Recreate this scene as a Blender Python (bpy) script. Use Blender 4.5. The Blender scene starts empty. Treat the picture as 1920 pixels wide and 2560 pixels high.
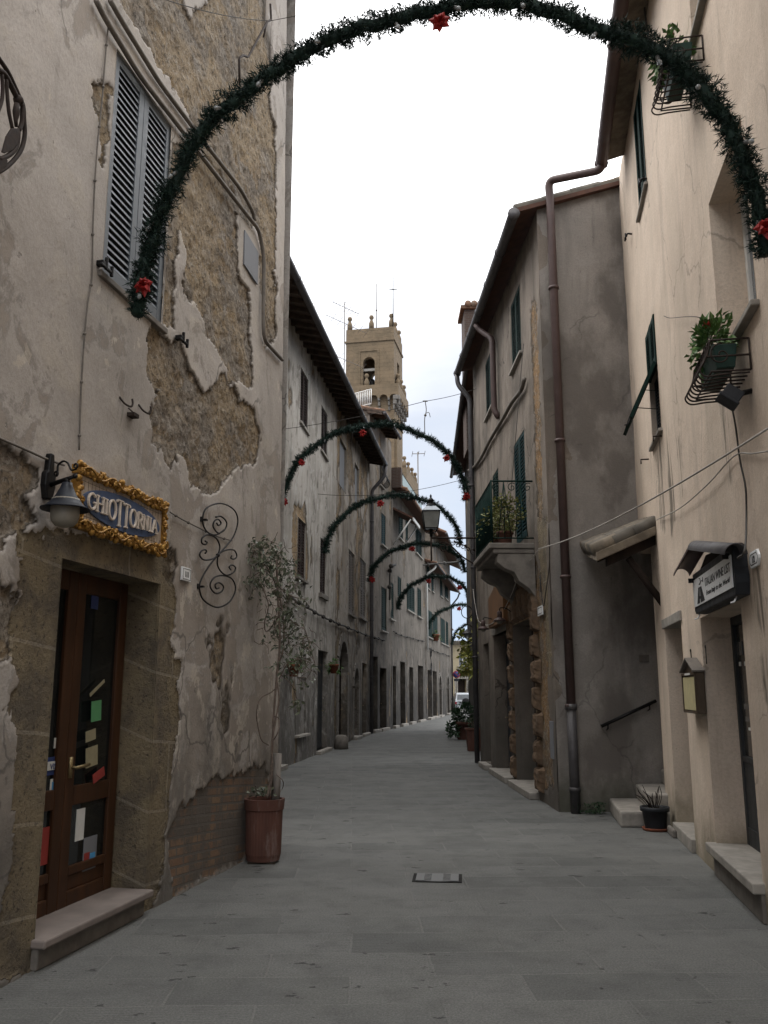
import bpy, bmesh, math, random
import numpy as np
from mathutils import Vector, Matrix
R = math.radians
SC = bpy.context.scene
COL = SC.collection
random.seed(7)
# ---------------------------------------------------------------- camera
F, PITCH, EYE = 2213.0, R(11.5), 1.6
cam_d = bpy.data.cameras.new('camera')
cam_d.sensor_fit = 'VERTICAL'; cam_d.sensor_height = 24.0; cam_d.lens = 24.0*F/2560
cam_d.clip_start = 0.05; cam_d.clip_end = 3000
cam = bpy.data.objects.new('camera', cam_d); COL.objects.link(cam)
cam.location = (0, 0, EYE); cam.rotation_euler = (R(90)+PITCH, 0, 0)
SC.camera = cam
# ---------------------------------------------------------------- light and exposure
SC.view_settings.view_transform = 'Standard'
SC.view_settings.look = 'None'
SC.view_settings.gamma = 1
SC.view_settings.exposure = 1.25
SC.cycles.max_bounces = 6
SC.cycles.diffuse_bounces = 4
SC.cycles.use_denoising = True
SUN_EL, SUN_AZ = R(58), R(-70)
sun_d = bpy.data.lights.new('sun', 'SUN'); sun_d.energy = 0.5; sun_d.angle = R(25); sun_d.color = (1, .96, .9)
sun = bpy.data.objects.new('sun', sun_d); COL.objects.link(sun)
sdir = Vector((math.sin(SUN_AZ)*math.cos(SUN_EL), math.cos(SUN_AZ)*math.cos(SUN_EL), math.sin(SUN_EL)))
sun.rotation_euler = sdir.to_track_quat('Z', 'Y').to_euler()
W = bpy.data.worlds.new('World'); SC.world = W; W.use_nodes = True
def build_world():
    nt = W.node_tree; N = nt.nodes; L = nt.links
    bg = N['Background']; bg.inputs[1].default_value = 0.12
    sky = N.new('ShaderNodeTexSky'); sky.sky_type = 'NISHITA'; sky.sun_disc = False
    sky.sun_elevation = SUN_EL; sky.sun_rotation = SUN_AZ
    tc = N.new('ShaderNodeTexCoord')
    sep = N.new('ShaderNodeSeparateXYZ'); L.new(tc.outputs['Generated'], sep.inputs[0])
    mp = N.new('ShaderNodeMapping'); mp.inputs['Scale'].default_value = (1, 1, 2.6)
    L.new(tc.outputs['Generated'], mp.inputs[0])
    no = N.new('ShaderNodeTexNoise'); no.inputs['Scale'].default_value = 3.2; no.inputs['Detail'].default_value = 6
    no.inputs['Roughness'].default_value = .55
    L.new(mp.outputs[0], no.inputs[0])
    ma = N.new('ShaderNodeMath'); ma.operation = 'MULTIPLY_ADD'; ma.inputs[1].default_value = .34
    L.new(no.outputs[0], ma.inputs[0]); L.new(sep.outputs['Z'], ma.inputs[2])
    rp = N.new('ShaderNodeValToRGB'); e = rp.color_ramp.elements
    e[0].position = .10; e[0].color = (.29, .36, .50, 1)
    e[1].position = .74; e[1].color = (1.5, 1.5, 1.5, 1)
    for p, c in ((.30, (.25, .30, .375, 1)), (.44, (.335, .355, .395, 1)), (.53, (.45, .46, .49, 1)), (.62, (.95, .96, .98, 1))):
        q = e.new(p); q.color = c
    L.new(ma.outputs[0], rp.inputs[0])
    sc = N.new('ShaderNodeVectorMath'); sc.operation = 'SCALE'; sc.inputs['Scale'].default_value = 1/.12
    L.new(rp.outputs[0], sc.inputs[0])
    mx = N.new('ShaderNodeMix'); mx.data_type = 'RGBA'; mx.inputs[0].default_value = .93
    L.new(sky.outputs[0], mx.inputs[6]); L.new(sc.outputs[0], mx.inputs[7])
    L.new(mx.outputs[2], bg.inputs[0])
build_world()

# ---------------------------------------------------------------- geometry helpers
CP, SP = math.cos(PITCH), math.sin(PITCH)
def ray(u, v):                                   # photograph pixel -> direction
    a = (u-960)/F; b = (1280-v)/F
    return Vector((a, CP-b*SP, SP+b*CP))
def at(u, v, Y):                                 # point seen at a pixel, at distance Y
    r = ray(u, v); t = Y/r.y
    return Vector((r.x*t, Y, EYE+r.z*t))
def ground_at(u, v, z=0.0):
    r = ray(u, v); t = (z-EYE)/r.z
    return Vector((r.x*t, r.y*t, z))
class Plane:                                     # an upright wall plane; o is the distance in front of it
    def __init__(s, p0, p1, side):
        s.p0 = Vector((p0[0], p0[1], 0)); d = Vector((p1[0]-p0[0], p1[1]-p0[1], 0)); s.len = d.length
        s.d = d.normalized(); s.n = Vector((s.d.y, -s.d.x, 0))*side
    def P(s, a, z, o=0.0):
        return s.p0+s.d*a+s.n*o+Vector((0, 0, z))
    def sz(s, u, v, o=0.0):
        r = ray(u, v); c = Vector((0, 0, EYE)); p = s.p0+s.n*o
        t = (p-c).dot(s.n)/r.dot(s.n); q = c+r*t
        return ((q-s.p0).dot(s.d), q.z)
    def hit(s, u, v, o=0.0):
        a, z = s.sz(u, v, o); return s.P(a, z, o)
    def rect(s, l, r, tl, tr, bl, br, o=0.0):    # left/right pixel columns, four pixel rows -> s0,s1,z0,z1
        A, B, C, D = s.sz(l, tl, o), s.sz(r, tr, o), s.sz(l, bl, o), s.sz(r, br, o)
        a0, a1 = (A[0]+C[0])/2, (B[0]+D[0])/2
        if a0 > a1: a0, a1 = a1, a0
        return a0, a1, (C[1]+D[1])/2, (A[1]+B[1])/2
def rect4(pl, TL, TR, BL, BR, o=0.0):              # four pixel corners -> s0,s1,z0,z1
    A, B, C, D = (pl.sz(*q, o) for q in (TL, TR, BL, BR))
    a0, a1 = (A[0]+C[0])/2, (B[0]+D[0])/2
    return min(a0, a1), max(a0, a1), (C[1]+D[1])/2, (A[1]+B[1])/2
def base_of(o):
    v = Vector((0, 0, 0))
    while o is not None:
        v = v+o.location; o = o.parent
    return v
def tag(o, label=None, cat=None, group=None, kind=None):
    if label: o['label'] = label
    if cat: o['category'] = cat
    if group: o['group'] = group
    if kind: o['kind'] = kind
    return o
def thing(name, label, cat, loc, group=None):
    o = bpy.data.objects.new(name, None); COL.objects.link(o); o.empty_display_size = .2
    o.location = loc
    return tag(o, label, cat, group)
def copy_tree(o, parent=None):
    c = o.copy(); COL.objects.link(c); c.parent = parent
    for ch in list(o.children): copy_tree(ch, c)
    return c
UP = Vector((0, 0, 1))
class MB:
    def __init__(s): s.v = []; s.f = []; s.sm = []
    def add(s, vs, fs, smooth=False):
        b = len(s.v); s.v += [Vector(q) for q in vs]
        for q in fs: s.f.append(tuple(i+b for i in q)); s.sm.append(smooth)
        return s
    def quad(s, a, b, c, d): return s.add([a, b, c, d], [(0, 1, 2, 3)])
    def hexa(s, q, smooth=False):                # 8 corners: bottom 0-3, top 4-7
        return s.add(q, [(0, 3, 2, 1), (4, 5, 6, 7), (0, 1, 5, 4), (1, 2, 6, 5), (2, 3, 7, 6), (3, 0, 4, 7)], smooth)
    def box(s, c, d, ax=None):
        c = Vector(c); X, Y, Z = ax if ax else (Vector((1, 0, 0)), Vector((0, 1, 0)), UP)
        X, Y, Z = X*d[0]/2, Y*d[1]/2, Z*d[2]/2
        return s.hexa([c-X-Y-Z, c+X-Y-Z, c+X+Y-Z, c-X+Y-Z, c-X-Y+Z, c+X-Y+Z, c+X+Y+Z, c-X+Y+Z])
    def bx(s, pl, s0, s1, z0, z1, o0, o1):
        return s.hexa([pl.P(s0, z0, o0), pl.P(s1, z0, o0), pl.P(s1, z0, o1), pl.P(s0, z0, o1),
                       pl.P(s0, z1, o0), pl.P(s1, z1, o0), pl.P(s1, z1, o1), pl.P(s0, z1, o1)])
    def prism(s, pts, vec):                      # planar outline pushed along vec
        n = len(pts); vec = Vector(vec); pts = [Vector(p) for p in pts]
        return s.add(pts+[p+vec for p in pts], [tuple(range(n))[::-1], tuple(range(n, 2*n))] +
                     [(i, (i+1) % n, n+(i+1) % n, n+i) for i in range(n)])
    def tube(s, path, r, n=8, caps=True, closed=False, smooth=True):
        path = [Vector(p) for p in path]; m = len(path)
        rs = r if isinstance(r, (list, tuple)) else [r]*m
        T = []
        for i in range(m):
            a = path[(i-1) % m] if (closed or i > 0) else path[i]; b = path[(i+1) % m] if (closed or i < m-1) else path[i]
            t = (b-a); T.append(t.normalized() if t.length > 1e-9 else UP.copy())
        ref = UP if abs(T[0].z) < .9 else Vector((1, 0, 0))
        u = T[0].cross(ref).normalized(); vs = []
        for i in range(m):
            u = (u-T[i]*u.dot(T[i]))
            u = u.normalized() if u.length > 1e-6 else T[i].orthogonal().normalized()
            w = T[i].cross(u)
            for k in range(n):
                a = 2*math.pi*k/n
                vs.append(path[i]+(u*math.cos(a)+w*math.sin(a))*rs[i])
        fs = []
        for i in range(m if closed else m-1):
            j = (i+1) % m
            for k in range(n): fs.append((i*n+k, i*n+(k+1) % n, j*n+(k+1) % n, j*n+k))
        if caps and not closed: fs += [tuple(range(n))[::-1], tuple((m-1)*n+k for k in range(n))]
        return s.add(vs, fs, smooth)
    def ribbon(s, path, nrm, w, th):             # flat bar following a path, width across, thickness along nrm
        path = [Vector(p) for p in path]; m = len(path); vs = []; nrm = Vector(nrm).normalized()
        for i in range(m):
            t = (path[min(i+1, m-1)]-path[max(i-1, 0)]).normalized(); b = t.cross(nrm).normalized()*w/2; q = nrm*th/2
            ww = path[i]
            vs += [ww-b-q, ww+b-q, ww+b+q, ww-b+q]
        fs = [(0, 3, 2, 1), (4*m-4, 4*m-3, 4*m-2, 4*m-1)]
        for i in range(m-1):
            for k in range(4): fs.append((4*i+k, 4*i+(k+1) % 4, 4*i+4+(k+1) % 4, 4*i+4+k))
        return s.add(vs, fs)
    def lathe(s, prof, c, n=20, axis=None, smooth=True, caps=True):
        c = Vector(c); Z = Vector(axis).normalized() if axis else UP; X = Z.orthogonal().normalized(); Y = Z.cross(X)
        vs = []; m = len(prof)
        for r, z in prof:
            for k in range(n):
                a = 2*math.pi*k/n; vs.append(c+Z*z+(X*math.cos(a)+Y*math.sin(a))*r)
        fs = []
        for i in range(m-1):
            for k in range(n): fs.append((i*n+k, i*n+(k+1) % n, (i+1)*n+(k+1) % n, (i+1)*n+k))
        if caps:
            if prof[0][0] > 1e-4: fs.append(tuple(range(n))[::-1])
            if prof[-1][0] > 1e-4: fs.append(tuple((m-1)*n+k for k in range(n)))
        return s.add(vs, fs, smooth)
    def ball(s, c, r, n=10, sq=(1, 1, 1)):
        c = Vector(c); vs = []; fs = []; m = n//2+1
        for i in range(m+1):
            th = math.pi*i/m
            for k in range(n):
                a = 2*math.pi*k/n
                vs.append(c+Vector((r*sq[0]*math.sin(th)*math.cos(a), r*sq[1]*math.sin(th)*math.sin(a), r*sq[2]*math.cos(th))))
        for i in range(m):
            for k in range(n): fs.append((i*n+k, (i+1)*n+k, (i+1)*n+(k+1) % n, i*n+(k+1) % n))
        return s.add(vs, fs, True)
    def build(s, name, mat, parent=None, bev=0, origin=None, seg=2, local=False):
        if parent is not None: o0 = Vector((0, 0, 0)) if local else base_of(parent)
        elif origin is not None: o0 = Vector(origin)
        else:
            n = len(s.v); o0 = Vector((sum(q.x for q in s.v)/n, sum(q.y for q in s.v)/n, min(q.z for q in s.v)))
        me = bpy.data.meshes.new(name)
        me.from_pydata([tuple(q-o0) for q in s.v], [], s.f)
        me.polygons.foreach_set('use_smooth', s.sm)
        me.update()
        ob = bpy.data.objects.new(name, me); COL.objects.link(ob)
        me.materials.append(mat)
        if parent is not None: ob.parent = parent
        else: ob.location = o0
        if bev:
            md = ob.modifiers.new('bevel', 'BEVEL'); md.width = bev; md.segments = seg; md.limit_method = 'ANGLE'; md.angle_limit = R(40)
            md.harden_normals = False
        return ob
def spiral(c, X, Y, r0, r1, a0, a1, n=40):       # points of a spiral in the plane X,Y
    out = []
    for i in range(n+1):
        t = i/n; r = r0+(r1-r0)*t; a = a0+(a1-a0)*t
        out.append(c+X*(r*math.cos(a))+Y*(r*math.sin(a)))
    return out
def smooth_path(pts, n=8):                       # Catmull-Rom through points
    pts = [Vector(p) for p in pts]; P = [pts[0]*2-pts[1]]+pts+[pts[-1]*2-pts[-2]]; out = []
    for i in range(1, len(P)-2):
        a, b, c, d = P[i-1:i+3]
        for k in range(n):
            t = k/n
            out.append(.5*((2*b)+(c-a)*t+(2*a-5*b+4*c-d)*t*t+(3*b-a-3*c+d)*t**3))
    return out+[pts[-1]]
def sag(a, b, drop, n=20):
    a, b = Vector(a), Vector(b)
    return [a.lerp(b, i/n)-Vector((0, 0, drop*4*(i/n)*(1-i/n))) for i in range(n+1)]
def text_mesh(body, size, c, X, Y, name, mat, parent, depth=.002, align='CENTER', sx=1.0, shear=0.0, bold=0.0):
    cu = bpy.data.curves.new('lettering', 'FONT'); cu.body = body; cu.size = size; cu.extrude = depth
    cu.align_x = align; cu.align_y = 'CENTER'; cu.shear = shear; cu.offset = bold; cu.resolution_u = 3
    tmp = bpy.data.objects.new('lettering', cu); COL.objects.link(tmp)
    dg = bpy.context.evaluated_depsgraph_get(); me = bpy.data.meshes.new_from_object(tmp.evaluated_get(dg))
    bpy.data.objects.remove(tmp); bpy.data.curves.remove(cu)
    X = Vector(X).normalized(); Y = Vector(Y).normalized(); Z = X.cross(Y); b = base_of(parent)
    for q in me.vertices:
        p = q.co; q.co = Vector(c)+X*p.x*sx+Y*p.y+Z*p.z-b
    me.update(); me.materials.clear(); me.materials.append(mat)
    ob = bpy.data.objects.new(name, me); COL.objects.link(ob); ob.parent = parent
    return ob
# ---------------------------------------------------------------- numeric noise
def _h(ix, iy, sd):
    n = (ix*374761393+iy*668265263+sd*974634533) & 0x7fffffff
    n = ((n ^ (n >> 13))*1274126177) & 0x7fffffff
    return ((n ^ (n >> 16)) & 0xffff)/65535.0
def vnoise(x, y, sd=0):
    ix = np.floor(x).astype(np.int64); iy = np.floor(y).astype(np.int64); fx = x-ix; fy = y-iy
    fx = fx*fx*(3-2*fx); fy = fy*fy*(3-2*fy)
    a = _h(ix, iy, sd); b = _h(ix+1, iy, sd); c = _h(ix, iy+1, sd); d = _h(ix+1, iy+1, sd)
    return (a*(1-fx)+b*fx)*(1-fy)+(c*(1-fx)+d*fx)*fy
def fbm(x, y, oc=4, sd=0, g=.5):
    t = 0; a = 1; m = 0
    for i in range(oc):
        t = t+a*vnoise(x*2**i, y*2**i, sd+i*17); m += a; a *= g
    return t/m
def poly_sd(x, y, poly):                         # signed distance, positive inside
    inside = np.zeros(x.shape, bool); dd = np.full(x.shape, 1e9); n = len(poly)
    for i in range(n):
        x0, y0 = poly[i]; x1, y1 = poly[(i+1) % n]
        if y0 != y1:
            c = ((y0 > y) != (y1 > y)) & (x < (x1-x0)*(y-y0)/(y1-y0)+x0); inside ^= c
        ex, ey = x1-x0, y1-y0; L = ex*ex+ey*ey+1e-12
        t = np.clip(((x-x0)*ex+(y-y0)*ey)/L, 0, 1)
        dd = np.minimum(dd, np.hypot(x-x0-t*ex, y-y0-t*ey))
    return np.where(inside, dd, -dd)
def lines(a0, a1, fine, coarse, lo, hi, extra):
    v = []
    x = a0
    while x < a1-1e-6:
        v.append(x)
        x += fine if lo <= x < hi else coarse
        if v[-1] < lo < x: x = lo
    v.append(a1)
    v = np.array(v)
    for e in extra:
        if a0+1e-4 < e < a1-1e-4:
            i = int(np.argmin(abs(v-e)))
            if abs(v[i]-e) < .35*(fine if lo <= e <= hi else coarse) and 0 < i < len(v)-1: v[i] = e
            else: v = np.sort(np.append(v, e))
    return v
def wall(name, pl, s0, s1, z0, z1, mat, parent, holes=(), polys=None, step=.04, coarse=.4, fs=None, fz=None,
         rough=.012, warp=None, top=None, depth=.18, ragged=.05, peel_d=.022, stone_r=.02, extra_peel=None, solid=None):
    """front of a wall: holes (s0,s1,z0,z1[,depth]) are cut out and get reveals; polys = {attr: [outlines in pixels]}"""
    fs = fs or (s0, s1); fz = fz or (z0, z1)
    S = lines(s0, s1, step, coarse, fs[0], fs[1], [h[i] for h in holes for i in (0, 1)])
    Z = lines(z0, z1, step, coarse, fz[0], fz[1], [h[i] for h in holes for i in (2, 3)])
    ns, nz = len(S), len(Z)
    gs, gz = np.meshgrid(S, Z); X = gs.ravel(); Y = gz.ravel()
    attr = {}
    nx = X+(fbm(X*6, Y*6, 6, 3, .68)-.5)*ragged*3.6; ny = Y+(fbm(X*6+40, Y*6, 6, 9, .68)-.5)*ragged*3.6
    for k, pp in (polys or {}).items():
        v = np.full(X.shape, -.5)
        for p in pp:
            q = [pl.sz(*c) for c in p] if not isinstance(p, tuple) else list(p)
            qa = np.array(q)
            m = (X > qa[:, 0].min()-.3) & (X < qa[:, 0].max()+.3) & (Y > qa[:, 1].min()-.3) & (Y < qa[:, 1].max()+.3)
            if m.any(): v[m] = np.maximum(v[m], poly_sd(nx[m], ny[m], q))
        attr[k] = np.clip(v/(.16 if k == 'stain' else .016)+(.2 if k == 'stain' else .5), 0, 1)
    if extra_peel is not None:
        e = np.clip(extra_peel(X, Y), 0, 1); attr['peel'] = np.maximum(attr.get('peel', 0), e)
    d = (fbm(X*1.1, Y*1.1, 3, 5)-.5)*rough*2+(fbm(X*5, Y*5, 3, 8)-.5)*rough*.5
    for k, a in attr.items():
        if k in ('peel', 'tuff', 'brick'): d = d-a*peel_d*(1 if k == 'peel' else .6)
        if k == 'peel': d = d+a*(fbm(X*6, Y*6, 4, 21, .65)-.5)*stone_r*2
    edge = np.ones(X.shape)
    for h in holes:
        e = np.maximum(np.maximum(h[0]-X, X-h[1]), np.maximum(h[2]-Y, Y-h[3]))
        edge = np.minimum(edge, np.clip(e/.08, 0, 1))
    d = d*(.25+.75*edge)
    if warp: X2, Y2 = warp(X, Y)
    else: X2, Y2 = X, Y
    if top is not None: Y2 = np.minimum(Y2, top(X2))
    b = base_of(parent)
    px = pl.p0.x+pl.d.x*X2+pl.n.x*d-b.x; py = pl.p0.y+pl.d.y*X2+pl.n.y*d-b.y; pz = Y2-b.z
    V = list(zip(px.tolist(), py.tolist(), pz.tolist()))
    cs = (S[:-1]+S[1:])/2; cz = (Z[:-1]+Z[1:])/2
    keep = np.ones((nz-1, ns-1), bool)
    for h in holes:
        keep &= ~(((cs[None, :] > h[0]) & (cs[None, :] < h[1])) & ((cz[:, None] > h[2]) & (cz[:, None] < h[3])))
    jj, ii = np.nonzero(keep); a = jj*ns+ii
    Fc = np.stack([a, a+1, a+1+ns, a+ns], 1) if pl.n.dot(pl.d.cross(UP)) > 0 else np.stack([a, a+ns, a+1+ns, a+1], 1)
    Fc = [tuple(q) for q in Fc.tolist()]; nfront = len(Fc)
    rev = []
    def addq(*q):
        k = len(V)
        for c in q: V.append(tuple(c-b))
        Fc.append((k, k+1, k+2, k+3))
    for h in holes:
        D = h[4] if len(h) > 4 else depth
        q = [pl.P(h[0], h[2]), pl.P(h[1], h[2]), pl.P(h[1], h[3]), pl.P(h[0], h[3])]
        w = [c-pl.n*D for c in q]
        if len(h) > 5: rev.append((len(V), len(V)+16, h[5]))
        for i in range(4):
            j = (i+1) % 4; addq(q[i]+pl.n*.004, q[j]+pl.n*.004, w[j], w[i])
    if solid:                                    # depth of the building body behind: sides, back, top
        tz = (lambda s: float(top(np.array([s]))[0])) if top is not None else (lambda s: z1)
        a, c = pl.P(s0, z0), pl.P(s1, z0); a2, c2 = a-pl.n*solid, c-pl.n*solid
        h0, h1 = UP*(tz(s0)-z0), UP*(tz(s1)-z0)
        addq(a, a2, a2+h0, a+h0); addq(c, c2, c2+h1, c+h1); addq(a2, c2, c2+h1, a2+h0); addq(a+h0, c+h1, c2+h1, a2+h0)
    me = bpy.data.meshes.new(name); me.from_pydata(V, [], Fc)
    sm = [True]*nfront+[False]*(len(Fc)-nfront); me.polygons.foreach_set('use_smooth', sm)
    for k in ('peel', 'tuff', 'brick', 'stain'):
        at_ = me.attributes.new(k, 'FLOAT', 'POINT')
        vals = np.zeros(len(V), np.float32)
        if k in attr: vals[:len(X)] = attr[k]
        for a_, b_, kk_ in rev:
            if kk_ == k: vals[a_:b_] = 1
        at_.data.foreach_set('value', vals)
    me.materials.append(mat); me.update()
    ob = bpy.data.objects.new(name, me); COL.objects.link(ob); ob.parent = parent
    return ob
# ---------------------------------------------------------------- materials
class NT:
    def __init__(s, name):
        s.m = bpy.data.materials.new(name); s.m.use_nodes = True; s.t = s.m.node_tree; s.N = s.t.nodes; s.L = s.t.links
        s.b = s.N['Principled BSDF']; s.geo = s.N.new('ShaderNodeNewGeometry'); s.pos = s.geo.outputs['Position']
        s.b.inputs['Specular IOR Level'].default_value = .3
    def inp(s, sock, v):
        if isinstance(v, bpy.types.NodeSocket): s.L.new(v, sock)
        else:
            if isinstance(v, (tuple, list)) and len(v) == 3 and sock.type == 'RGBA': v = (*v, 1)
            sock.default_value = v
    def mapped(s, scale=(1, 1, 1), rot=(0, 0, 0), loc=(0, 0, 0), v=None):
        n = s.N.new('ShaderNodeMapping'); s.L.new(v or s.pos, n.inputs[0])
        n.inputs['Scale'].default_value = scale; n.inputs['Rotation'].default_value = rot; n.inputs['Location'].default_value = loc
        return n.outputs[0]
    def noise(s, scale, detail=4, rough=.55, v=None, dist=0):
        n = s.N.new('ShaderNodeTexNoise'); n.inputs['Scale'].default_value = scale; n.inputs['Detail'].default_value = detail
        n.inputs['Roughness'].default_value = rough; n.inputs['Distortion'].default_value = dist
        s.L.new(v or s.pos, n.inputs[0]); return n.outputs[0]
    def vor(s, scale, v=None, feat='F1', out='Distance', rnd=1):
        n = s.N.new('ShaderNodeTexVoronoi'); n.feature = feat; n.inputs['Scale'].default_value = scale; n.inputs['Randomness'].default_value = rnd
        s.L.new(v or s.pos, n.inputs[0]); return n.outputs[out]
    def mr(s, x, a, b, c=0.0, d=1.0, smooth=True):
        n = s.N.new('ShaderNodeMapRange'); n.interpolation_type = 'SMOOTHSTEP' if smooth else 'LINEAR'
        s.inp(n.inputs[0], x)
        for i, q in enumerate((a, b, c, d)): n.inputs[i+1].default_value = q
        return n.outputs[0]
    def math(s, op, a, b=0.0, c=0.0):
        n = s.N.new('ShaderNodeMath'); n.operation = op
        for i, q in enumerate((a, b, c)): s.inp(n.inputs[i], q)
        return n.outputs[0]
    def mix(s, f, a, b, mode='MIX'):
        n = s.N.new('ShaderNodeMix'); n.data_type = 'RGBA'; n.blend_type = mode; n.clamp_factor = True
        s.inp(n.inputs[0], f); s.inp(n.inputs[6], a); s.inp(n.inputs[7], b); return n.outputs[2]
    def attr(s, name):
        n = s.N.new('ShaderNodeAttribute'); n.attribute_name = name; return n.outputs['Fac']
    def sep(s, v=None):
        n = s.N.new('ShaderNodeSeparateXYZ'); s.L.new(v or s.pos, n.inputs[0]); return n.outputs
    def comb(s, x, y, z=0.0):
        n = s.N.new('ShaderNodeCombineXYZ'); s.inp(n.inputs[0], x); s.inp(n.inputs[1], y); s.inp(n.inputs[2], z); return n.outputs[0]
    def brick(s, v, w, h, mortar=.01, c1=(.8, .8, .8), c2=(.2, .2, .2), cm=(0, 0, 0), off=.5, smooth=.1):
        n = s.N.new('ShaderNodeTexBrick'); s.L.new(v, n.inputs[0]); n.offset = off
        n.inputs['Scale'].default_value = 1; n.inputs['Brick Width'].default_value = w; n.inputs['Row Height'].default_value = h
        n.inputs['Mortar Size'].default_value = mortar; n.inputs['Mortar Smooth'].default_value = smooth
        for k, c in (('Color1', c1), ('Color2', c2), ('Mortar', cm)): n.inputs[k].default_value = (*c, 1)
        return n.outputs
    def bump(s, h, strength=.5, dist=.01, n0=None):
        n = s.N.new('ShaderNodeBump'); n.inputs['Strength'].default_value = strength; n.inputs['Distance'].default_value = dist
        s.inp(n.inputs['Height'], h)
        if n0 is not None: s.L.new(n0, n.inputs['Normal'])
        return n.outputs[0]
    def done(s, col, rough=.9, nrm=None, metal=0.0):
        s.inp(s.b.inputs['Base Color'], col); s.inp(s.b.inputs['Roughness'], rough); s.inp(s.b.inputs['Metallic'], metal)
        if nrm is not None: s.L.new(nrm, s.b.inputs['Normal'])
        return s.m
def plaster(name, c1, c2, c3, stone1=(.27, .20, .125), stone2=(.13, .098, .07), streak=.35, grime_shade=(.10, .092, .08), grime_shade_h=1.0,
            stain=(.07, .06, .045), patch=.5, scale=1.0, tuff=True, blot=0.0, blotc=(.12, .105, .09), cracks=.7, coat=0.0, coatc=(.25, .215, .18)):
    t = NT(name)
    big = t.noise(.55*scale, 5, .6); mid = t.noise(2.3*scale, 6, .65, dist=.4); fine = t.noise(42, 6, .78)
    vert = t.noise(2.6*scale, 5, .62, v=t.mapped((1, 1, .13))); vfine = t.noise(11, 4, .6, v=t.mapped((1, 1, .09)))
    col = t.mix(t.mr(big, .36, .64), c1, c2)
    col = t.mix(t.math('MULTIPLY', t.mr(mid, .5, .66), patch), col, c3)
    col = t.mix(t.math('MULTIPLY', t.mr(vert, .5, .74), streak), col, tuple(x*.48 for x in c2))
    col = t.mix(t.math('MULTIPLY', t.mr(vfine, .56, .8), streak*.8), col, tuple(x*.4 for x in c2))
    col = t.mix(t.math('MULTIPLY', t.mr(fine, .4, .68), .4), col, tuple(x*.62 for x in c2))
    if blot:
        col = t.mix(t.math('MULTIPLY', t.mr(t.noise(1.15, 5, .62, v=t.mapped((1, 1, .55), loc=(3, 7, 1))), .47, .62), blot), col, blotc)
    if coat:                                     # top coat flaked off in sharp edged patches
        z = t.sep()[2]; cn = t.noise(1.9, 9, .68, v=t.mapped((1, 1, .8), loc=(4, 1, 9)), dist=.5); lift = t.mr(z, 5.0, .6, -.02, .10, smooth=False)
        cv = t.math('ADD', cn, lift)
        fm = t.mr(cv, .575, .59); col = t.mix(t.math('MULTIPLY', fm, coat), col, coatc)
        fm2 = t.mr(t.math('ADD', t.noise(3.4, 9, .7, v=t.mapped((1, 1, .7), loc=(1, 6, 2))), lift), .64, .652); col = t.mix(t.math('MULTIPLY', fm2, coat), col, tuple(x*1.12 for x in c3))
        edge_ = t.math('MULTIPLY', t.mr(cv, .545, .572), t.math('SUBTRACT', 1.0, t.mr(cv, .575, .605))); col = t.mix(t.math('MULTIPLY', edge_, .5*coat), col, tuple(x*.4 for x in c2))
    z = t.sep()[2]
    low = t.mr(t.math('ADD', z, t.math('MULTIPLY', t.math('SUBTRACT', t.noise(1.6, 5, .65, v=t.mapped((1, 1, .7))), .5), grime_shade_h*2.2)), grime_shade_h, 0.0)
    col = t.mix(t.math('MULTIPLY', low, .82), col, grime_shade)  # lower wall darkened: grime plus the street's light fall-off painted into the colour
    if cracks:
        dv = t.N.new('ShaderNodeVectorMath'); dv.operation = 'MULTIPLY_ADD'; cz = t.N.new('ShaderNodeTexNoise'); cz.inputs['Scale'].default_value = 2.2; cz.inputs['Detail'].default_value = 6; t.L.new(t.pos, cz.inputs[0]); t.L.new(cz.outputs['Color'], dv.inputs[0]); dv.inputs[1].default_value = (.5, .5, .5); t.L.new(t.mapped((1, 1, .7)), dv.inputs[2])
        ck = t.math('MULTIPLY', t.mr(t.vor(.75, v=dv.outputs[0], feat='DISTANCE_TO_EDGE'), .011, .002), t.mr(t.noise(.6, 3, .5, v=t.mapped((1, 1, 1), loc=(8, 3, 5))), .5, .56))
        col = t.mix(t.math('MULTIPLY', ck, cracks), col, tuple(x*.25 for x in c2))
    # small pits and chips
    chip = t.mr(t.noise(9, 5, .7), .665, .70)
    col = t.mix(t.math('MULTIPLY', chip, .5), col, tuple(x*.5 for x in c2))
    st = t.attr('stain')
    col = t.mix(t.math('MULTIPLY', t.math('MULTIPLY', t.mr(st, .05, .6), .8), t.mr(vfine, .38, .6)), col, stain)
    h = t.math('ADD', t.math('MULTIPLY', mid, 1.4), t.math('MULTIPLY', fine, .35))
    h = t.math('SUBTRACT', h, t.math('MULTIPLY', chip, .5))
    if tuff:
        pe = t.attr('peel'); ba = t.attr('brick'); tu = t.attr('tuff')
        sn = t.noise(5.5, 7, .72, dist=.6); sf = t.noise(26, 5, .75); sb = t.noise(1.3, 3, .5)
        dvec = t.N.new('ShaderNodeVectorMath'); dvec.operation = 'MULTIPLY_ADD'; cnz = t.N.new('ShaderNodeTexNoise'); cnz.inputs['Scale'].default_value = 4; t.L.new(t.pos, cnz.inputs[0]); t.L.new(cnz.outputs['Color'], dvec.inputs[0]); dvec.inputs[1].default_value = (.16, .16, .16); t.L.new(t.mapped((1, 1, 1.5)), dvec.inputs[2])
        ve = t.vor(5.5, v=dvec.outputs[0], feat='DISTANCE_TO_EDGE'); vcol = t.vor(5.5, v=dvec.outputs[0], out='Color')
        sc = t.mix(t.mr(sn, .38, .62), stone1, stone2)
        sc = t.mix(t.math('MULTIPLY', t.mr(t.sep(vcol)[0], .45, .8), .55), sc, (.25, .175, .092))
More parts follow.
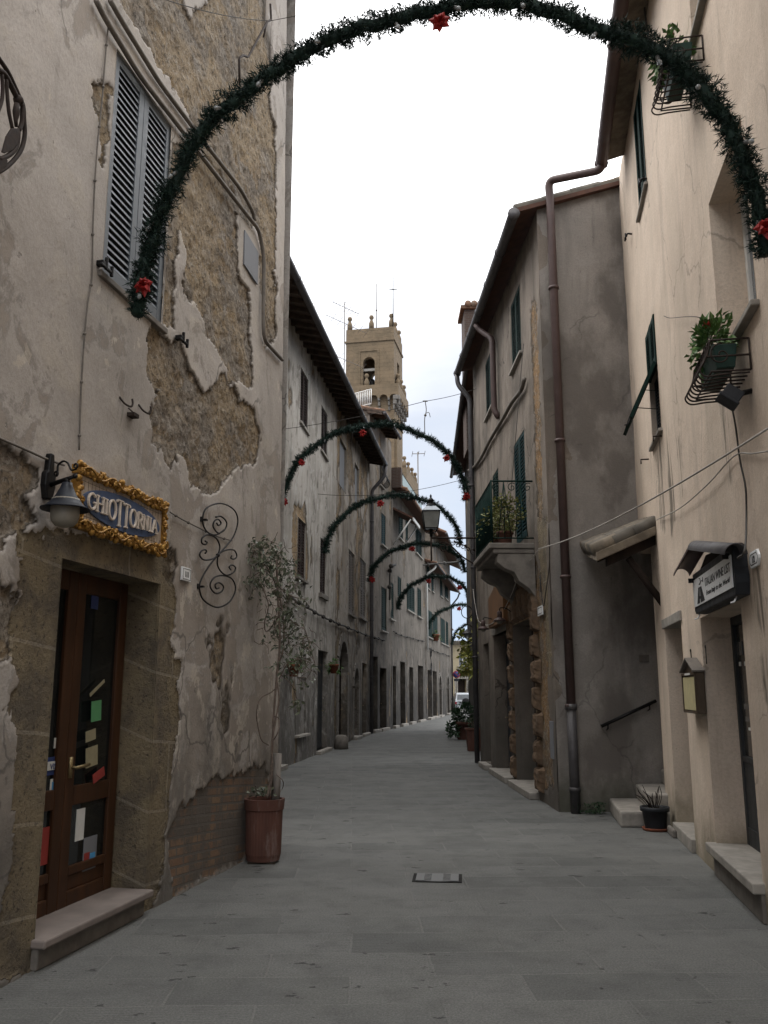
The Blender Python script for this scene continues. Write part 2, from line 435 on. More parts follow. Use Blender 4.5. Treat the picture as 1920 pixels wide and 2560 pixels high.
        sc = t.mix(t.math('MULTIPLY', t.mr(t.sep(vcol)[1], .5, .9), .45), sc, (.23, .21, .185))
        sc = t.mix(t.math('MULTIPLY', t.mr(ve, .09, .015), .5), sc, (.12, .102, .082))
        sc = t.mix(t.math('MULTIPLY', t.mr(sb, .45, .6), .6), sc, tuple(x*1.15 for x in (stone1[0]*1.1, stone1[1]*.98, stone1[2]*.75)))
        sc = t.mix(t.math('MULTIPLY', t.mr(sf, .50, .64), .8), sc, (.05, .042, .034))
        sc = t.mix(t.math('MULTIPLY', t.mr(t.noise(17, 6, .75), .52, .62), .6), sc, (.36, .325, .28))
        pm = t.mr(pe, .35, .6)
        rim = t.math('MULTIPLY', t.mr(pe, .02, .45), t.math('SUBTRACT', 1.0, t.mr(pe, .75, 1.0)))
        col = t.mix(pm, col, sc)
        col = t.mix(t.math('MULTIPLY', rim, .6), col, (.06, .05, .04))  # shadow line painted along the broken plaster edge
        # dressed tuff blocks
        px = t.sep(); bv = t.comb(px[1], t.math('ADD', px[2], t.math('MULTIPLY', px[0], .4)))
        bt = t.brick(bv, 1.3, .52, .012, (.2, .2, .2), (.8, .8, .8), off=.37)
        tb = t.mix(bt['Color'], (.235, .185, .112), (.165, .133, .088))
        tb = t.mix(t.mr(t.noise(3.1, 6, .7), .4, .66), tb, (.115, .095, .07))
        tb = t.mix(t.math('MULTIPLY', t.mr(t.noise(34, 3, .6), .58, .68), .8), tb, (.05, .04, .03))
        tb = t.mix(t.math('MULTIPLY', bt['Fac'], .35), tb, (.34, .30, .24))
        tm = t.mr(tu, .35, .6); col = t.mix(tm, col, tb)
        bb = t.brick(bv, .27, .075, .011, (.25, .25, .25), (.75, .75, .75))
        bc = t.mix(bb['Color'], (.17, .095, .062), (.24, .165, .105))
        bc = t.mix(t.mr(t.noise(2.2, 6, .7), .40, .52), bc, (.115, .098, .082))
        bc = t.mix(bb['Fac'], bc, (.12, .105, .09))
        bm = t.mr(ba, .35, .6); col = t.mix(bm, col, bc)
        h = t.math('ADD', h, t.math('MULTIPLY', t.math('MAXIMUM', pm, tm), t.math('ADD', t.math('MULTIPLY', sn, 3.2), t.math('MULTIPLY', sf, 3.6))))
        h = t.math('SUBTRACT', h, t.math('MULTIPLY', bm, t.math('MULTIPLY', bb['Fac'], 1.6)))
        h = t.math('SUBTRACT', h, t.math('MULTIPLY', tm, t.math('MULTIPLY', bt['Fac'], 1.0)))
    return t.done(col, .93, t.bump(h, .55, .02))
def simple(name, c, rough=.7, metal=0.0, var=.25, scale=12.0, bump=.15, stretch=(1, 1, 1), c2=None, wear=0.0, wearc=(.2, .18, .15), spec=.3):
    t = NT(name); v = t.mapped(stretch); n = t.noise(scale, 5, .6, v=v)
    col = t.mix(t.mr(n, .35, .68), c, c2 or tuple(x*(1-var) for x in c))
    if wear: col = t.mix(t.math('MULTIPLY', t.mr(t.noise(scale*.7, 6, .7, v=t.mapped(stretch, loc=(9, 4, 2))), .52, .64), wear), col, wearc)
    t.b.inputs['Specular IOR Level'].default_value = spec
    return t.done(col, t.mr(n, .3, .7, min(1, rough+.08), max(.02, rough-.08)), t.bump(n, bump, .01) if bump else None, metal)
def leafy(name, c, c2, rough=.5, scale=9, c3=None, trans=.15):
    t = NT(name); n = t.noise(scale, 2, .5); col = t.mix(t.mr(n, .4, .6), c, c2)
    if c3: col = t.mix(t.mr(t.noise(scale*2.3, 2, .5), .58, .66), col, c3)
    m = t.done(col, rough)
    return m
M = {}
M['plaster_near'] = plaster('near_plaster', (.45, .408, .368), (.365, .332, .298), (.455, .405, .34), streak=.26, grime_shade_h=1.7, patch=.6, coat=.75, coatc=(.27, .232, .195), stone1=(.25, .212, .168), stone2=(.165, .138, .11))
M['plaster_peach'] = plaster('peach_render', (.64, .525, .42), (.555, .452, .36), (.67, .565, .465), streak=.38, cracks=.4, blot=.3, blotc=(.44, .37, .29), grime_shade=(.17, .15, .10), grime_shade_h=.75, patch=.4)
M['plaster_side'] = plaster('grey_side_render', (.285, .255, .226), (.222, .20, .178), (.325, .298, .268), streak=.5, grime_shade=(.07, .07, .05), grime_shade_h=.6, blot=.75, blotc=(.115, .10, .088), cracks=.35)
M['plaster_portal'] = plaster('brown_render', (.235, .195, .16), (.165, .137, .112), (.29, .25, .205), streak=.7, grime_shade=(.09, .08, .068), grime_shade_h=2.2, blot=.8, blotc=(.10, .085, .07), stone1=(.24, .15, .075), stone2=(.13, .085, .05))
M['plaster_pale'] = plaster('pale_flaking_plaster', (.44, .405, .36), (.31, .284, .248), (.52, .495, .46), streak=.75, grime_shade=(.07, .064, .057), grime_shade_h=3.8, patch=.6, coat=.8, coatc=(.19, .165, .14))
M['plaster_patchy'] = plaster('patchy_stone_plaster', (.38, .345, .305), (.235, .20, .16), (.26, .20, .135), streak=.85, grime_shade=(.05, .045, .04), coat=.85, coatc=(.15, .12, .088), grime_shade_h=3.8, patch=.7)
M['plaster_rose'] = plaster('rose_beige_plaster', (.195, .168, .14), (.132, .114, .093), (.24, .213, .183), streak=.75, coat=.6, coatc=(.11, .095, .08), grime_shade=(.027, .024, .021), grime_shade_h=4.6)
M['plaster_tan'] = plaster('tan_plaster', (.19, .162, .132), (.13, .11, .088), (.22, .193, .167), streak=.75, coat=.6, coatc=(.11, .095, .078), grime_shade=(.027, .024, .021), grime_shade_h=4.6)
M['plaster_dark'] = plaster('dark_rubble_render', (.10, .088, .077), (.07, .061, .053), (.125, .113, .098), streak=.5, grime_shade_h=1.5, scale=2)
M['plaster_yellow'] = plaster('yellow_render', (.42, .355, .24), (.36, .30, .20), (.46, .40, .29), streak=.25, grime_shade=(.25, .21, .155), grime_shade_h=1.0, tuff=False)
def tower_mat():
    t = NT('tower_tuff'); p = t.sep(); bv = t.comb(t.math('ADD', p[0], p[1]), p[2])
    b = t.brick(bv, 1.1, .45, .02, (.3, .3, .3), (.7, .7, .7), off=.43)
    c = t.mix(b['Color'], (.215, .155, .095), (.18, .13, .082)); n = t.noise(.8, 6, .65)
    c = t.mix(t.mr(n, .4, .65), c, (.155, .115, .072)); c = t.mix(t.math('MULTIPLY', t.mr(t.noise(2.4, 6, .7), .56, .66), .55), c, (.10, .074, .048))
    c = t.mix(t.math('MULTIPLY', b['Fac'], .4), c, (.10, .075, .05))
    h = t.math('SUBTRACT', t.noise(3, 6, .7), t.math('MULTIPLY', b['Fac'], .6))
    return t.done(c, .95, t.bump(h, .6, .08))
M['tower'] = tower_mat()
def paving_mat():
    t = NT('street_paving'); v = t.mapped((1, 1, 1), rot=(0, 0, R(-2)))
    dv = t.math('MULTIPLY', t.math('SUBTRACT', t.noise(1.3, 3, .5), .5), .05)
    p = t.sep(v); bv = t.comb(t.math('ADD', p[0], dv), t.math('ADD', p[1], dv))
    b = t.brick(bv, .98, .46, .009, (.0, .0, .0), (1, 1, 1), off=.5, smooth=.3)
    c = t.mix(b['Color'], (.172, .171, .162), (.100, .101, .096))
    c = t.mix(t.mr(t.noise(.9, 5, .6), .38, .66), c, (.152, .151, .141))
    c = t.mix(t.math('MULTIPLY', t.mr(t.noise(3.3, 6, .7), .45, .68), .55), c, (.085, .085, .081))
    # wear lighter along the middle patches, stains
    c = t.mix(t.math('MULTIPLY', t.mr(t.noise(.5, 4, .6, v=t.mapped((1, 1, 1), loc=(5, 2, 0))), .52, .66), .4), c, (.185, .183, .172))
    jl = t.mr(t.noise(2.2, 4, .6), .42, .62)
    c = t.mix(t.math('MULTIPLY', b['Fac'], t.math('MULTIPLY_ADD', jl, .75, .15)), c, (.19, .187, .175))
    dash = t.mr(t.noise(5, 4, .6, v=t.mapped((.6, 5.5, 1), rot=(0, 0, R(-1)))), .695, .72)
    dash = t.math('MULTIPLY', dash, t.mr(t.noise(1.1, 2, .5, v=t.mapped((1, 1, 1), loc=(2, 8, 0))), .46, .54))
    spot = t.mr(t.noise(4.2, 4, .6, v=t.mapped((1, 1.6, 1), loc=(7, 3, 0))), .655, .675)
    mk = t.math('MAXIMUM', dash, spot)
    c = t.mix(t.math('MULTIPLY', mk, .85), c, (.013, .013, .012))
    fine = t.noise(75, 5, .8); c = t.mix(t.math('MULTIPLY', t.mr(fine, .40, .60), .6), c, (.05, .052, .049)); c = t.mix(t.math('MULTIPLY', t.mr(t.noise(90, 3, .8), .56, .66), .4), c, (.26, .26, .245))
    w = t.N.new('ShaderNodeTexWave'); w.inputs['Scale'].default_value = 9; w.inputs['Distortion'].default_value = 4; w.inputs['Detail'].default_value = 3
    w.bands_direction = 'Y'; t.L.new(v, w.inputs[0])
    tool = t.math('MULTIPLY', w.outputs['Fac'], t.mr(t.noise(.8, 2, .5, v=t.mapped((1, 1, 1), loc=(1, 1, 0))), .48, .62))
    h = t.math('SUBTRACT', t.math('ADD', t.math('MULTIPLY', t.noise(6, 6, .65), .9), t.math('MULTIPLY', fine, .3)), t.math('MULTIPLY', b['Fac'], .35))
    h = t.math('ADD', h, t.math('MULTIPLY', tool, .25)); h = t.math('SUBTRACT', h, t.math('MULTIPLY', mk, .8))
    return t.done(c, t.mr(t.noise(2, 4, .6), .35, .65, .86, .7), t.bump(h, .8, .014))
M['paving'] = paving_mat()
M['stone'] = simple('travertine', (.31, .285, .25), .85, var=.3, scale=7, bump=.4, wear=.5, wearc=(.22, .20, .175))
M['stone_dark'] = simple('worn_stone', (.19, .17, .148), .9, var=.35, scale=6, bump=.5, wear=.5, wearc=(.13, .12, .105))
M['stone_pink'] = simple('pinkish_step_stone', (.22, .185, .165), .8, var=.25, scale=5, bump=.25, wear=.3, wearc=(.2, .17, .15))
M['tuff'] = simple('rusticated_tuff', (.14, .092, .058), .95, var=.45, scale=8, bump=.8, wear=.55, wearc=(.10, .075, .055))
M['wood_door'] = simple('varnished_wood', (.068, .031, .015), .5, var=.45, scale=9, bump=.2, spec=.2, stretch=(1, 1, .12), wear=.25, wearc=(.03, .013, .008))
M['wood_dark'] = simple('dark_wood', (.026, .018, .014), .85, spec=.15, var=.5, scale=9, bump=.3, stretch=(1, 1, .15))
M['wood_board'] = simple('weathered_brown_board', (.17, .085, .038), .75, var=.4, scale=7, bump=.3, stretch=(1, 1, .3), wear=.35, wearc=(.1, .06, .035))
M['wood_beam'] = simple('rafter_wood', (.085, .06, .045), .85, var=.5, scale=7, bump=.4)
M['soffit_red'] = simple('red_brick_soffit', (.10, .05, .035), .9, var=.4, scale=6, bump=.4)
M['iron'] = simple('black_iron', (.018, .017, .017), .5, .6, var=.3, scale=40, bump=.1)
M['iron_rust'] = simple('rusty_iron', (.045, .032, .026), .75, .3, var=.5, scale=30, bump=.25)
M['grey_shutter'] = simple('blue_grey_paint', (.115, .13, .145), .5, var=.2, scale=14, bump=.1, wear=.15, wearc=(.17, .17, .17))
M['green_shutter'] = simple('dark_green_paint', (.0045, .021, .017), .75, spec=.12, var=.35, scale=10, bump=.12, wear=.15, wearc=(.05, .08, .07))
M['teal_shutter'] = simple('teal_paint', (.008, .034, .038), .7, spec=.15, var=.3, scale=10, bump=.12)
M['brown_shutter'] = simple('brown_paint', (.032, .019, .016), .75, spec=.15, var=.4, scale=10, bump=.2, wear=.3, wearc=(.16, .13, .11))
M['wood_shutter'] = simple('grey_wood_paint', (.13, .108, .09), .75, var=.35, scale=10, bump=.2, wear=.35, wearc=(.1, .085, .07))
M['white_frame'] = simple('white_paint', (.62, .61, .58), .5, var=.12, scale=8, bump=.05)
M['board_grey'] = simple('grey_blue_board', (.19, .197, .212), .7, var=.2, scale=4, bump=.1, stretch=(1, 1, .3))
M['gilt'] = simple('gilded_plaster', (.36, .20, .045), .42, .45, var=.55, scale=26, bump=.5, c2=(.21, .10, .02))
M['sign_blue'] = simple('slate_blue_paint', (.062, .092, .17), .6, var=.25, scale=20, bump=.1)
M['sign_cream'] = simple('cream_board', (.50, .42, .34), .8, var=.18, scale=15, bump=.1)
M['letter'] = simple('pale_lettering', (.58, .50, .42), .6, var=.15, scale=30, bump=.05)
M['ink'] = simple('black_ink', (.02, .02, .022), .6, var=.1, bump=0)
M['paper'] = simple('white_paper', (.66, .66, .63), .6, var=.1, scale=20, bump=0)
M['plate_white'] = simple('enamel_white', (.80, .81, .81), .35, var=.12, scale=20, bump=0, spec=.5)
M['paper_green'] = simple('green_card', (.10, .30, .13), .7, var=.12, bump=0)
M['paper_tan'] = simple('tan_card', (.30, .265, .165), .8, var=.2, bump=0)
M['paper_red'] = simple('red_card', (.30, .045, .038), .6, var=.15, bump=0)
M['paper_blue'] = simple('blue_sticker', (.08, .32, .62), .5, var=.15, bump=0)
M['paper_navy'] = simple('navy_sticker', (.03, .05, .16), .5, var=.15, bump=0)
M['paper_yellow'] = simple('yellowed_sheet', (.52, .46, .26), .6, var=.2, scale=14, bump=0)
M['brass'] = simple('brass', (.30, .23, .12), .4, .7, var=.3, scale=30, bump=0)
M['terracotta'] = simple('terracotta', (.115, .052, .038), .88, var=.3, scale=7, bump=.3, wear=.75, wearc=(.17, .12, .105), stretch=(1, 1, .3))
M['terracotta_rim'] = simple('bright_terracotta', (.21, .07, .038), .85, var=.25, scale=8, bump=.2)
M['plastic_black'] = simple('black_plastic', (.022, .024, .028), .55, var=.3, scale=10, bump=.05)
M['plastic_green'] = simple('green_plastic', (.014, .045, .034), .5, var=.3, scale=10, bump=.05)
M['soil'] = simple('soil', (.05, .038, .028), 1, var=.5, scale=40, bump=.6)
M['bark'] = simple('vine_stem', (.17, .13, .105), .9, var=.4, scale=30, bump=.4)
M['post'] = simple('weathered_post', (.24, .215, .19), .9, var=.35, scale=20, bump=.4, stretch=(1, 1, .2))
M['pipe_brown'] = simple('brown_painted_pipe', (.085, .055, .05), .55, var=.2, scale=6, bump=.1, wear=.2, wearc=(.13, .10, .09))
M['pipe_grey'] = simple('zinc_pipe', (.085, .08, .082), .55, .3, var=.3, scale=6, bump=.1, wear=.25, wearc=(.14, .13, .12))
M['conduit'] = simple('grey_conduit', (.155, .135, .115), .7, var=.3, scale=12, bump=.15)
M['case_wood'] = simple('aged_case_wood', (.085, .058, .036), .6, var=.4, scale=9, bump=.2, stretch=(1, 1, .3))
M['cable'] = simple('dark_cable', (.055, .05, .045), .8, var=.3, scale=20, bump=.1)
M['cable_pale'] = simple('pale_cable', (.40, .37, .33), .7, var=.2, scale=20, bump=.05)
M['tile'] = simple('clay_roof_tile', (.20, .112, .07), .9, var=.45, scale=5, bump=.4, wear=.5, wearc=(.16, .14, .11))
M['tile_grey'] = simple('lichen_roof_tile', (.135, .12, .10), .95, var=.4, scale=4, bump=.4)
M['mortar_edge'] = simple('mossy_mortar', (.20, .165, .125), .95, var=.45, scale=6, bump=.6, wear=.5, wearc=(.09, .075, .05))
M['grate'] = simple('cast_iron_grate', (.17, .17, .165), .55, .5, var=.3, scale=25, bump=.2)
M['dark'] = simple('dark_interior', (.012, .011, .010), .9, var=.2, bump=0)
M['door_grey'] = simple('grey_metal_door', (.042, .045, .048), .6, .2, var=.2, scale=6, bump=.05)
M['door_plank'] = simple('grey_brown_planks', (.036, .031, .027), .8, var=.35, scale=8, bump=.25, stretch=(1, 1, .15))
M['red_flower'] = simple('red_fabric', (.28, .014, .012), .55, var=.3, scale=22, bump=.1)
M['petal_yellow'] = simple('yellow_petal', (.6, .38, .06), .7, var=.2, bump=0)
M['bulb_base'] = simple('grey_socket', (.16, .16, .155), .5, var=.2, bump=0)
M['garland'] = leafy('garland_needles', (.005, .016, .012), (.008, .024, .017), .75, 14, (.014, .036, .022))
M['leaf_vine'] = leafy('vine_leaf', (.075, .088, .058), (.115, .125, .08), .4, 7, (.21, .22, .165))
M['leaf_green'] = leafy('green_leaf', (.05, .115, .03), (.09, .16, .045), .45, 9, (.14, .20, .07))
M['leaf_dark'] = leafy('dark_leaf', (.02, .045, .022), (.035, .07, .03), .5, 9)
M['leaf_olive'] = leafy('olive_leaf', (.10, .115, .03), (.16, .15, .045), .5, 8, (.05, .09, .03))
M['leaf_yellow'] = leafy('yellow_green_leaf', (.22, .25, .05), (.30, .28, .07), .5, 5, (.09, .14, .04))
M['white_paint_car'] = simple('silver_car_paint', (.62, .65, .68), .3, .1, var=.06, scale=3, bump=0, spec=.5)
M['rubber'] = simple('rubber', (.02, .02, .02), .8, var=.2, bump=0)
M['sign_red'] = simple('traffic_red', (.30, .03, .04), .5, var=.15, bump=0)
M['sign_navy'] = simple('traffic_blue', (.025, .05, .17), .5, var=.15, bump=0)
def glass(name, c, rough=.08, alpha=1.0, trans=0.0, spec=.5):
    t = NT(name); n = t.noise(6, 4, .6)
    t.b.inputs['Transmission Weight'].default_value = trans; t.b.inputs['IOR'].default_value = 1.45; t.b.inputs['Specular IOR Level'].default_value = spec
    return t.done(t.mix(t.mr(n, .3, .7), c, tuple(x*.7 for x in c)), rough)
M['glass_dark'] = glass('shop_glass', (.012, .014, .014), .06)
M['glass_door'] = glass('tinted_door_glass', (.05, .047, .042), .12)
M['glass_window'] = glass('window_pane', (.13, .14, .15), .05)
M['glass_clear'] = glass('clear_bulb_glass', (.45, .47, .47), .08, trans=.6)
M['glass_frost'] = glass('frosted_globe', (.26, .235, .19), .45)
M['glass_lamp'] = glass('milky_lantern_pane', (.24, .24, .215), .3, trans=.15)
M['glass_green'] = glass('green_balustrade_glass', (.16, .24, .17), .15)
def brick_mat():
    t = NT('red_brick'); p = t.sep(); b = t.brick(t.comb(t.math('ADD', p[0], p[1]), p[2]), .25, .07, .01, (.2, .2, .2), (.8, .8, .8))
    c = t.mix(b['Color'], (.075, .045, .034), (.058, .036, .028)); c = t.mix(b['Fac'], c, (.09, .08, .068))
    return t.done(c, .9, t.bump(t.math('SUBTRACT', t.noise(20, 4, .6), b['Fac']), .5, .01))
M['brick'] = brick_mat()
# ---------------------------------------------------------------- setting: ground
g = MB()
for i in range(-10, 10):
    for j in range(-6, 24):
        g.quad((i*12, j*12-6, 0), (i*12+12, j*12-6, 0), (i*12+12, j*12+6, 0), (i*12, j*12+6, 0))
gr = g.build('street', M['paving'], origin=(0, 0, 0)); gr['kind'] = 'structure'

# plan of the street: wall planes
LA = Plane((-3.2, 0), (-1.154, 10.03), 1)
LB = Plane((-2.95, 12.0), (-0.6, 35.5), 1)
LC = Plane((-.6, 35.5), (.35, 40.5), 1)
LD = Plane((.35, 40.5), (2.45, 52.4), 1)
LE = Plane((2.45, 52.4), (5.04, 67.7), 1)
RP = Plane((1.57, 0), (3.70, 12.65), -1)
RS = Plane((2.39, 12.62), (3.9, 12.62), 1)
RC = Plane((2.385, 12.62), (2.22, 21.0), -1)
RD = Plane((3.05, 23.3), (3.75, 40.0), -1)

# ---------------------------------------------------------------- generic parts of a house
def shutters(pl, r, mat, parent, leaves=2, slat=.055, o=-.03, th=.035, fr=.055, tiers=1, name='shutter', frame=None, solid_leaf=False):
    s0, s1, z0, z1 = r; w = (s1-s0)/leaves
    for k in range(leaves):
        a, b = s0+k*w+.004, s0+(k+1)*w-.004; m = MB(); f = min(fr, (b-a)*.22)
        m.bx(pl, a, a+f, z0, z1, o-th, o); m.bx(pl, b-f, b, z0, z1, o-th, o)
        rails = [z0+i*(z1-z0)/tiers for i in range(tiers+1)]
        for i, z in enumerate(rails):
            h = fr*1.5 if i == 0 else fr
            c0 = z if i == 0 else (z-h if i == tiers else z-h/2)
            m.bx(pl, a+f, b-f, c0, c0+h, o-th+.002, o-.002)
        if solid_leaf: m.bx(pl, a+f, b-f, z0+fr, z1-fr, o-th+.006, o-.01)
        else:
            n = max(4, int((z1-z0)/slat)); dz = (z1-z0-fr*2.4)/n
            ax = None
            for i in range(n):
                z = z0+fr*1.5+(i+.5)*dz
                q = [pl.P(a+f, z-dz*.42, o-.004), pl.P(b-f, z-dz*.42, o-.004), pl.P(b-f, z+dz*.30, o-th), pl.P(a+f, z+dz*.30, o-th)]
                t = pl.n*-.003+UP*max(.007, dz*.38)
                m.hexa(q+[x+t for x in q])
        m.build(name, mat, parent)
    if frame:
        m = MB(); e = .03
        m.bx(pl, s0-e, s0, z0, z1+e, -.10, -.012); m.bx(pl, s1, s1+e, z0, z1+e, -.10, -.012); m.bx(pl, s0, s1, z1+.001, z1+e, -.10, -.012)
        m.build('window_frame', frame, parent)
def sill(pl, r, parent, mat=None, h=.05, out=.07, ext=.06, drop=.0):
    m = MB(); m.bx(pl, r[0]-ext, r[1]+ext, r[2]-h-drop, r[2]-drop-.001, -.12, out)
    return m.build('sill', mat or M['stone'], parent, bev=.008)
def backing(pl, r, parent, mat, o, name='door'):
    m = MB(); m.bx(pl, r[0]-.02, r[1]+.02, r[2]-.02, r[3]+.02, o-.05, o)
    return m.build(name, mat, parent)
def plank_door(pl, r, parent, mat, o=-.2, leaves=1, name='door'):
    s0, s1, z0, z1 = r; m = MB(); w = (s1-s0)/leaves
    m.bx(pl, s0-.01, s1+.01, z0, z1+.01, o-.06, o-.02)
    for k in range(leaves):
        a, b = s0+k*w, s0+(k+1)*w
        m.bx(pl, a, a+.09, z0, z1, o-.02, o); m.bx(pl, b-.09, b-.01, z0, z1, o-.02, o)
        for z in (z0, z0+(z1-z0)*.42, z1-.12): m.bx(pl, a+.09, b-.09, z, z+.12, o-.02, o-.001)
    d = m.build(name, mat, parent)
    h = MB(); h.tube([pl.P(s1-.06, z0+1.0, o), pl.P(s1-.06, z0+1.0, o+.05), pl.P(s1-.16, z0+1.0, o+.05)], .011, 6)
    h.build('handle', M['brass'], d)
    return d
def step_stone(pl, s0, s1, z0, z1, o0, o1, parent, mat=None, name='doorstep'):
    m = MB(); m.bx(pl, s0, s1, z0, z1, o0, o1); return m.build(name, mat or M['stone'], parent, bev=.012)
def roof_eaves(pl, s0, s1, z, out, parent, slope=.3, back=6.0, rafter=.45, soffit='wood_beam', gutter='pipe_grey', tile='tile', g_r=.075, tiles=True, rafters=True, rise=0.0):
    m = MB(); t = .07
    def zz_(s): return z+rise*(s-s0)/(s1-s0)
    def Q(s, o, dz=0): return pl.P(s, zz_(s)+(-o)*slope+dz, o)
    m.hexa([Q(s0, -back), Q(s1, -back), Q(s1, out), Q(s0, out), Q(s0, -back, t), Q(s1, -back, t), Q(s1, out, t), Q(s0, out, t)])
    rf = m.build('roof', M[soffit], parent)
    if rafters:
        n = max(2, int((s1-s0)/rafter))
        for i in range(n+1):
            s = s0+.05+(s1-s0-.1)*i/n; m = MB()
            m.hexa([Q(s-.04, -.1, -.12), Q(s+.04, -.1, -.12), Q(s+.04, out-.05, -.10), Q(s-.04, out-.05, -.10),
                    Q(s-.04, -.1, -.001), Q(s+.04, -.1, -.001), Q(s+.04, out-.05, -.001), Q(s-.04, out-.05, -.001)])
            m.build('rafter', M['wood_beam'], rf)
    m = MB()
    if tiles:
        n = max(2, int((s1-s0)/.2))
        for i in range(n):
            s = s0+(i+.5)*(s1-s0)/n
            jit = random.uniform(-.02, .02)
            for k, oo in enumerate((out+.03+jit, out-.42, out-.86)):
                m.tube([Q(s, oo, t+.02+k*.006), Q(s, oo-.47, t+.035+k*.006)], [.085, .07], 7)
        m.hexa([Q(s0, -back, t+.001), Q(s1, -back, t+.001), Q(s1, out+.01, t+.001), Q(s0, out+.01, t+.001),
                Q(s0, -back, t+.05), Q(s1, -back, t+.05), Q(s1, out+.01, t+.03), Q(s0, out+.01, t+.03)])
        m.build('roof_tiles', M[tile], rf)
    if gutter:
        m = MB(); zz = -out*slope-.03; pts = [pl.P(s0+(s1-s0)*i/12, zz_(s0+(s1-s0)*i/12)+zz, out+.06) for i in range(13)]
        m.tube(pts, g_r, 10)
        for i in range(0, 13, 2):
            p = pts[i]; m.tube([p-pl.d*.012, p+pl.d*.012], g_r*1.14, 10)
        m.build('gutter', M[gutter], parent)
    return rf
def pipe(path, r, mat, parent, name='downpipe', clamps=None, n=10):
    m = MB(); m.tube(smooth_corners(path), r, n)
    for c in clamps or []: m.tube([Vector(c)-UP*.02, Vector(c)+UP*.02], r*1.3, n)
    return m.build(name, mat, parent)
def smooth_corners(path, k=.12, n=5):
    P = [Vector(p) for p in path]; out = [P[0]]
    for i in range(1, len(P)-1):
        a, b, c = P[i-1], P[i], P[i+1]; d1 = min(k, (a-b).length*.45); d2 = min(k, (c-b).length*.45)
        s, e = b+(a-b).normalized()*d1, b+(c-b).normalized()*d2
        for j in range(n+1):
            t = j/n; out.append(s*(1-t)**2+b*2*t*(1-t)+e*t*t)
    return out+[P[-1]]

# ================================================================ near left house
HL = thing('weathered_house', 'tall weathered house on the left with peeling plaster, glazed shop door and grey shutters', 'house', LA.P(5.6, 0))
door = rect4(LA, (157, 1405), (401, 1453), (82, 2351), (360, 2257)); door = (door[0], door[1], .17, door[3])
win = rect4(LA, (287, 128), (430, 305), (258, 692), (408, 812))
px = lambda pts: [p for p in pts]
A1 = [(300, -300), (300, 0), (340, 62), (480, 300), (508, 352), (470, 380), (428, 358), (430, 400), (418, 520), (413, 815), (440, 816), (446, 700), (454, 573), (473, 625), (469, 733), (500, 775), (516, 807), (525, 859), (547, 881), (577, 928), (575, 954), (608, 976), (640, 974), (642, 850), (640, 735), (605, 700), (607, 545), (655, 600), (664, 640), (664, 720), (668, 840), (676, 893), (703, 870), (704, 560), (709, 420), (706, 350), (694, 300), (700, 215), (690, 130), (680, 60), (662, -60), (660, -300), (560, -300), (556, 0), (535, 12), (528, 30), (490, 33), (474, 48), (466, 20), (458, -20), (450, -300)]
B1 = [(382, 816), (415, 838), (440, 850), (460, 852), (482, 915), (495, 963), (516, 980), (547, 958), (573, 952), (616, 1010), (647, 1041), (660, 1110), (653, 1162), (616, 1162), (586, 1193), (555, 1223), (527, 1236), (512, 1240), (486, 1219), (477, 1188), (460, 1132), (447, 1128), (443, 1162), (427, 1175), (412, 1158), (384, 1093), (378, 1045), (393, 997), (399, 993), (369, 932), (367, 880)]
C1 = [(239, 204), (273, 204), (284, 221), (278, 347), (262, 412), (256, 382), (252, 304), (241, 282), (237, 243)]
D1 = [(-60, 1095), (0, 1097), (40, 1112), (62, 1140), (92, 1158), (96, 1200), (70, 1230), (92, 1290), (60, 1315), (64, 1345), (25, 1340), (0, 1372), (-60, 1380)]
D2 = [(-60, 1450), (0, 1460), (40, 1480), (48, 1550), (40, 1640), (10, 1640), (-10, 1600), (-60, 1590)]
E1 = [(418, 1374), (440, 1380), (449, 1398), (444, 1470), (432, 1468), (418, 1430)]
T1 = [(42, 1345), (106, 1316), (200, 1322), (418, 1372), (440, 1398), (443, 1500), (437, 1600), (455, 1665), (447, 1760), (450, 1800), (437, 1900), (424, 2000), (418, 2110), (402, 2230), (370, 2290), (-30, 2480), (0, 2300), (20, 2150), (30, 1950), (40, 1700), (48, 1480)]
K1 = [(500, 1975), (560, 1935), (640, 1912), (668, 1905), (690, 2040), (640, 2140), (560, 2185), (436, 2240), (424, 2150), (432, 2060), (455, 2010)]
G1 = [(170, 1128), (215, 1118), (300, 1150), (420, 1215), (440, 1240), (450, 1370), (430, 1380), (90, 1300), (100, 1200)]
isl = [(1, 1)]
def lean(X, Y):
    k = np.clip((X-6.5)/3.7, 0, 1); return X-.036*k*Y, Y
wl = wall('wall', LA, -3, 10.236, 0, 10.6, M['plaster_near'], HL,
          holes=[(*door, .33, 'tuff'), (win[0], win[1], win[2], win[3], .10)],
          polys=dict(peel=[A1, B1, C1, D1, D2, E1], tuff=[T1], brick=[K1], stain=[]), step=.0155, coarse=.5, fs=(4.8, 10.236), fz=(0, 8.9),
          rough=.016, warp=lean, ragged=.07, solid=8, peel_d=.028, stone_r=.03,
          extra_peel=lambda X, Y: ((fbm(X*1.5, Y*1.1, 5, 77, .6)-.66)*14)*(Y < 2.6)*(X > 7.3)*.75)
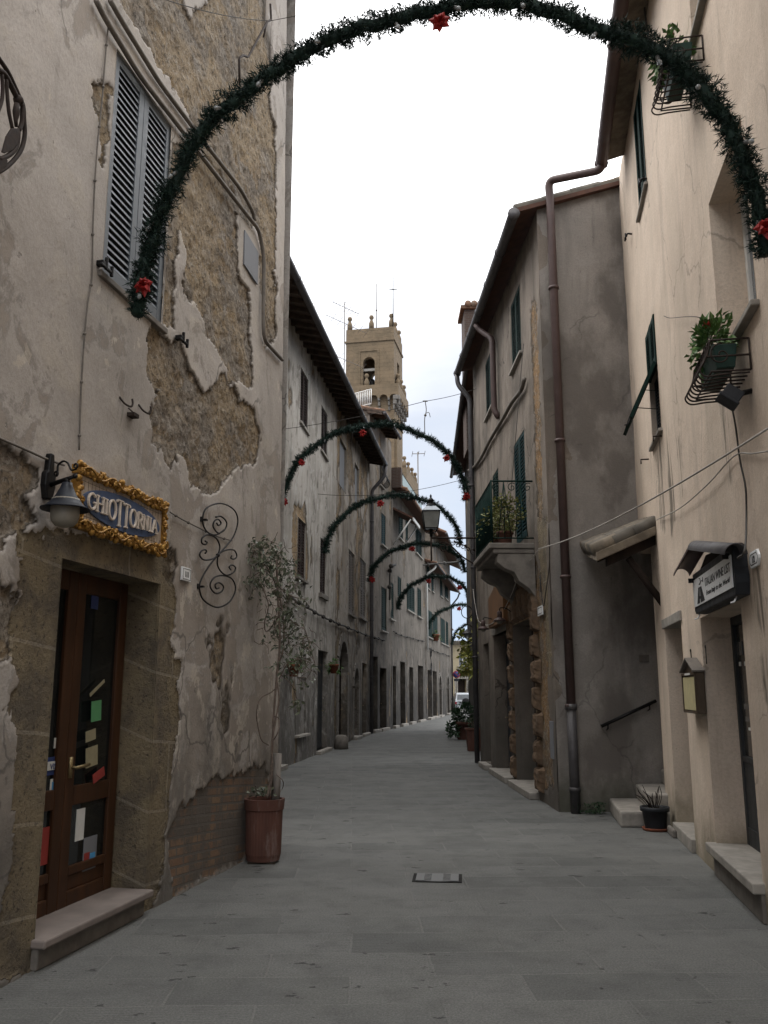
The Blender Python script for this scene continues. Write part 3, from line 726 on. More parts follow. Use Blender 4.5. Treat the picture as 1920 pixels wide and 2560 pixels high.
# recessed patch of cement above the shop door and lower flaking tones
sh = shutters(LA, win, M['grey_shutter'], HL, 2, .062, -.012, .045, .075)
sl = MB(); sl.bx(LA, win[0]-.05, win[1]+.05, win[2]-.05, win[2]-.004, -.1, .03); sl.build('sill', M['stone_dark'], HL, bev=.006)
def hold_back(u, v):
    m = MB(); s, z = LA.sz(u, v); m.bx(LA, s-.022, s+.022, z-.02, z+.02, 0, .06); m.bx(LA, s-.04, s+.12, z-.03, z-.008, .04, .062)
    m.bx(LA, s+.02, s+.04, z-.035, z+.06, .042, .066); m.bx(LA, s+.10, s+.12, z-.05, z+.03, .042, .066); m.build('shutter_catch', M['iron'], HL, bev=.006)
hold_back(243, 660); hold_back(440, 845)
# glazed double door inside the deep stone reveal
s0, s1, z0, z1 = door; sm = (s0+s1)/2-.06
def leaf(a, b):
    o0, o1 = -.31, -.255; m = MB(); st = .115
    m.bx(LA, a, a+st, z0, z1, o0, o1); m.bx(LA, b-st, b, z0, z1, o0, o1)
    zr = [z0, z0+.26, z0+.66, z0+.79, z1-.14, z1]
    m.bx(LA, a+st, b-st, zr[0], zr[0]+.10, o0, o1-.002); m.bx(LA, a+st, b-st, zr[0]+.20, zr[1], o0, o1-.002)
    m.bx(LA, a+st, b-st, zr[0]+.10, zr[0]+.20, o0, o1-.02)
    m.bx(LA, a+st, b-st, zr[2], zr[3], o0, o1-.002); m.bx(LA, a+st, b-st, zr[4], zr[5], o0, o1-.002)
    d = m.build('door', M['wood_door'], HL, bev=.008)
    for c, e in ((zr[1], zr[2]), (zr[3], zr[4])):
        q = MB(); q.bx(LA, a+st, b-st, c, e, o0+.02, o0+.03); q.build('pane', M['glass_dark'], d)
    return d
dl, dr = leaf(s0+.02, sm), leaf(sm+.004, s1-.03)
m = MB(); m.tube([LA.P(sm+.05, 1.09, -.255), LA.P(sm+.05, 1.09, -.20), LA.P(sm+.2, 1.10, -.195)], .012, 8); m.tube([LA.P(sm+.05, 1.02, -.253), LA.P(sm+.05, 1.16, -.253)], .018, 6)
m.build('handle', M['brass'], dr)
backing(LA, door, HL, M['dark'], -.35, 'dark_interior')
# things hung behind the glass
def stick(u0, v0, u1, v1, mat, name, parent, o=-.276, tilt=0.0):
    a, z1_ = LA.sz(u0, v0, o); b, z0_ = LA.sz(u1, v1, o); m = MB(); c = LA.P((a+b)/2, (z0_+z1_)/2, o); w, h = abs(b-a), z1_-z0_
    X = LA.d*math.cos(tilt)+UP*math.sin(tilt); Y = UP*math.cos(tilt)-LA.d*math.sin(tilt)
    m.box(c, (w, h, .004), (X, Y, LA.n)); return m.build(name, mat, parent), c, X, w, h
stick(136, 1845, 153, 1869, M['paper'], 'notice', dl)
vs, c, X, w, h = stick(118, 1894, 150, 1934, M['paper_navy'], 'card_sticker', dl)
stick(119, 1905, 150, 1922, M['paper'], 'card_sticker', dl, -.272)
text_mesh('VISA', .055, c+LA.n*.009-UP*.005, LA.d, UP, 'lettering', M['paper_navy'], vs, .001)
stick(126, 1948, 148, 1988, M['paper'], 'card_sticker', dl); stick(131, 1955, 146, 1982, M['paper_blue'], 'card_sticker', dl, -.272)
stick(100, 2072, 128, 2156, M['paper_red'], 'poster', dl)
stick(230, 1752, 251, 1802, M['paper_green'], 'hanging_card', dr, -.24, .08)
stick(224, 1715, 262, 1724, M['paper_tan'], 'bow', dr, -.24, .5)
stick(215, 1826, 238, 1851, M['paper_tan'], 'hanging_card', dr, -.24, .15)
stick(216, 1868, 242, 1914, M['paper_tan'], 'hanging_card', dr, -.24, .12)
stick(233, 1928, 260, 1947, M['paper_red'], 'notice', dr, -.25, .3)
stick(192, 2024, 208, 2098, M['paper'], 'notice', dr); stick(210, 2096, 238, 2168, M['board_grey'], 'card_sticker', dr)
stick(211, 2134, 222, 2166, M['paper_red'], 'card_sticker', dr, -.272); stick(222, 2134, 235, 2164, M['paper_blue'], 'card_sticker', dr, -.272)
q_, c, X, w, h = stick(229, 1488, 244, 1524, M['paper_navy'], 'round_sticker', dr)
step_stone(LA, s0-.02, s1-.02, .125, .176, -.34, .085, HL, M['stone_pink'])
m = MB(); m.bx(LA, s0+.0, s1-.05, .0, .125, -.2, .03); m.build('step_riser', M['stone_dark'], HL, bev=.01)
# pipes on the wall
def on(pl, pts, o): return [pl.hit(u, v, o) for u, v in pts]
pipe(on(LA, [(240, 0), (262, 45), (350, 190), (480, 358), (500, 385), (612, 530), (648, 575), (660, 640), (658, 800), (660, 850), (706, 900)], .035), .021, M['conduit'], HL, 'wall_pipe')
pipe(on(LA, [(275, 0), (302, 48), (398, 205), (500, 342), (600, 470), (634, 532), (636, 552)], .03), .020, M['conduit'], HL, 'wall_pipe')
m = MB()
m.hexa([LA.P(*LA.sz(u, v), 0) for u, v in ((608, 660), (642, 712), (644, 632), (610, 575))] + [LA.P(*LA.sz(u, v), .012) for u, v in ((608, 660), (642, 712), (644, 632), (610, 575))])
hp = m.build('meter_hatch', M['board_grey'], HL)
# top of the wall beyond the frame: eaves
roof_eaves(LA, -3, 9.8, 10.6, .05, HL, back=8, rafters=False, gutter=None)
# ================================================================ things on the near left wall
def on_root(name, label, cat, pl, u, v, o=0, group=None):
    return thing(name, label, cat, pl.hit(u, v, o), group)
# shop sign
sg = on_root('shop_sign', 'gilt framed shop sign with blue oval and raised pale letters above the glazed door', 'sign', LA, 300, 1280)
s0, s1, z0, z1 = LA.rect(188, 416, 1163, 1250, 1322, 1393, .05)
s0f, s1f = s0, s1; cs, cz = (s0+s1)/2, (z0+z1)/2; hw, hh = (s1-s0)/2, (z1-z0)/2
m = MB(); m.bx(LA, s0+.03, s1-.03, z0+.03, z1-.03, .0, .035); m.build('panel', M['sign_cream'], sg)
m = MB()
rg = random.Random(5)
m = MB(); prev = None
for k in range(26):                               # fine crackle drawn as one connected net
    a = s0+.08+(s1-s0-.16)*k/25; L = rg.uniform(.03, .08)
    for zz in ((z1-.09-L, z1-.085), (z0+.085, z0+.09+L)): m.bx(LA, a, a+.0022, zz[0], zz[1], .035, .0362)
for zz in (z1-.10, z0+.10): m.bx(LA, s0+.08, s1-.078, zz, zz+.0022, .035, .0364)
m.build('crackle_lines', M['ink'], sg)
m = MB(); fw = .075
for a, b, c, d in ((s0, s1, z1-fw, z1), (s0, s1, z0, z0+fw), (s0, s0+fw, z0+fw, z1-fw), (s1-fw, s1, z0+fw, z1-fw)):
    m.bx(LA, a+.012, b-.012, c+.008, d-.008, .0, .055)
def lump(s, z, r, e=1.0):
    c = LA.P(s, z, .055); m.ball(c, r, 8, (.9, .9*e, 1.0))
per = []
n = 64
for i in range(n):
    t = i/n; q = t*2*(hw*2+hh*2-fw*2)
    a, b = hw*2-fw, hh*2-fw; q = t*2*(a+b)
    if q < a: p = (s0+fw/2+q, z1-fw/2)
    elif q < a+b: p = (s1-fw/2, z1-fw/2-(q-a))
    elif q < 2*a+b: p = (s1-fw/2-(q-a-b), z0+fw/2)
    else: p = (s0+fw/2, z0+fw/2+(q-2*a-b))
    per.append(p)
for i, (a, b) in enumerate(per):
    for k in range(3):
        lump(a+rg.uniform(-.03, .03), b+rg.uniform(-.036, .036), rg.uniform(.012, .027))
    if i % 4 == 0:                                # acanthus leaf: pointed fan of lobes
        ang = rg.uniform(0, 6.28)
        for k in range(5):
            t = ang+(k-2)*.45; L = .045*(1-.12*abs(k-2))
            X = LA.d*math.cos(t)+UP*math.sin(t)
            c = LA.P(a, b, .07); m.tube([c, c+X*L*.5+LA.n*.008, c+X*L-LA.n*.006], [.007, .011, .002], 6)
    if i % 9 == 4:
        m.tube(spiral(LA.P(a, b, .075), LA.d, UP, .008, .036, 0, 7.5, 26), .006, 6)
for side, zc in ((1, z1-fw*.5), (-1, z0+fw*.5)):   # long wavy ribbon
    m.tube([LA.P(s0+.04+(s1-s0-.08)*i/60, zc+.026*math.sin(i*.42), .074) for i in range(61)], .007, 6)
m.build('gilt_frame', M['gilt'], sg)
o0 = LA.sz(207, 1253, .05); o1 = LA.sz(399, 1316, .05); ot = LA.sz(262, 1228, .05); ob_ = LA.sz(360, 1340, .05)
os_, oz = (o0[0]+o1[0])/2, (o0[1]+o1[1])/2; oa = abs(o1[0]-o0[0])/2; obh = hh*.60
ell = [LA.P(os_+oa*math.cos(2*math.pi*i/48), oz+obh*math.sin(2*math.pi*i/48), .038) for i in range(48)]
m = MB(); m.prism(ell, LA.n*.014); m.build('oval_plaque', M['sign_blue'], sg, bev=.003)
def arc(cx, cy, rx, ry, a0, a1, n=16): return [(cx+rx*math.cos(R(a0+(a1-a0)*i/n)), cy+ry*math.sin(R(a0+(a1-a0)*i/n))) for i in range(n+1)]
GL = {'G': [arc(.55, .5, .5, .5, 40, 330), [(.98, .22), (.98, .46)], [(.72, .46), (1.1, .46)]],
      'H': [[(.1, 0), (.1, 1)], [(.9, 0), (.9, 1)], [(.1, .52), (.9, .52)], [(-.1, 0), (.3, 0)], [(-.1, 1), (.3, 1)], [(.7, 0), (1.1, 0)], [(.7, 1), (1.1, 1)]],
      'I': [[(.5, 0), (.5, 1)], [(.1, 0), (.9, 0)], [(.1, 1), (.9, 1)]],
      'O': [arc(.5, .5, .5, .5, 0, 360, 28)],
      'T': [[(.5, 0), (.5, 1)], [(0, 1), (1, 1)], [(0, .9), (0, 1)], [(1, .9), (1, 1)], [(.25, 0), (.75, 0)]],
      'R': [[(.15, 0), (.15, 1)], [(.15, 1), (.5, 1)]+arc(.5, .75, .4, .25, 90, -90, 10)+[(.15, .5)], [(.45, .5), (1.05, 0)], [(-.05, 0), (.35, 0)]],
      'N': [[(.1, 0), (.1, 1)], [(.1, 1), (.9, 0)], [(.9, 0), (.9, 1)], [(-.1, 0), (.3, 0)], [(.7, 1), (1.1, 1)], [(-.08, 1), (.1, 1)]],
      'A': [[(.0, 0), (.5, 1)], [(.5, 1), (1, 0)], [(.2, .36), (.8, .36)], [(-.15, 0), (.2, 0)], [(.8, 0), (1.15, 0)]]}
word = [('G', .105, .72, 0), ('H', .10, .72, 0), ('I', .045, .70, 0), ('O', .105, .92, -.06), ('T', .09, 1.25, -.16), ('T', .09, 1.15, -.16), ('O', .10, .86, -.1), ('R', .085, .8, -.06), ('N', .085, .74, -.03), ('I', .045, .70, -.02), ('A', .085, .70, -.02)]
tw = sum(w for _, w, _, _ in word)+.16*.1*10; sc_ = oa*1.80/tw; x = os_-oa*.92
for ch, w, h, dy in word:
    w_, h_ = w*sc_, h*obh*1.12; zb = oz-h_*.5+dy*obh*.35; m = MB()
    for st in GL[ch]:
        th = .017 if len(st) == 2 and abs(st[0][1]-st[1][1]) < .02 else .023
        pts = [LA.P(x+p[0]*w_, zb+p[1]*h_, .060) for p in st]
        m.ribbon(pts, LA.n, th*sc_*.75, .018)
    m.build('letter', M['letter'], sg, bev=.003, seg=1); x += w_+.016*sc_
# bell lamp
lp = on_root('wall_lamp', 'black bell shaped wall lamp with frosted globe left of the gilt sign', 'wall lamp', LA, 112, 1195)
a, z = LA.sz(113, 1197); o = .17; zc = LA.sz(168, 1207, o)[1]; sc0 = LA.sz(168, 1207, o)[0]
m = MB()
pts = [(-.03, -.135), (-.055, -.05), (-.05, .03), (-.03, .05), (-.018, .16), (.018, .16), (.03, .05), (.05, .03), (.055, -.05), (.03, -.135)]
m.prism([LA.P(a+p, z+q, 0) for p, q in pts], LA.n*.045)
m.build('backplate', M['iron'], lp, bev=.01)
tip = LA.P(sc0, zc+.025, o); root_ = LA.P(a, zc+.0, .04)
m = MB(); e = tip+(tip-root_)*.45; m.tube([root_, tip, e], [.016, .014, .011], 8); m.ball(e, .016)
X = (tip-root_).normalized()
m.tube(spiral(root_+X*.035+UP*.06, X, UP, .006, .022, 4, -1.2, 16)+smooth_path([root_+X*.05+UP*.075, root_+X*.05+UP*.11, root_+X*.09+UP*.125, root_+X*.13+UP*.10, root_+X*.16+UP*.05, root_+X*.19+UP*.045], 5)+spiral(root_+X*.19+UP*.065, X, UP, .022, .005, -1.4, 4.5, 16), .0065, 6)
m.tube([tip, tip-UP*.03], .016, 8)
m.build('bracket_arm', M['iron'], lp)
top = tip-UP*.02; zb = LA.sz(165, 1272, o)[1]; H = top.z-zb
m = MB(); m.lathe([(.012, 0), (.03, -.005), (.036, -.03*1), (.046, -H*.3), (.066, -H*.55), (.098, -H*.8), (.128, -H*.95), (.148, -H), (.146, -H-.008), (.12, -H*.93), (.085, -H*.75), (.05, -H*.5)], top, 28, caps=False)
m.build('shade', simple('lamp_enamel', (.014, .017, .024), .5, .0, var=.2, scale=18, bump=.05), lp)
gz = LA.sz(165, 1320, o)[1]; gh = top.z-H-gz
m = MB(); m.lathe([(.083, .06), (.086, -gh*.1), (.085, -gh*.45), (.078, -gh*.7), (.055, -gh*.92), (.02, -gh), (0.001, -gh)], top-UP*H, 24); m.build('globe', M['glass_frost'], lp)
# wrought iron scroll
sw = on_root('iron_scroll', 'black wrought iron double scroll fixed to the plaster right of the sign', 'wall ornament', LA, 545, 1388)
Z2 = lambda pts, o=.05: [LA.hit(x/2.304, 850+y/2.304, o) for x, y in pts]
strokes = [[(1248, 1055), (1258, 1068), (1273, 1055), (1258, 1034), (1236, 1042), (1228, 1075), (1258, 1112), (1296, 1090), (1305, 1050), (1275, 1017), (1243, 1020)],
           [(1258, 1118), (1225, 1122), (1185, 1095), (1167, 1035), (1190, 968), (1270, 941), (1345, 975), (1370, 1040), (1348, 1125), (1300, 1190), (1255, 1240), (1200, 1308), (1157, 1385), (1150, 1440), (1175, 1500), (1250, 1540), (1320, 1510), (1356, 1440), (1340, 1380), (1290, 1357), (1235, 1368), (1210, 1415), (1238, 1458), (1275, 1450), (1287, 1420), (1262, 1398), (1240, 1410), (1246, 1432), (1262, 1428)],
           [(1296, 1090), (1258, 1118)],
           [(1182, 1158), (1193, 1166), (1182, 1178), (1162, 1168), (1166, 1138), (1200, 1122), (1245, 1142), (1266, 1190), (1255, 1240)],
           [(1182, 1228), (1190, 1220), (1182, 1208), (1160, 1216), (1151, 1242), (1175, 1266), (1220, 1262), (1255, 1240)],
           [(1335, 1242), (1330, 1256), (1348, 1262), (1364, 1245), (1350, 1212), (1312, 1208), (1275, 1222), (1255, 1240)],
           [(1255, 1240), (1252, 1290), (1270, 1330), (1305, 1355), (1345, 1338), (1357, 1312), (1337, 1296), (1320, 1308), (1330, 1324)]]
m = MB()
for st in strokes: m.tube(smooth_path(Z2(st), 6), .0075, 8)
m.ball(Z2([(1255, 1240)])[0], .02); m.build('scroll', M['iron'], sw)
for c in ((1160, 1035), (1140, 1420)):
    m = MB(); a, z = LA.sz(c[0]/2.304, 850+c[1]/2.304); m.bx(LA, a-.03, a+.012, z-.022, z+.022, 0, .012); m.bx(LA, a, a+.03, z-.008, z+.008, .012, .05); m.build('wall_lug', M['iron'], sw)
# house number plates
def number_plate(pl, r, num, label, octo=False, name='house_number'):
    s0, s1, z0, z1 = r; t = thing(name, label, 'house number', pl.P((s0+s1)/2, z0))
    m = MB(); c = (s1-s0)*.16
    pts = [(s0+c, z0), (s1-c, z0), (s1, z0+c), (s1, z1-c), (s1-c, z1), (s0+c, z1), (s0, z1-c), (s0, z0+c)] if octo else [(s0, z0), (s1, z0), (s1, z1), (s0, z1)]
    m.prism([pl.P(a, b, .004) for a, b in pts], pl.n*.018); m.build('plate', M['plate_white'], t, bev=.003)
    m = MB(); e = (s1-s0)*.07; w = (s1-s0)*.03
    ins = lambda k: [(s0+(s1-s0)/2+(a-(s0+s1)/2)*(1-k), (z0+z1)/2+(b-(z0+z1)/2)*(1-k*(s1-s0)/(z1-z0))) for a, b in pts]
    A, B = ins(.13), ins(.17); n = len(A)
    for i in range(n):
        j = (i+1) % n; m.hexa([pl.P(*A[i], .0221), pl.P(*A[j], .0221), pl.P(*B[j], .0221), pl.P(*B[i], .0221), pl.P(*A[i], .0235), pl.P(*A[j], .0235), pl.P(*B[j], .0235), pl.P(*B[i], .0235)])
    m.build('border', M['ink'], t)
    X = pl.d if pl.d.cross(UP).dot(pl.n) > 0 else -pl.d
    if num: text_mesh(num, (z1-z0)*.56, pl.P((s0+s1)/2, (z0+z1)/2-.005, .0235), X, UP, 'numerals', M['ink'], t, .001, sx=.82, bold=.002)
    return t
number_plate(LA, LA.rect(450, 472, 1416, 1422, 1450, 1456, 0), '111', 'white house number plate reading 111 right of the shop door')
# hooks and small irons
for (u, v, lab) in ((303, 1012, 'upper left one of three small rusty hooks in the left plaster'), (350, 1030, 'right hand one of three small rusty hooks in the left plaster')):
    m = MB(); a, z = LA.sz(u, v); m.tube(smooth_path([LA.P(a-.03, z+.05, 0), LA.P(a-.025, z, .04), LA.P(a+.01, z-.015, .07), LA.P(a+.03, z+.01, .075), LA.P(a+.03, z+.05, .07)], 4), .008, 6)
    tag(m.build('wall_hook', M['iron_rust'], origin=LA.P(a, z)), lab, 'hook')
m = MB(); a, z = LA.sz(322, 1036); m.bx(LA, a-.03, a+.05, z-.022, z+.008, 0, .06); m.tube([LA.P(a-.03, z+.04, .01), LA.P(a-.01, z, .05)], .006)
tag(m.build('iron_peg', M['iron_rust'], origin=LA.P(a, z), bev=.004), 'flat rusty iron peg below the two small hooks', 'peg')
# bent rod carrying the wire
m = MB(); m.tube(smooth_corners(on(LA, [(599, 213), (598, 145), (608, 138), (620, 143), (668, 54), (678, 50), (676, 10)], .12), .04), .012, 8)
m.tube(on(LA, [(668, 54), (659, 92)], .12), .010, 6); tag(m.build('bent_rod', M['iron_rust'], origin=LA.hit(620, 143, 0)), 'bent rusty iron rod on bare stone high on the left wall', 'iron rod')
# wires
def wire(path, r, mat, label, name='cable', cat='cable', knots=0, n=6):
    m = MB(); m.tube(path, r, n)
    if knots:
        for i in range(knots):
            p = path[int((i+.5)*len(path)/knots)]; m.ball(p, r*2.3, 6)
    return tag(m.build(name, mat, origin=path[len(path)//2]), label, cat)
wire(smooth_path(on(LA, [(271, 60), (262, 160), (258, 217), (250, 300), (243, 369), (236, 480), (232, 586), (230, 694), (219, 760), (210, 860), (204, 955), (200, 1050), (198, 1125)], .012), 4), .0055, M['conduit'], 'thin vertical cable with clips between the left wall edge and the grey shutters', knots=9)
wire(on(LA, [(-60, 1070), (0, 1096), (60, 1122), (110, 1145), (160, 1163)], .02), .008, M['conduit'], 'thin cable running down to the bell shaped lamp')
wire(smooth_path(on(LA, [(425, 1280), (455, 1298), (490, 1316), (540, 1340), (580, 1352)], .02), 4), .006, M['conduit'], 'short clipped cable between the gilt sign and the climbing plant', knots=4)
pA, pB = LA.hit(676, 52, .12), at(1560, -190, 8.0)
wire(sag(LA.hit(380, -12, .12), pA, .05, 8)+sag(pA, pB, .10, 16)[1:], .004, M['cable'], 'thin wire crossing the street high above the nearest garland arch')
# leafy iron ornament at the left edge
io = on_root('iron_ornament', 'brown wrought iron ornament with leaf shapes at the upper left edge', 'wall ornament', LA, -20, 300)
Z7 = lambda pts, o=.22: [LA.hit(x/7.13, 140+y/7.13, o) for x, y in pts]
m = MB()
for st, r in (([(-400, -250), (-150, -120), (0, 75), (150, 300), (290, 600), (370, 780), (415, 900), (430, 1150), (440, 1400), (385, 1650), (250, 1850), (60, 2020), (-200, 2120), (-420, 2000)], .013), ([(-300, 100), (0, 260), (110, 370), (250, 640), (310, 760)], .016),
              ([(30, 330), (50, 560), (30, 800), (-60, 1050)], .011), ([(115, 420), (130, 700), (160, 1000), (220, 1290)], .011), ([(400, 850), (395, 1050), (385, 1200), (340, 1330)], .013), ([(330, 1350), (300, 1600), (170, 1760), (-30, 1850)], .014)):
    m.tube(smooth_path(Z7(st), 5), r, 8)
m.ball(Z7([(330, 790)])[0], .03); m.tube(Z7([(300, 850), (290, 1000), (280, 1150), (290, 1260)]), [.016, .022, .012, .01], 8); m.build('stem', M['iron_rust'], io)
for lf in ([(180, 1290), (320, 1290), (330, 1400), (290, 1560), (200, 1680), (60, 1740), (10, 1720), (60, 1540), (90, 1430)], [(-120, 1750), (60, 1800), (110, 1860), (100, 1960), (-20, 2060), (-180, 2050)]):
    m = MB(); m.prism(Z7(lf), LA.n*.012); m.build('leaf', M['iron_rust'], io, bev=.004)
m = MB(); m.tube([LA.P(*LA.sz(-60, 150, .22), 0), LA.P(*LA.sz(-60, 150, .22), .22)], .016, 8); m.build('wall_arm', M['iron_rust'], io)

# ================================================================ left row: long pale house
HB = thing('long_pale_house', 'long pale house with brown shutters and deep dark eaves behind the climbing plant', 'house', LB.P(6, 0))
sB = LB.sz(838, 1500)[0]
R1 = lambda *a: LB.rect(*a)
up1 = R1(751, 770, 918, 947, 1058, 1080); up2 = R1(803, 818, 1014, 1034, 1128, 1145)
lo0 = R1(683, 695, 1262, 1272, 1418, 1424); lo1 = R1(744, 764, 1294, 1307, 1446, 1451); lo2 = R1(800, 815, 1347, 1352, 1486, 1489)
d1 = R1(793, 818, 1625, 1628, 1874, 1862); bw = R1(740, 764, 1691, 1694, 1838, 1832)
d0 = R1(683, 697, 1635, 1638, 1932, 1924); d0 = (d0[0], d0[1], .1, d0[3]); d1 = (d1[0], d1[1], .09, d1[3])
sq = R1(744, 762, 1640, 1644, 1664, 1666)
flk = lambda a, b: (lambda X, Y: ((fbm(X*1.3, Y*.6, 5, a, .66)-b)*9))
(sg_n, zg_n), (sg_f, zg_f) = LB.sz(710, 628, .68), LB.sz(946, 1121, .68)
zt_at = lambda s: zg_n+(zg_f-zg_n)*(s-sg_n)/(sg_f-sg_n)+.167
zt = zt_at(LB.len)
wall('wall', LB, 0, sB, 0, zt+.15, M['plaster_pale'], HB, holes=[(*up1, .09), (*up2, .09), (*lo0, .1), (*lo1, .1), (*lo2, .1), (*d1, .25), (*d0, .2), (*bw, .03), (*sq, .2)],
     polys=dict(peel=[[(736, 1262), (764, 1262), (768, 1330), (772, 1400), (768, 1462), (736, 1445), (730, 1350)]]), step=.06, coarse=.5, fs=(2.5, sB), rough=.02, ragged=.12, solid=7, top=lambda s: zt_at(s)+.05, extra_peel=flk(31, .66), peel_d=.03)
for r in (up1, up2): shutters(LB, r, M['brown_shutter'], HB, 2, .075, -.02, .04, .06, frame=M['white_frame']); sill(LB, r, HB, M['stone'], .07, .06, .08)
for r in (lo0, lo1, lo2): shutters(LB, r, M['brown_shutter'], HB, 2, .08, -.03, .04, .07); sill(LB, r, HB, M['stone_dark'], .12 if r is lo2 else .06, .08, .1)
plank_door(LB, d1, HB, M['door_grey'], -.14, 1); plank_door(LB, d0, HB, M['wood_dark'], -.1, 1)
step_stone(LB, d1[0]-.1, d1[1]+.2, 0, .09, -.2, .14, HB); step_stone(LB, d0[0]-.1, d0[1]+.3, 0, .1, -.2, .16, HB)
sill(LB, bw, HB, M['stone'], .06, .12, .12); backing(LB, bw, HB, M['plaster_pale'], -.03, 'blind_panel'); backing(LB, sq, HB, M['dark'], -.18, 'vent_opening')
roof_eaves(LB, 0, sB, zt_at(0), .62, HB, slope=.22, rafter=.5, rise=zt_at(sB)-zt_at(0))
for u, v in ((800, 1058), (736, 1448)):
    pass
HC = thing('patchy_stone_house', 'house with flaking plaster over stone, grey louvres and arched doorway before the tall downpipe', 'house', LB.P(sB+3, 0))
eB = LB.len
w5 = R1(871, 886, 1373, 1386, 1535, 1540); w6 = R1(900, 914, 1398, 1403, 1546, 1549)
b1 = R1(849, 866, 1102, 1112, 1222, 1228); b2 = R1(887, 897, 1160, 1168, 1258, 1262); b3 = R1(834.5, 842, 1108, 1114, 1194, 1198)
ar = R1(846, 868, 1600, 1606, 1850, 1842); ar = (ar[0], ar[1], .05, ar[3]); ar2 = R1(884, 896, 1668, 1672, 1840, 1835); ar2 = (ar2[0], ar2[1], .05, ar2[3]); d3 = R1(905, 916, 1657, 1659, 1836, 1830); d3 = (d3[0], d3[1], .1, d3[3])
wall('wall', LB, sB, eB, 0, zt+.15, M['plaster_patchy'], HC, holes=[(*w5, .1), (*w6, .1), (*b1, .08), (*b2, .08), (*b3, .08), (*ar, .3), (*ar2, .22), (*d3, .25)],
     polys=dict(tuff=[[(838, 1870), (838, 1610), (845, 1592), (856, 1586), (868, 1592), (873, 1610), (873, 1850)]]), step=.06, coarse=.5, rough=.03, ragged=.15, solid=7, top=lambda s: zt_at(s)+.05, extra_peel=lambda X, Y: (fbm(X*.9, Y*.6, 5, 41, .62)-.54+.02*np.clip(Y-6, 0, 3))*12, peel_d=.035)
for r in (w5, w6): shutters(LB, r, M['wood_shutter'], HC, 2, .1, -.03, .04, .08, tiers=2); sill(LB, r, HC, M['stone_dark'], .06, .08, .1)
for r in (b1, b2, b3): backing(LB, r, HC, M['board_grey'], -.07, 'boarded_window')
def arch_door(pl, r, root, mat, o=-.2, ring=.22, stone='stone_dark'):
    s0, s1, z0, z1 = r; c = (s0+s1)/2; w = (s1-s0)/2; n = 9
    m = MB()                                      # spandrel fills that round the head of the opening
    for sg_ in (-1, 1):
        pts = [(c+sg_*w*1.01, z1+.01)]+[(c+sg_*w*math.cos(R(90*i/8)), z1-w+w*math.sin(R(90*i/8))) for i in range(9)]
        m.prism([pl.P(a, b, -.001) for a, b in pts], pl.n*(o+.02))
    m.build('arch_head', M[stone], root)
    m = MB()
    for i in range(n):
        a0, a1 = R(180*i/n+1.2), R(180*(i+1)/n-1.2); q = []
        for oo in (-.05, .035):
            for rr, aa in ((w, a0), (w+ring, a0), (w+ring, a1), (w, a1)): q.append(pl.P(c+rr*math.cos(aa), z1-w+rr*math.sin(aa), oo))
        m.hexa(q)
    zz = z0
    while zz < z1-w-.1:
        h = min(.42, z1-w-zz)
        for sg_ in (-1, 1): a, b = c+sg_*w, c+sg_*(w+ring*random.uniform(.9, 1.25)); m.bx(pl, min(a, b), max(a, b), zz+.006, zz+h-.006, -.05, .03)
        zz += .42
    m.build('stone_surround', M[stone], root, bev=.012)
    plank_door(pl, r, root, mat, o)
arch_door(LB, ar, HC, M['wood_dark'], -.2, .3); arch_door(LB, ar2, HC, M['door_plank'], -.15, .2); plank_door(LB, d3, HC, M['door_plank'], -.15)
for r in (ar2, d3): step_stone(LB, r[0]-.1, r[1]+.15, 0, .10, -.2, .16, HC)
roof_eaves(LB, sB, eB+.1, zt_at(sB), .62, HC, slope=.22, rafter=.5, rise=zt_at(eB)-zt_at(sB))
gx = LB.hit(937, 1120, .55)
pipe([LB.P(eB, zt-.25, .68), LB.P(eB-.02, zt-.7, .62), LB.P(eB-.08, zt-1.3, .12), LB.P(eB-.1, 5, .12), LB.P(eB-.1, 0.02, .12)], .075, M['pipe_grey'], HC, clamps=[LB.P(eB-.1, z, .12) for z in (2.2, 4.4, 6.6, 8.4)])
# bollard by the arched doorway
bp = LB.hit(853, 1850, .3); bp.z = 0
m = MB(); m.lathe([(.21, 0), (.20, .22), (.18, .34), (.12, .39), (.02, .40)], bp, 16); tag(m.build('stone_bollard', M['stone_dark'], origin=bp), 'rounded pale stone bollard beside the arched doorway', 'bollard')
# ---------------------------------------------------------------- narrow house after the tall downpipe
HD = thing('narrow_house', 'narrow house with a bulging window grille between the downpipe and the terrace', 'house', LC.P(2, 0))
cR = lambda *a: LC.rect(*a)
g1 = cR(949, 957, 1130, 1140, 1212, 1220); v1 = cR(953, 964, 1285, 1288, 1362, 1367); v2 = cR(953, 966, 1468, 1471, 1576, 1579)
e1 = cR(931, 944, 1640, 1642, 1826, 1822); e2 = cR(950, 966, 1669, 1671, 1822, 1818); e1 = (e1[0], e1[1], .12, e1[3]); e2 = (e2[0], e2[1], .12, e2[3])
zc_ = 13.2
wall('wall', LC, 0, LC.len, 0, zc_, M['plaster_tan'], HD, holes=[(*g1, .12), (*v1, .08), (*v2, .08), (*e1, .3), (*e2, .3)], step=.08, coarse=.4, rough=.03, ragged=.15, solid=6, extra_peel=flk(51, .60), peel_d=.03)
for r in (v1, v2): shutters(LC, r, M['green_shutter'] if r is v2 else M['teal_shutter'], HD, 2, .1, -.02, .04, .07); sill(LC, r, HD, M['stone'], .07, .1, .1)
backing(LC, g1, HD, M['dark'], -.1, 'window'); sill(LC, g1, HD, M['stone'], .06, .1, .1)
m = MB()
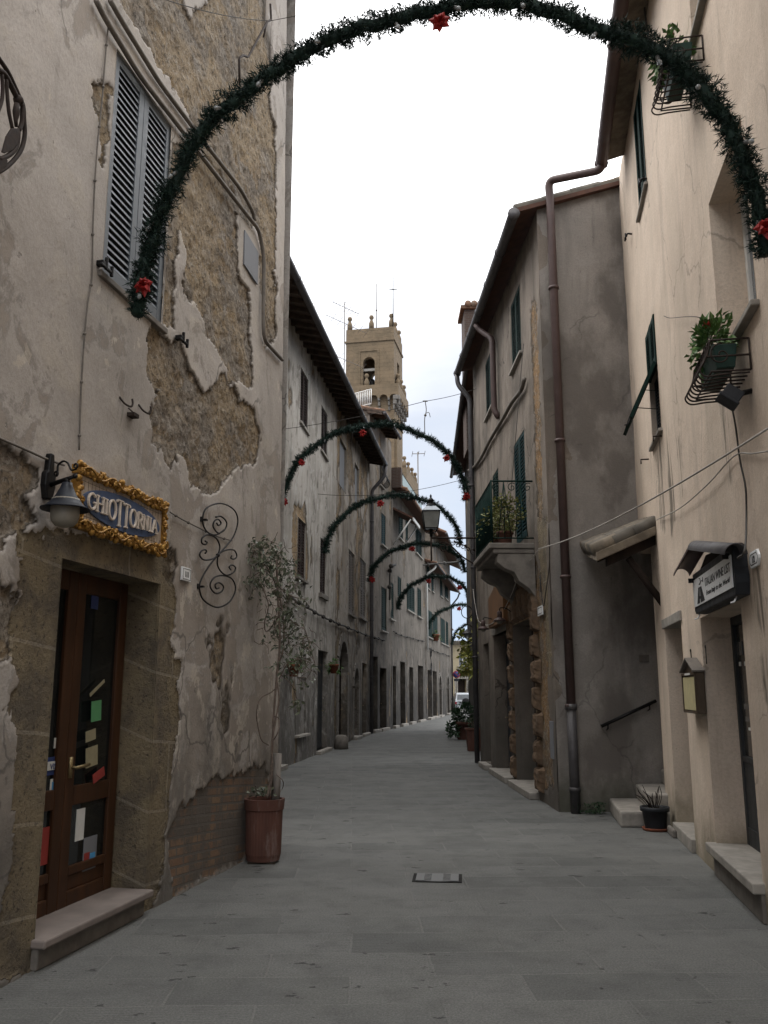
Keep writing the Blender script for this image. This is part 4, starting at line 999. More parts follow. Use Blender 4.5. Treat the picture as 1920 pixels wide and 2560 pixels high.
for i in range(7):
    s = g1[0]+(g1[1]-g1[0])*i/6
    m.tube(smooth_path([LC.P(s, g1[3], .02), LC.P(s, g1[2]+1.3, .06), LC.P(s, g1[2]+.7, .12), LC.P(s, g1[2]+.25, .32), LC.P(s, g1[2]+.02, .22), LC.P(s, g1[2], .03)], 4), .013, 5)
for zz, oo in ((g1[2]+.25, .32), (g1[2]+1.3, .06)): m.tube([LC.P(g1[0], zz, oo), LC.P(g1[1], zz, oo)], .013, 5)
m.build('window_grille', M['iron'], HD)
for r in (e1, e2): plank_door(LC, r, HD, M['wood_dark'], -.25)
step_stone(LC, e1[0]-.1, e1[1]+.1, 0, .12, -.25, .16, HD); step_stone(LC, e2[0]-.1, e2[1]+.1, 0, .12, -.25, .16, HD)
roof_eaves(LC, -.1, LC.len-1.4, zc_-.05, .6, HD, slope=.22, rafter=.5)
# ---------------------------------------------------------------- rose house with green shutters and terrace
HE = thing('rose_house', 'rose beige house with dark green shutters and a brick and green glass roof terrace', 'house', LD.P(6, 0))
dR = lambda *a: LD.rect(*a)
x1 = dR(996, 1007, 1274, 1281, 1346, 1349); x2 = dR(1014, 1020, 1295, 1299, 1353, 1356); x3 = dR(1039, 1054, 1320, 1329, 1386, 1391)
y0 = dR(974, 984, 1454, 1460, 1546, 1549); y1 = dR(994, 1003, 1441, 1445, 1493, 1496); y2 = dR(1017, 1035, 1462, 1468, 1527, 1530); y3 = dR(1043, 1053, 1470, 1474, 1541, 1543)
f1 = dR(982, 990, 1664, 1666, 1816, 1813); f2 = dR(1001, 1013, 1653, 1656, 1812, 1809); f3 = dR(1023.5, 1033, 1667, 1669, 1804, 1802); f4 = dR(1045, 1058, 1663, 1666, 1807, 1804)
fx_ = [(q[0], q[1], .12, q[3]) for q in (f1, f2, f3, f4)]
ze = LD.sz(985, 1222)[1]
wall('wall', LD, 0, LD.len, 0, ze, M['plaster_rose'], HE, holes=[(*q, .1) for q in (x1, x2, x3, y0, y1, y2, y3)]+[(*q, .3) for q in fx_], step=.09, coarse=.4, rough=.03, ragged=.15, solid=7, extra_peel=flk(61, .64), peel_d=.03)
for q in (x1, x2, x3, y0, y1, y2, y3):
    shutters(LD, q, M['green_shutter'], HE, 2, .11, -.01 if q is not y2 else .03, .05, .08); sill(LD, q, HE, M['stone'], .08, .1, .12)
for i, q in enumerate(fx_): plank_door(LD, q, HE, M['wood_dark'] if i % 2 else M['door_plank'], -.22); step_stone(LD, q[0]-.1, q[1]+.1, 0, .12, -.25, .16, HE)
sT = LD.sz(1000, 1250)[0]
roof_eaves(LD, .2, LD.len+.15, ze-.05, .65, HE, slope=.25, rafter=.6, soffit='soffit_red', gutter='tile', rafters=False)
m = MB(); a, zq = LD.sz(977, 1214); m.bx(LD, .05, .45, ze-.1, LD.sz(977, 1166)[1], -.05, .45); m.build('brick_pillar', M['brick'], HE)
zp = LD.sz(977, 1166)[1]
m = MB(); m.bx(LD, .5, LD.len*.62, ze+.12, zp-.25, .42, .45); m.build('balustrade_glass', M['glass_green'], HE)
m = MB(); m.tube([LD.P(.4, zp-.2, .435), LD.P(LD.len*.64, zp-.2, .435)], .035, 6); m.build('balustrade_rail', M['conduit'], HE)
# lean-to canopy on the facade
m = MB(); a, zq = LD.sz(978, 1290); z9 = LD.sz(985, 1276)[1]
m.hexa([LD.P(.35, z9, 0), LD.P(2.5, z9, 0), LD.P(2.5, z9-.5, .95), LD.P(.35, z9-.5, .95), LD.P(.35, z9+.09, 0), LD.P(2.5, z9+.09, 0), LD.P(2.5, z9-.41, .95), LD.P(.35, z9-.41, .95)])
cnp = m.build('canopy', M['soffit_red'], HE)
m = MB()
for s in (.4, 2.45): m.tube([LD.P(s, z9-1.7, .02), LD.P(s, z9-.52, .85)], .035, 6)
m.bx(LD, .33, 2.52, z9-.6, z9-.45, .951, 1.0); m.build('strut', M['white_frame'], cnp)
# ---------------------------------------------------------------- last house of the row
HF = thing('end_house', 'last pale house of the left row with tiled eaves and shuttered windows', 'house', LE.P(8, 0))
hR = lambda *a: LE.rect(*a)
ups = [hR(1066, 1073, 1411, 1418, 1470, 1473), hR(1079, 1083, 1431, 1434, 1478, 1480), hR(1100, 1105.5, 1446, 1450, 1490, 1492), hR(1112, 1119, 1450, 1456, 1496, 1499)]
lws = [hR(1068, 1080, 1526, 1529, 1593, 1594), hR(1081.5, 1093, 1538, 1540, 1597, 1598), hR(1101.5, 1112, 1547, 1549, 1608, 1609), hR(1114.5, 1120, 1554, 1556, 1613, 1614)]
dds = [hR(1070, 1080, 1675, 1677, 1799, 1797), hR(1082.5, 1092, 1677, 1679, 1796, 1794), hR(1097, 1104, 1690, 1691, 1793, 1791), hR(1117, 1123, 1690, 1691, 1790, 1788)]
dds = [(q[0], q[1], .1, q[3]) for q in dds]
zf = LE.sz(1100, 1424, .5)[1]
wall('wall', LE, 0, LE.len, 0, zf+.1, M['plaster_rose'], HF, holes=[(*q, .1) for q in ups+lws]+[(*q, .3) for q in dds], step=.12, coarse=.4, rough=.03, ragged=.15, solid=8, extra_peel=flk(71, .64), peel_d=.03)
for q in ups+lws: shutters(LE, q, M['green_shutter'], HF, 2, .14, .02, .05, .09, solid_leaf=q in lws[:3]); sill(LE, q, HF, M['stone'], .08, .1, .12)
for i, q in enumerate(dds):
    if i < 2: plank_door(LE, q, HF, M['wood_dark'], -.22)
    else: arch_door(LE, q, HF, M['wood_dark'], -.22, .25)
    step_stone(LE, q[0]-.15, q[1]+.15, 0, .12, -.25, .2, HF)
roof_eaves(LE, -.2, LE.len+.2, zf, .7, HF, slope=.3, rafter=.7, soffit='soffit_red', rafters=False, gutter='pipe_grey', g_r=.06)
pipe([LE.P(-.05, zf-.1, .72), LE.P(-.1, zf-.45, .6), LE.P(-.15, zf-.8, .12), LE.P(-.15, 4, .12)], .06, M['white_frame'], HF)
pipe([LE.P(LE.len+.1, zf-.25, .72), LE.P(LE.len+.05, zf-.6, .6), LE.P(LE.len, zf-1.2, .1), LE.P(LE.len, .02, .1)], .06, M['pipe_grey'], HF)
# taller house behind the end of the row
LG = Plane((3.6, 61), (5.7, 76), 1)
HG = thing('tall_back_house', 'taller stone house with tiled gable rising behind the end house roof', 'house', LG.P(5, 0))
zg = 12.4
wall('wall', LG, -2.5, LG.len, 0, zg, M['plaster_tan'], HG, step=.3, coarse=.5, rough=.03, solid=8, extra_peel=flk(81, .5), polys=dict(peel=[]))
roof_eaves(LG, -2.8, LG.len+.3, zg, .9, HG, slope=.45, rafter=.8, soffit='soffit_red', gutter='pipe_grey', rafters=False)
# ---------------------------------------------------------------- cables and fittings along the row
cbl = [LB.hit(u, v, .06) for u, v in ((722, 1492), (760, 1514), (800, 1537), (840, 1557), (880, 1573), (922, 1590))]+[LC.hit(u, v, .06) for u, v in ((940, 1594), (962, 1601))]
cp = []
for p in smooth_path(cbl, 10): cp.append(p+Vector((random.uniform(-.015, .015), 0, random.uniform(-.02, .02))))
wire(cp, .026, M['cable'], 'thick twisted bundle of cables slung along the pale left facades', 'cable_bundle', knots=14)
cp = [LD.hit(u, v, .06) for u, v in ((984, 1580), (1010, 1590), (1040, 1598), (1062, 1604))]
wire([p+Vector((0, 0, random.uniform(-.03, .03))) for p in smooth_path(cp, 8)], .022, M['cable'], 'cable bundle slung below the green shutters of the rose house', 'cable_bundle', knots=6)
cp = [LE.hit(u, v, .06) for u, v in ((1066, 1617), (1085, 1627), (1105, 1634), (1127, 1640))]
wire([p+Vector((0, 0, random.uniform(-.03, .03))) for p in smooth_path(cp, 8)], .022, M['cable'], 'cable bundle slung above the doors of the end house', 'cable_bundle', knots=5)
tp = [LD.hit(974, 1500, .1), LD.hit(974.5, 1440, .1), LD.hit(976, 1420, .1), LD.hit(984, 1412, .15)]+[at(u, v, 50+(u-984)*.02) for u, v in ((1010, 1412), (1050, 1413), (1090, 1409), (1130, 1406), (1160, 1402))]
wire(smooth_path(tp, 6), .05, M['cable'], 'pipe like light cable arching across the far part of the street', 'light_cable', knots=8)
def wall_pot(pl, u, v, label, r=.13, trail=True):
    p = pl.hit(u, v, r+.04); t = thing('hanging_pot', label, 'flower pot', p)
    m = MB(); m.lathe([(r*.7, -r), (r, r*.6), (r*1.1, r*.6), (r*1.1, r), (r*.95, r)], p, 14); m.build('pot', M['terracotta_rim'], t)
    m = MB(); m.tube([pl.hit(u, v, .0)+UP*r*.4, p+UP*r*.4], .012, 5); m.build('pot_holder', M['iron'], t)
    leaves_cloud(p+UP*r*1.2+pl.d*.05, (r*2, r*2, r*1.5), 260, .07, M['leaf_green'], t, hang=.4 if trail else 0)
    return t
def leaf_quad(m, c, d, n, L, w):
    d = d.normalized(); s = d.cross(n)
    s = s.normalized() if s.length > 1e-6 else d.orthogonal().normalized()
    q = n.normalized()*L*.12
    m.add([c, c+d*L*.45+s*w, c+d*L, c+d*L*.45-s*w], [(0, 1, 2), (0, 2, 3)]) if False else m.add([c, c+d*L*.45+s*w+q, c+d*L-q, c+d*L*.45-s*w+q, c+d*L*.5-q*.3], [(0, 1, 4), (1, 2, 4), (2, 3, 4), (3, 0, 4)])
def rvec(rg): 
    while True:
        v = Vector((rg.uniform(-1, 1), rg.uniform(-1, 1), rg.uniform(-1, 1)))
        if .05 < v.length < 1: return v
def leaves_cloud(c, rad, n, L, mat, parent, hang=0, seed=None, name='foliage', origin=None):
    rg = random.Random(seed if seed is not None else int(c.x*1000+c.z*77)); m = MB()
    clumps = [rvec(rg) for _ in range(max(5, n//14))]
    for i in range(n):
        k = rg.choice(clumps); v = k*.8+rvec(rg)*.35
        p = c+Vector((v.x*rad[0], v.y*rad[1], v.z*rad[2]-(hang*abs(v.x)*rad[2]*3 if hang else 0)))
        d = (v.normalized()+rvec(rg)*.9+UP*(.15-hang)); leaf_quad(m, p, d, rvec(rg)+UP*.6, L*rg.uniform(.6, 1.3), L*rg.uniform(.22, .36))
    return m.build(name, mat, parent) if parent is not None else m.build(name, mat, origin=origin or c)
wall_pot(LB, 835, 1672, 'terracotta pot of trailing green plant hung beside the arched doorway')
wall_pot(LB, 734, 1676, 'small terracotta pot hung low on the pale facade behind the climbing plant', .13)
wall_pot(LE, 1090, 1594, 'pot with yellow flowers hung under the dark shutters of the end house', .2)
def small_scroll(pl, u, v, h, label):
    a, z = pl.sz(u, v); t = thing('iron_scroll', label, 'wall ornament', pl.P(a, z)); m = MB(); c = pl.P(a, z, .06)
    m.tube(spiral(c+UP*h*.28, pl.d, UP, h*.04, h*.22, 0, 11, 40), .02, 6); m.tube(spiral(c-UP*h*.1+pl.d*h*.06, pl.d, UP, h*.03, h*.14, 3, 12, 30), .02, 6)
    m.tube(spiral(c-UP*h*.34, pl.d, UP, h*.03, h*.16, 0, 9, 30), .02, 6); m.tube([c+UP*h*.05, c-UP*h*.2], .02, 6); m.build('scroll', M['iron'], t)
small_scroll(LE, 1075.5, 1655, 1.9, 'thin wrought iron scroll on the end house above its first doors')
# ================================================================ peach house on the right
HP = thing('peach_house', 'tall peach rendered house on the right with flower boxes and a wine shop door', 'house', RP.P(8, 0))
pr = lambda *a: rect4(RP, *a)
pu = pr((1585, 296), (1600, 200), (1600, 533), (1620, 466)); pl_ = pr((1618, 845), (1638, 774), (1632, 1123), (1652, 1076))
pw = pr((1775, 473), (1853, 322), (1797, 882), (1900, 797)); pt = pr((1702, -260), (1740, -420), (1735, 100), (1765, 10))
pd = pr((1751, 1530), (1861, 1516), (1794, 2143), (1900, 2195)); pd2 = pr((1660, 1573), (1700, 1549), (1697, 2078), (1742, 2108))
pd = (pd[0], pd[1], .27, pd[3]); pd2 = (pd2[0], pd2[1], .13, pd2[3])
rec0 = RP.sz(1650, 1750)[0]; zr_ = 3.55; endP = 12.84
ze = RP.sz(1512, 380, .3)[1]+.1
stn = [[(1793, 985), (1812, 980), (1822, 1080), (1836, 1200), (1824, 1215), (1806, 1090)], [(1640, 1100), (1652, 1095), (1664, 1330), (1650, 1330)], [(1664, 1060), (1674, 1050), (1690, 1300), (1678, 1360)],
       [(1690, 1090), (1700, 1080), (1708, 1240), (1700, 1260)], [(1866, 1420), (1892, 1400), (1925, 1500), (1915, 1600), (1880, 1520)], [(1905, 1640), (1925, 1600), (1935, 1800), (1912, 1760)], [(1895, 830), (1905, 830), (1915, 960), (1905, 960)],
       [(1775, 1990), (1800, 1995), (1812, 2030), (1796, 2040)]]
wall('wall', RP, -3, endP, 0, ze+.1, M['plaster_peach'], HP, holes=[(*pu, .10), (*pl_, .10), (*pw, .36), (*pt, .36), (*pd, .30), (*pd2, .32), (rec0, endP-.001, -.1, zr_, 2.2)],
     polys=dict(stain=stn), step=.035, coarse=.5, fs=(4.6, endP), fz=(0, ze), rough=.012, solid=8, ragged=.05)
for r in (pu,): shutters(RP, r, M['green_shutter'], HP, 2, .05, .01, .04, .07); sill(RP, r, HP, M['stone'], .04, .05, .08)
# lower window: upright half and the half that is propped out
r = pl_; zm = RP.sz(1643, 905)[1]
m = MB(); f = .07
shutters(RP, (r[0], r[1], zm, r[3]), M['green_shutter'], HP, 2, .05, .02, .04, .07)
shutters(RP, (r[0], r[1], r[2], zm-.01), M['plastic_black'], HP, 2, .05, -.06, .03, .06, name='inner_shutter'); sill(RP, r, HP, M['stone'], .04, .05, .08)
L = zm-r[2]-.1; best = None
for k in range(5, 60):
    an = R(k); q = RP.P(r[0], zm-L*math.cos(an), L*math.sin(an)+.03); w = (q-Vector((0, 0, EYE))); ww = w.y*CP+w.z*SP
    e = abs(960+F*w.x/ww-1578)
    if best is None or e < best[0]: best = (e, an)
an = best[1]; dirv = RP.n*math.sin(an)-UP*math.cos(an); nv = RP.n*math.cos(an)+UP*math.sin(an)
h0 = lambda s, t, o: RP.P(s, zm, .03)+dirv*t+nv*o
m = MB()
def pb(s0, s1, t0, t1, o0, o1): m.hexa([h0(s0, t0, o0), h0(s1, t0, o0), h0(s1, t0, o1), h0(s0, t0, o1), h0(s0, t1, o0), h0(s1, t1, o0), h0(s1, t1, o1), h0(s0, t1, o1)])
pb(r[0], r[0]+f, 0, L, -.02, .02); pb(r[1]-f, r[1], 0, L, -.02, .02); pb(r[0]+f, r[1]-f, 0, f, -.02, .02); pb(r[0]+f, r[1]-f, L-f, L, -.02, .02)
ns_ = int(L/.05)
for i in range(ns_):
    t = f+(i+.5)*(L-2*f)/ns_; a = [h0(r[0]+f, t-.02, .014), h0(r[1]-f, t-.02, .014), h0(r[1]-f, t+.016, -.014), h0(r[0]+f, t+.016, -.014)]
    m.hexa(a+[x+nv*.004+dirv*.006 for x in a])
po = m.build('propped_shutter', M['green_shutter'], HP)
m = MB()
for t in (.5, .82): m.tube([h0(r[0]+.03, L*t, 0), RP.P(r[0]+.03, zm-L*t*.97, -.02)], .006, 5)
m.tube(smooth_path([h0(r[0]+.03, L, 0), h0(r[0]+.03, L+.08, 0), h0(r[0]+.06, L+.1, .03)], 4), .008, 5); m.build('stay_rod', M['iron'], po)
# big recessed window with a white frame
def window(pl, r, o, root, mull=True, fr=.06):
    m = MB(); s0, s1, z0, z1 = r
    m.bx(pl, s0, s0+fr, z0, z1, o-.05, o); m.bx(pl, s1-fr, s1, z0, z1, o-.05, o); m.bx(pl, s0+fr, s1-fr, z0, z0+fr, o-.05, o-.002); m.bx(pl, s0+fr, s1-fr, z1-fr, z1, o-.05, o-.002)
    if mull: c = (s0+s1)/2; m.bx(pl, c-fr*.7, c+fr*.7, z0+fr, z1-fr, o-.05, o+.01)
    w = m.build('window', M['white_frame'], root, bev=.006)
    m = MB(); m.bx(pl, s0+fr, s1-fr, z0+fr, z1-fr, o-.035, o-.028); m.build('pane', M['glass_window'], w)
for r in (pw, pt): window(RP, r, -.24, HP); sill(RP, r, HP, M['stone'], .045, .06, .06)
# doors
def shop_door(pl, r, o):
    s0, s1, z0, z1 = r; m = MB(); zm = z0+.72
    m.bx(pl, s0, s0+.07, z0, z1, o-.05, o); m.bx(pl, s1-.07, s1, z0, z1, o-.05, o); m.bx(pl, s0+.07, s1-.07, z1-.08, z1, o-.05, o-.002)
    m.bx(pl, s0+.07, s1-.07, z0, z0+.16, o-.05, o-.002); m.bx(pl, s0+.07, s1-.07, z0+.16, zm, o-.04, o-.012); m.bx(pl, s0+.07, s1-.07, zm, zm+.05, o-.05, o-.002)
    d = m.build('door', M['door_grey'], HP, bev=.006)
    q = MB(); q.bx(pl, s0+.07, s1-.07, zm+.05, z1-.08, o-.04, o-.03); q.build('pane', M['glass_door'], d)
    return d
sd = shop_door(RP, pd, -.26)
for (u, v, w, h, mt) in ((1846, 1622, 18, 30, 'glass_window'), (1848, 1660, 5, 10, 'paper'), (1861, 1659, 5, 10, 'paper'), (1864, 1766, 12, 14, 'glass_window'), (1868, 1798, 12, 14, 'glass_window'), (1874, 1823, 9, 9, 'paper')):
    stick(u-w/2, v-h/2, u+w/2, v+h/2, M[mt], 'notice', sd, -.285) if False else None
    a, z1_ = RP.sz(u-w/2, v-h/2, -.28); b, z0_ = RP.sz(u+w/2, v+h/2, -.28); m = MB(); m.bx(RP, min(a, b), max(a, b), z0_, z1_, -.288, -.284); m.build('notice', M[mt], sd)
m = MB(); m.tube([RP.P(pd[0]+.1, 1.35, -.26), RP.P(pd[0]+.1, 1.35, -.2), RP.P(pd[0]+.1, 1.15, -.2), RP.P(pd[0]+.1, 1.15, -.26)], .012, 6); m.build('handle', M['white_frame'], sd)
plank_door(RP, pd2, HP, M['wood_dark'], -.28)
step_stone(RP, pd[0]-.05, pd[1]+.06, .2, .277, -.32, .09, HP); m = MB(); m.bx(RP, pd[0]-.03, pd[1]+.04, 0, .2, -.2, .03); m.build('step_riser', M['stone_dark'], HP, bev=.01)
step_stone(RP, pd2[0]-.02, pd2[1]+.02, .0, .137, -.34, .05, HP); m = MB(); m.bx(RP, pd2[1]-.30, pd2[1]+.12, 0, .09, .051, .10); m.build('step_riser', M['stone_dark'], HP, bev=.02)
m = MB(); m.bx(RP, pd2[0]-.06, pd2[1]+.08, pd2[3]-.01, pd2[3]+.10, -.2, .025); m.build('lintel', M['stone'], HP, bev=.008)
m = MB(); m.bx(RP, pd2[0]+.05, pd2[1]-.02, .126, .42, -.29, -.24); m.build('kick_board', M['stone_dark'], HP, bev=.006)
roof_eaves(RP, -3, 12.0, ze, .27, HP, slope=.25, rafters=False, soffit='mortar_edge', gutter='pipe_brown', g_r=.09)
for u, v in ((1580, 585), (1618, 447)):
    m = MB(); a, z = RP.sz(u, v); m.tube(smooth_path([RP.P(a, z, 0), RP.P(a, z+.01, .06), RP.P(a+.05, z, .07), RP.P(a+.1, z+.015, .08), RP.P(a+.17, z-.01, .08)], 4), .013, 6); m.tube([RP.P(a+.08, z-.04, .08), RP.P(a+.08, z+.06, .08)], .012, 6); m.build('shutter_catch', M['iron'], HP)
for u, v in ((1560, 292), (1622, 1148), (1552, 378), (1655, 1090)):
    m = MB(); a, z = RP.sz(u, v); m.tube([RP.P(a, z, 0), RP.P(a, z, .10), RP.P(a, z-.06, .10)], .01, 6); m.build('iron_hook', M['iron_rust'], HP)
# downpipe that crosses to the neighbour's corner
gp = RP.P(11.95, ze-.12, .33)
dp = [gp+UP*.02, gp-UP*.12+RP.n*.02, at(1388, 450, 12.42), at(1375, 480, 12.45), at(1397, 1000, 12.47), at(1413, 1400, 12.47), at(1425, 1760, 12.48), at(1436, 2024, 12.48)]
x = sum(p.x for p in dp[3:])/5
dp = dp[:2]+[Vector((x-.02, 12.44, dp[2].z)), Vector((x, 12.47, dp[3].z-.1)), Vector((x+.005, 12.47, 1.4))]
DP = pipe(dp, .062, M['pipe_brown'], HP, clamps=[Vector((x, 12.47, z)) for z in (7.6, 5.2, 3.2, 1.42)])
m = MB(); m.tube([Vector((x+.005, 12.47, 1.42)), Vector((x+.01, 12.47, 0.0))], .068, 12); m.tube([Vector((x+.005, 12.47, 1.36)), Vector((x+.005, 12.47, 1.44))], .082, 12); m.tube([Vector((x+.01, 12.47, .28)), Vector((x+.01, 12.47, .34))], .08, 12)
m.build('downpipe_shoe', M['pipe_grey'], HP)
# ================================================================ steps, handrail, canopy
ST = thing('stone_steps', 'three worn stone steps climbing right into the recess beside the peach house', 'steps', (3.3, 11.9, 0))
for i, (x0, x1, y0) in enumerate(((2.87, 5.6, 11.2), (3.25, 5.6, 11.3), (3.62, 5.6, 11.4), (4.0, 5.6, 11.45))):
    m = MB(); d = .14*(12.58-y0)
    m.hexa([(x0-.02, y0, i*.19), (x1, y0, i*.19), (x1, 12.58, i*.19), (x0+d, 12.58, i*.19), (x0-.02, y0, i*.19+.188), (x1, y0, i*.19+.188), (x1, 12.58, i*.19+.188), (x0+d, 12.58, i*.19+.188)])
    m.build('step', M['stone'], ST, bev=.025)
hr0, hr1 = RS.hit(1503, 1816, .09), RS.hit(1640, 1752, .09)
t = thing('handrail', 'short dark iron handrail on the grey side wall above the steps', 'handrail', RS.hit(1570, 1785, 0)); m = MB(); m.tube([hr0, hr1], .024, 8)
m.build('rail', M['iron'], t)
for k in (.12, .88):
    p = hr0.lerp(hr1, k); m = MB(); m.tube([p, p-UP*.07, p-UP*.09+Vector((0, .09, 0))], .011, 6); m.build('rail_bracket', M['iron'], t)
m = MB(); m.box((3.93, 12.5, 1.95), (.16, .16, 2.8)); m.build('door_jamb', M['plaster_peach'], HP)
wd = leaves_cloud(Vector((2.78, 12.45, .07)), (.28, .10, .09), 260, .035, M['leaf_dark'], None, seed=9, name='weeds'); tag(wd, 'dark mossy weeds at the foot of the grey side wall', 'weeds')
CN = thing('tiled_canopy', 'small lean-to canopy with mossy clay tiles over the stone steps', 'canopy', (3.1, 11.6, 3.3))
cA, cB, cC = at(1490, 1378, 10.9), at(1466, 1369, 12.5), at(1640, 1311, 10.9); cD = Vector((3.72, 12.5, cB.z+.32))
cw = lambda a, b: cA.lerp(cC, a).lerp(cB.lerp(cD, a), b)
m = MB(); m.hexa([q-UP*t for t in (.13, .015) for q in (cA, cC, cD, cB)]); m.build('slab', M['mortar_edge'], CN, bev=.012)
for i in range(7):
    for k in range(3):
        m = MB(); a, b = k/3-.05, (k+1)/3+.03; y = .06+.9*i/6; m.tube([cw(a, y)+UP*.012+Vector((random.uniform(-.02, .02), 0, 0)), cw(b, y)+UP*.03], [.10, .085], 8); m.build('clay_tile', M['tile_grey'] if (i+k) % 3 else M['mortar_edge'], CN)
for y in (.1, .93):
    m = MB(); p, q = cw(.18, y)-UP*.2, cw(1.0, y)-UP*.2; m.hexa([p+Vector((0, -.05, -.06)), q+Vector((0, -.05, -.06)), q+Vector((0, .05, -.06)), p+Vector((0, .05, -.06)), p+Vector((0, -.05, .065)), q+Vector((0, -.05, .065)), q+Vector((0, .05, .065)), p+Vector((0, .05, .065))]); m.build('beam', M['wood_dark'], CN)
for i in range(4):
    p, q = cw(.3+i*.21, .16)-UP*.19, cw(.3+i*.21, .86)-UP*.19; m = MB(); m.tube([p, q], .045, 6); m.build('joist', M['wood_dark'], CN)
m = MB(); m.tube([RP.P(11.1, cC.z-1.0, -.04), cw(.55, .12)-UP*.28], .05, 6); m.build('brace', M['wood_dark'], CN)
# ================================================================ middle right house: grey side wall and portal front
HM = thing('portal_house', 'grey brown house with balcony, rusticated portal and blank weathered side wall behind the brown downpipe', 'house', (3.5, 14, 0))
zA = RS.sz(1342, 508)[1]; zB = RS.sz(1558, 449)[1]; sB2 = RS.sz(1558, 449)[0]
kk = (zB-zA)/sB2
wall('side_wall', RS, 0, 6.5, 0, 14, M['plaster_side'], HM, step=.05, coarse=.5, fs=(0, 1.6), fz=(0, 10), rough=.014, top=lambda s: zA+kk*np.clip(s, 0, 3.6)-kk*np.clip(s-3.6, 0, 9), polys=dict(stain=[]))
m = MB()
for i in range(7):
    a, b = i*.5-.28, i*.5+.23; m.hexa([RS.P(a, zA+kk*a, -.25), RS.P(b, zA+kk*b, -.25), RS.P(b, zA+kk*b, .04), RS.P(a, zA+kk*a, .04)]+[RS.P(q, zA+kk*q+.05+(o < 0)*.03+i % 2*.008, o) for q, o in ((a, -.25), (b, -.25), (b, .04), (a, .04))])
m.build('verge_tiles', M['mortar_edge'], HM, bev=.01)
cr = lambda *a: rect4(RC, *a)
c1 = cr((1277, 751), (1301, 722), (1281, 918), (1303, 897)); c2 = cr((1214, 903), (1232, 872), (1216, 1040), (1236, 1016))
c3 = cr((1284, 1112), (1310, 1079), (1292, 1352), (1320, 1352)); c4 = cr((1232, 1192), (1246, 1168), (1236, 1372), (1250, 1366))
cd = cr((1237, 1588), (1269, 1576), (1239, 1896), (1284, 1912)); cp_ = cr((1285, 1560), (1333, 1545), (1290, 1948), (1345, 1984)); ce = cr((1207, 1612), (1219, 1607), (1216, 1880), (1231, 1886))
cd = (cd[0], cd[1], .1, cd[3]); cp_ = (cp_[0], cp_[1], .1, cp_[3]); ce = (ce[0], ce[1], .12, ce[3])
zgut = RC.sz(1292, 519, .36)[1]; zgf = RC.sz(1136, 964, .36)[1]
tf = [[(1343, 1300), (1366, 1290), (1372, 1560), (1375, 1600), (1378, 1680), (1366, 1700), (1358, 1560)], [(1326, 760), (1338, 740), (1347, 900), (1350, 1100), (1356, 1300), (1342, 1300), (1334, 1040)],
      [(1280, 1400), (1335, 1370), (1362, 1500), (1368, 1700), (1385, 1960), (1340, 1985), (1290, 1950), (1282, 1700)]]
wall('wall', RC, 0, RC.len, 0, max(zgut, zgf)+.2, M['plaster_portal'], HM, holes=[(*c1, .08), (*c2, .08), (*c3, .1), (*c4, .1), (*cd, .3), (*cp_, .4), (*ce, .25)], step=.045, coarse=.4, rough=.02, solid=6.4, ragged=.1, top=lambda s: zgut+.10+(zgf-zgut)*s/RC.len,
     polys=dict(tuff=tf[:1], peel=tf[1:]), peel_d=.02)
for q in (c1, c2): shutters(RC, q, M['green_shutter'], HM, 2, .06, .0, .04, .06); sill(RC, q, HM, M['stone'], .05, .06, .1)
shutters(RC, c3, M['teal_shutter'], HM, 2, .07, .0, .04, .07); shutters(RC, c4, M['green_shutter'], HM, 2, .07, .0, .04, .07)
plank_door(RC, cd, HM, M['door_grey'], -.24); plank_door(RC, cp_, HM, M['wood_dark'], -.34, 2); plank_door(RC, ce, HM, M['wood_dark'], -.2)
m = MB(); m.bx(RC, cd[0]-.12, cd[1]+.12, cd[3], cd[3]+.25, -.1, .03); m.build('lintel', M['stone_dark'], HM, bev=.01)
for q in (cd, cp_, ce): step_stone(RC, q[0]-.08, q[1]+.08, 0, .105, -.42, .16, HM)
# rusticated blocks either side and over the portal
def rock(s0, s1, z0, z1, d):
    m = MB(); n = 8; vs = []; fs = []; rg = random.Random(int(s0*100+z0*999))
    for j in range(n+1):
        for i in range(n+1):
            a, b = i/n, j/n; e = min(a, 1-a, b, 1-b); h = d*min(1, e*6)+(rg.uniform(-.016, .016) if e > 0 else 0)
            vs.append(RC.P(s0+(s1-s0)*a, z0+(z1-z0)*b, h+.004 if e > 0 else -.02))
    for j in range(n):
        for i in range(n): k = j*(n+1)+i; fs.append((k, k+1, k+n+2, k+n+1))
    m.add(vs, fs, False); return m
z = .12; i = 0
while z < cp_[3]-.05:
    h = .40; w = .34 if i % 2 else .46
    rock(cp_[0]-w, cp_[0]-.002, z, z+h-.02, .075).build('rusticated_block', M['tuff'], HM)
    rock(cp_[1]+.002, cp_[1]+w*.9, z, z+h-.02, .07).build('rusticated_block', M['tuff'], HM); z += h; i += 1
for k in range(5):
    w = (cp_[1]-cp_[0]+.8)/5; a = cp_[0]-.4+k*w; rock(a+.01, a+w-.01, cp_[3]+.02, cp_[3]+.42+.1*(2-abs(k-2)), .07).build('rusticated_block', M['tuff'], HM)
roof_eaves(RC, -.12, RC.len+.1, zgut+.12, .32, HM, slope=.3, rafters=False, soffit='soffit_red', gutter='pipe_grey', g_r=.085, rise=zgf-zgut, back=3.4, tile='tile_grey')
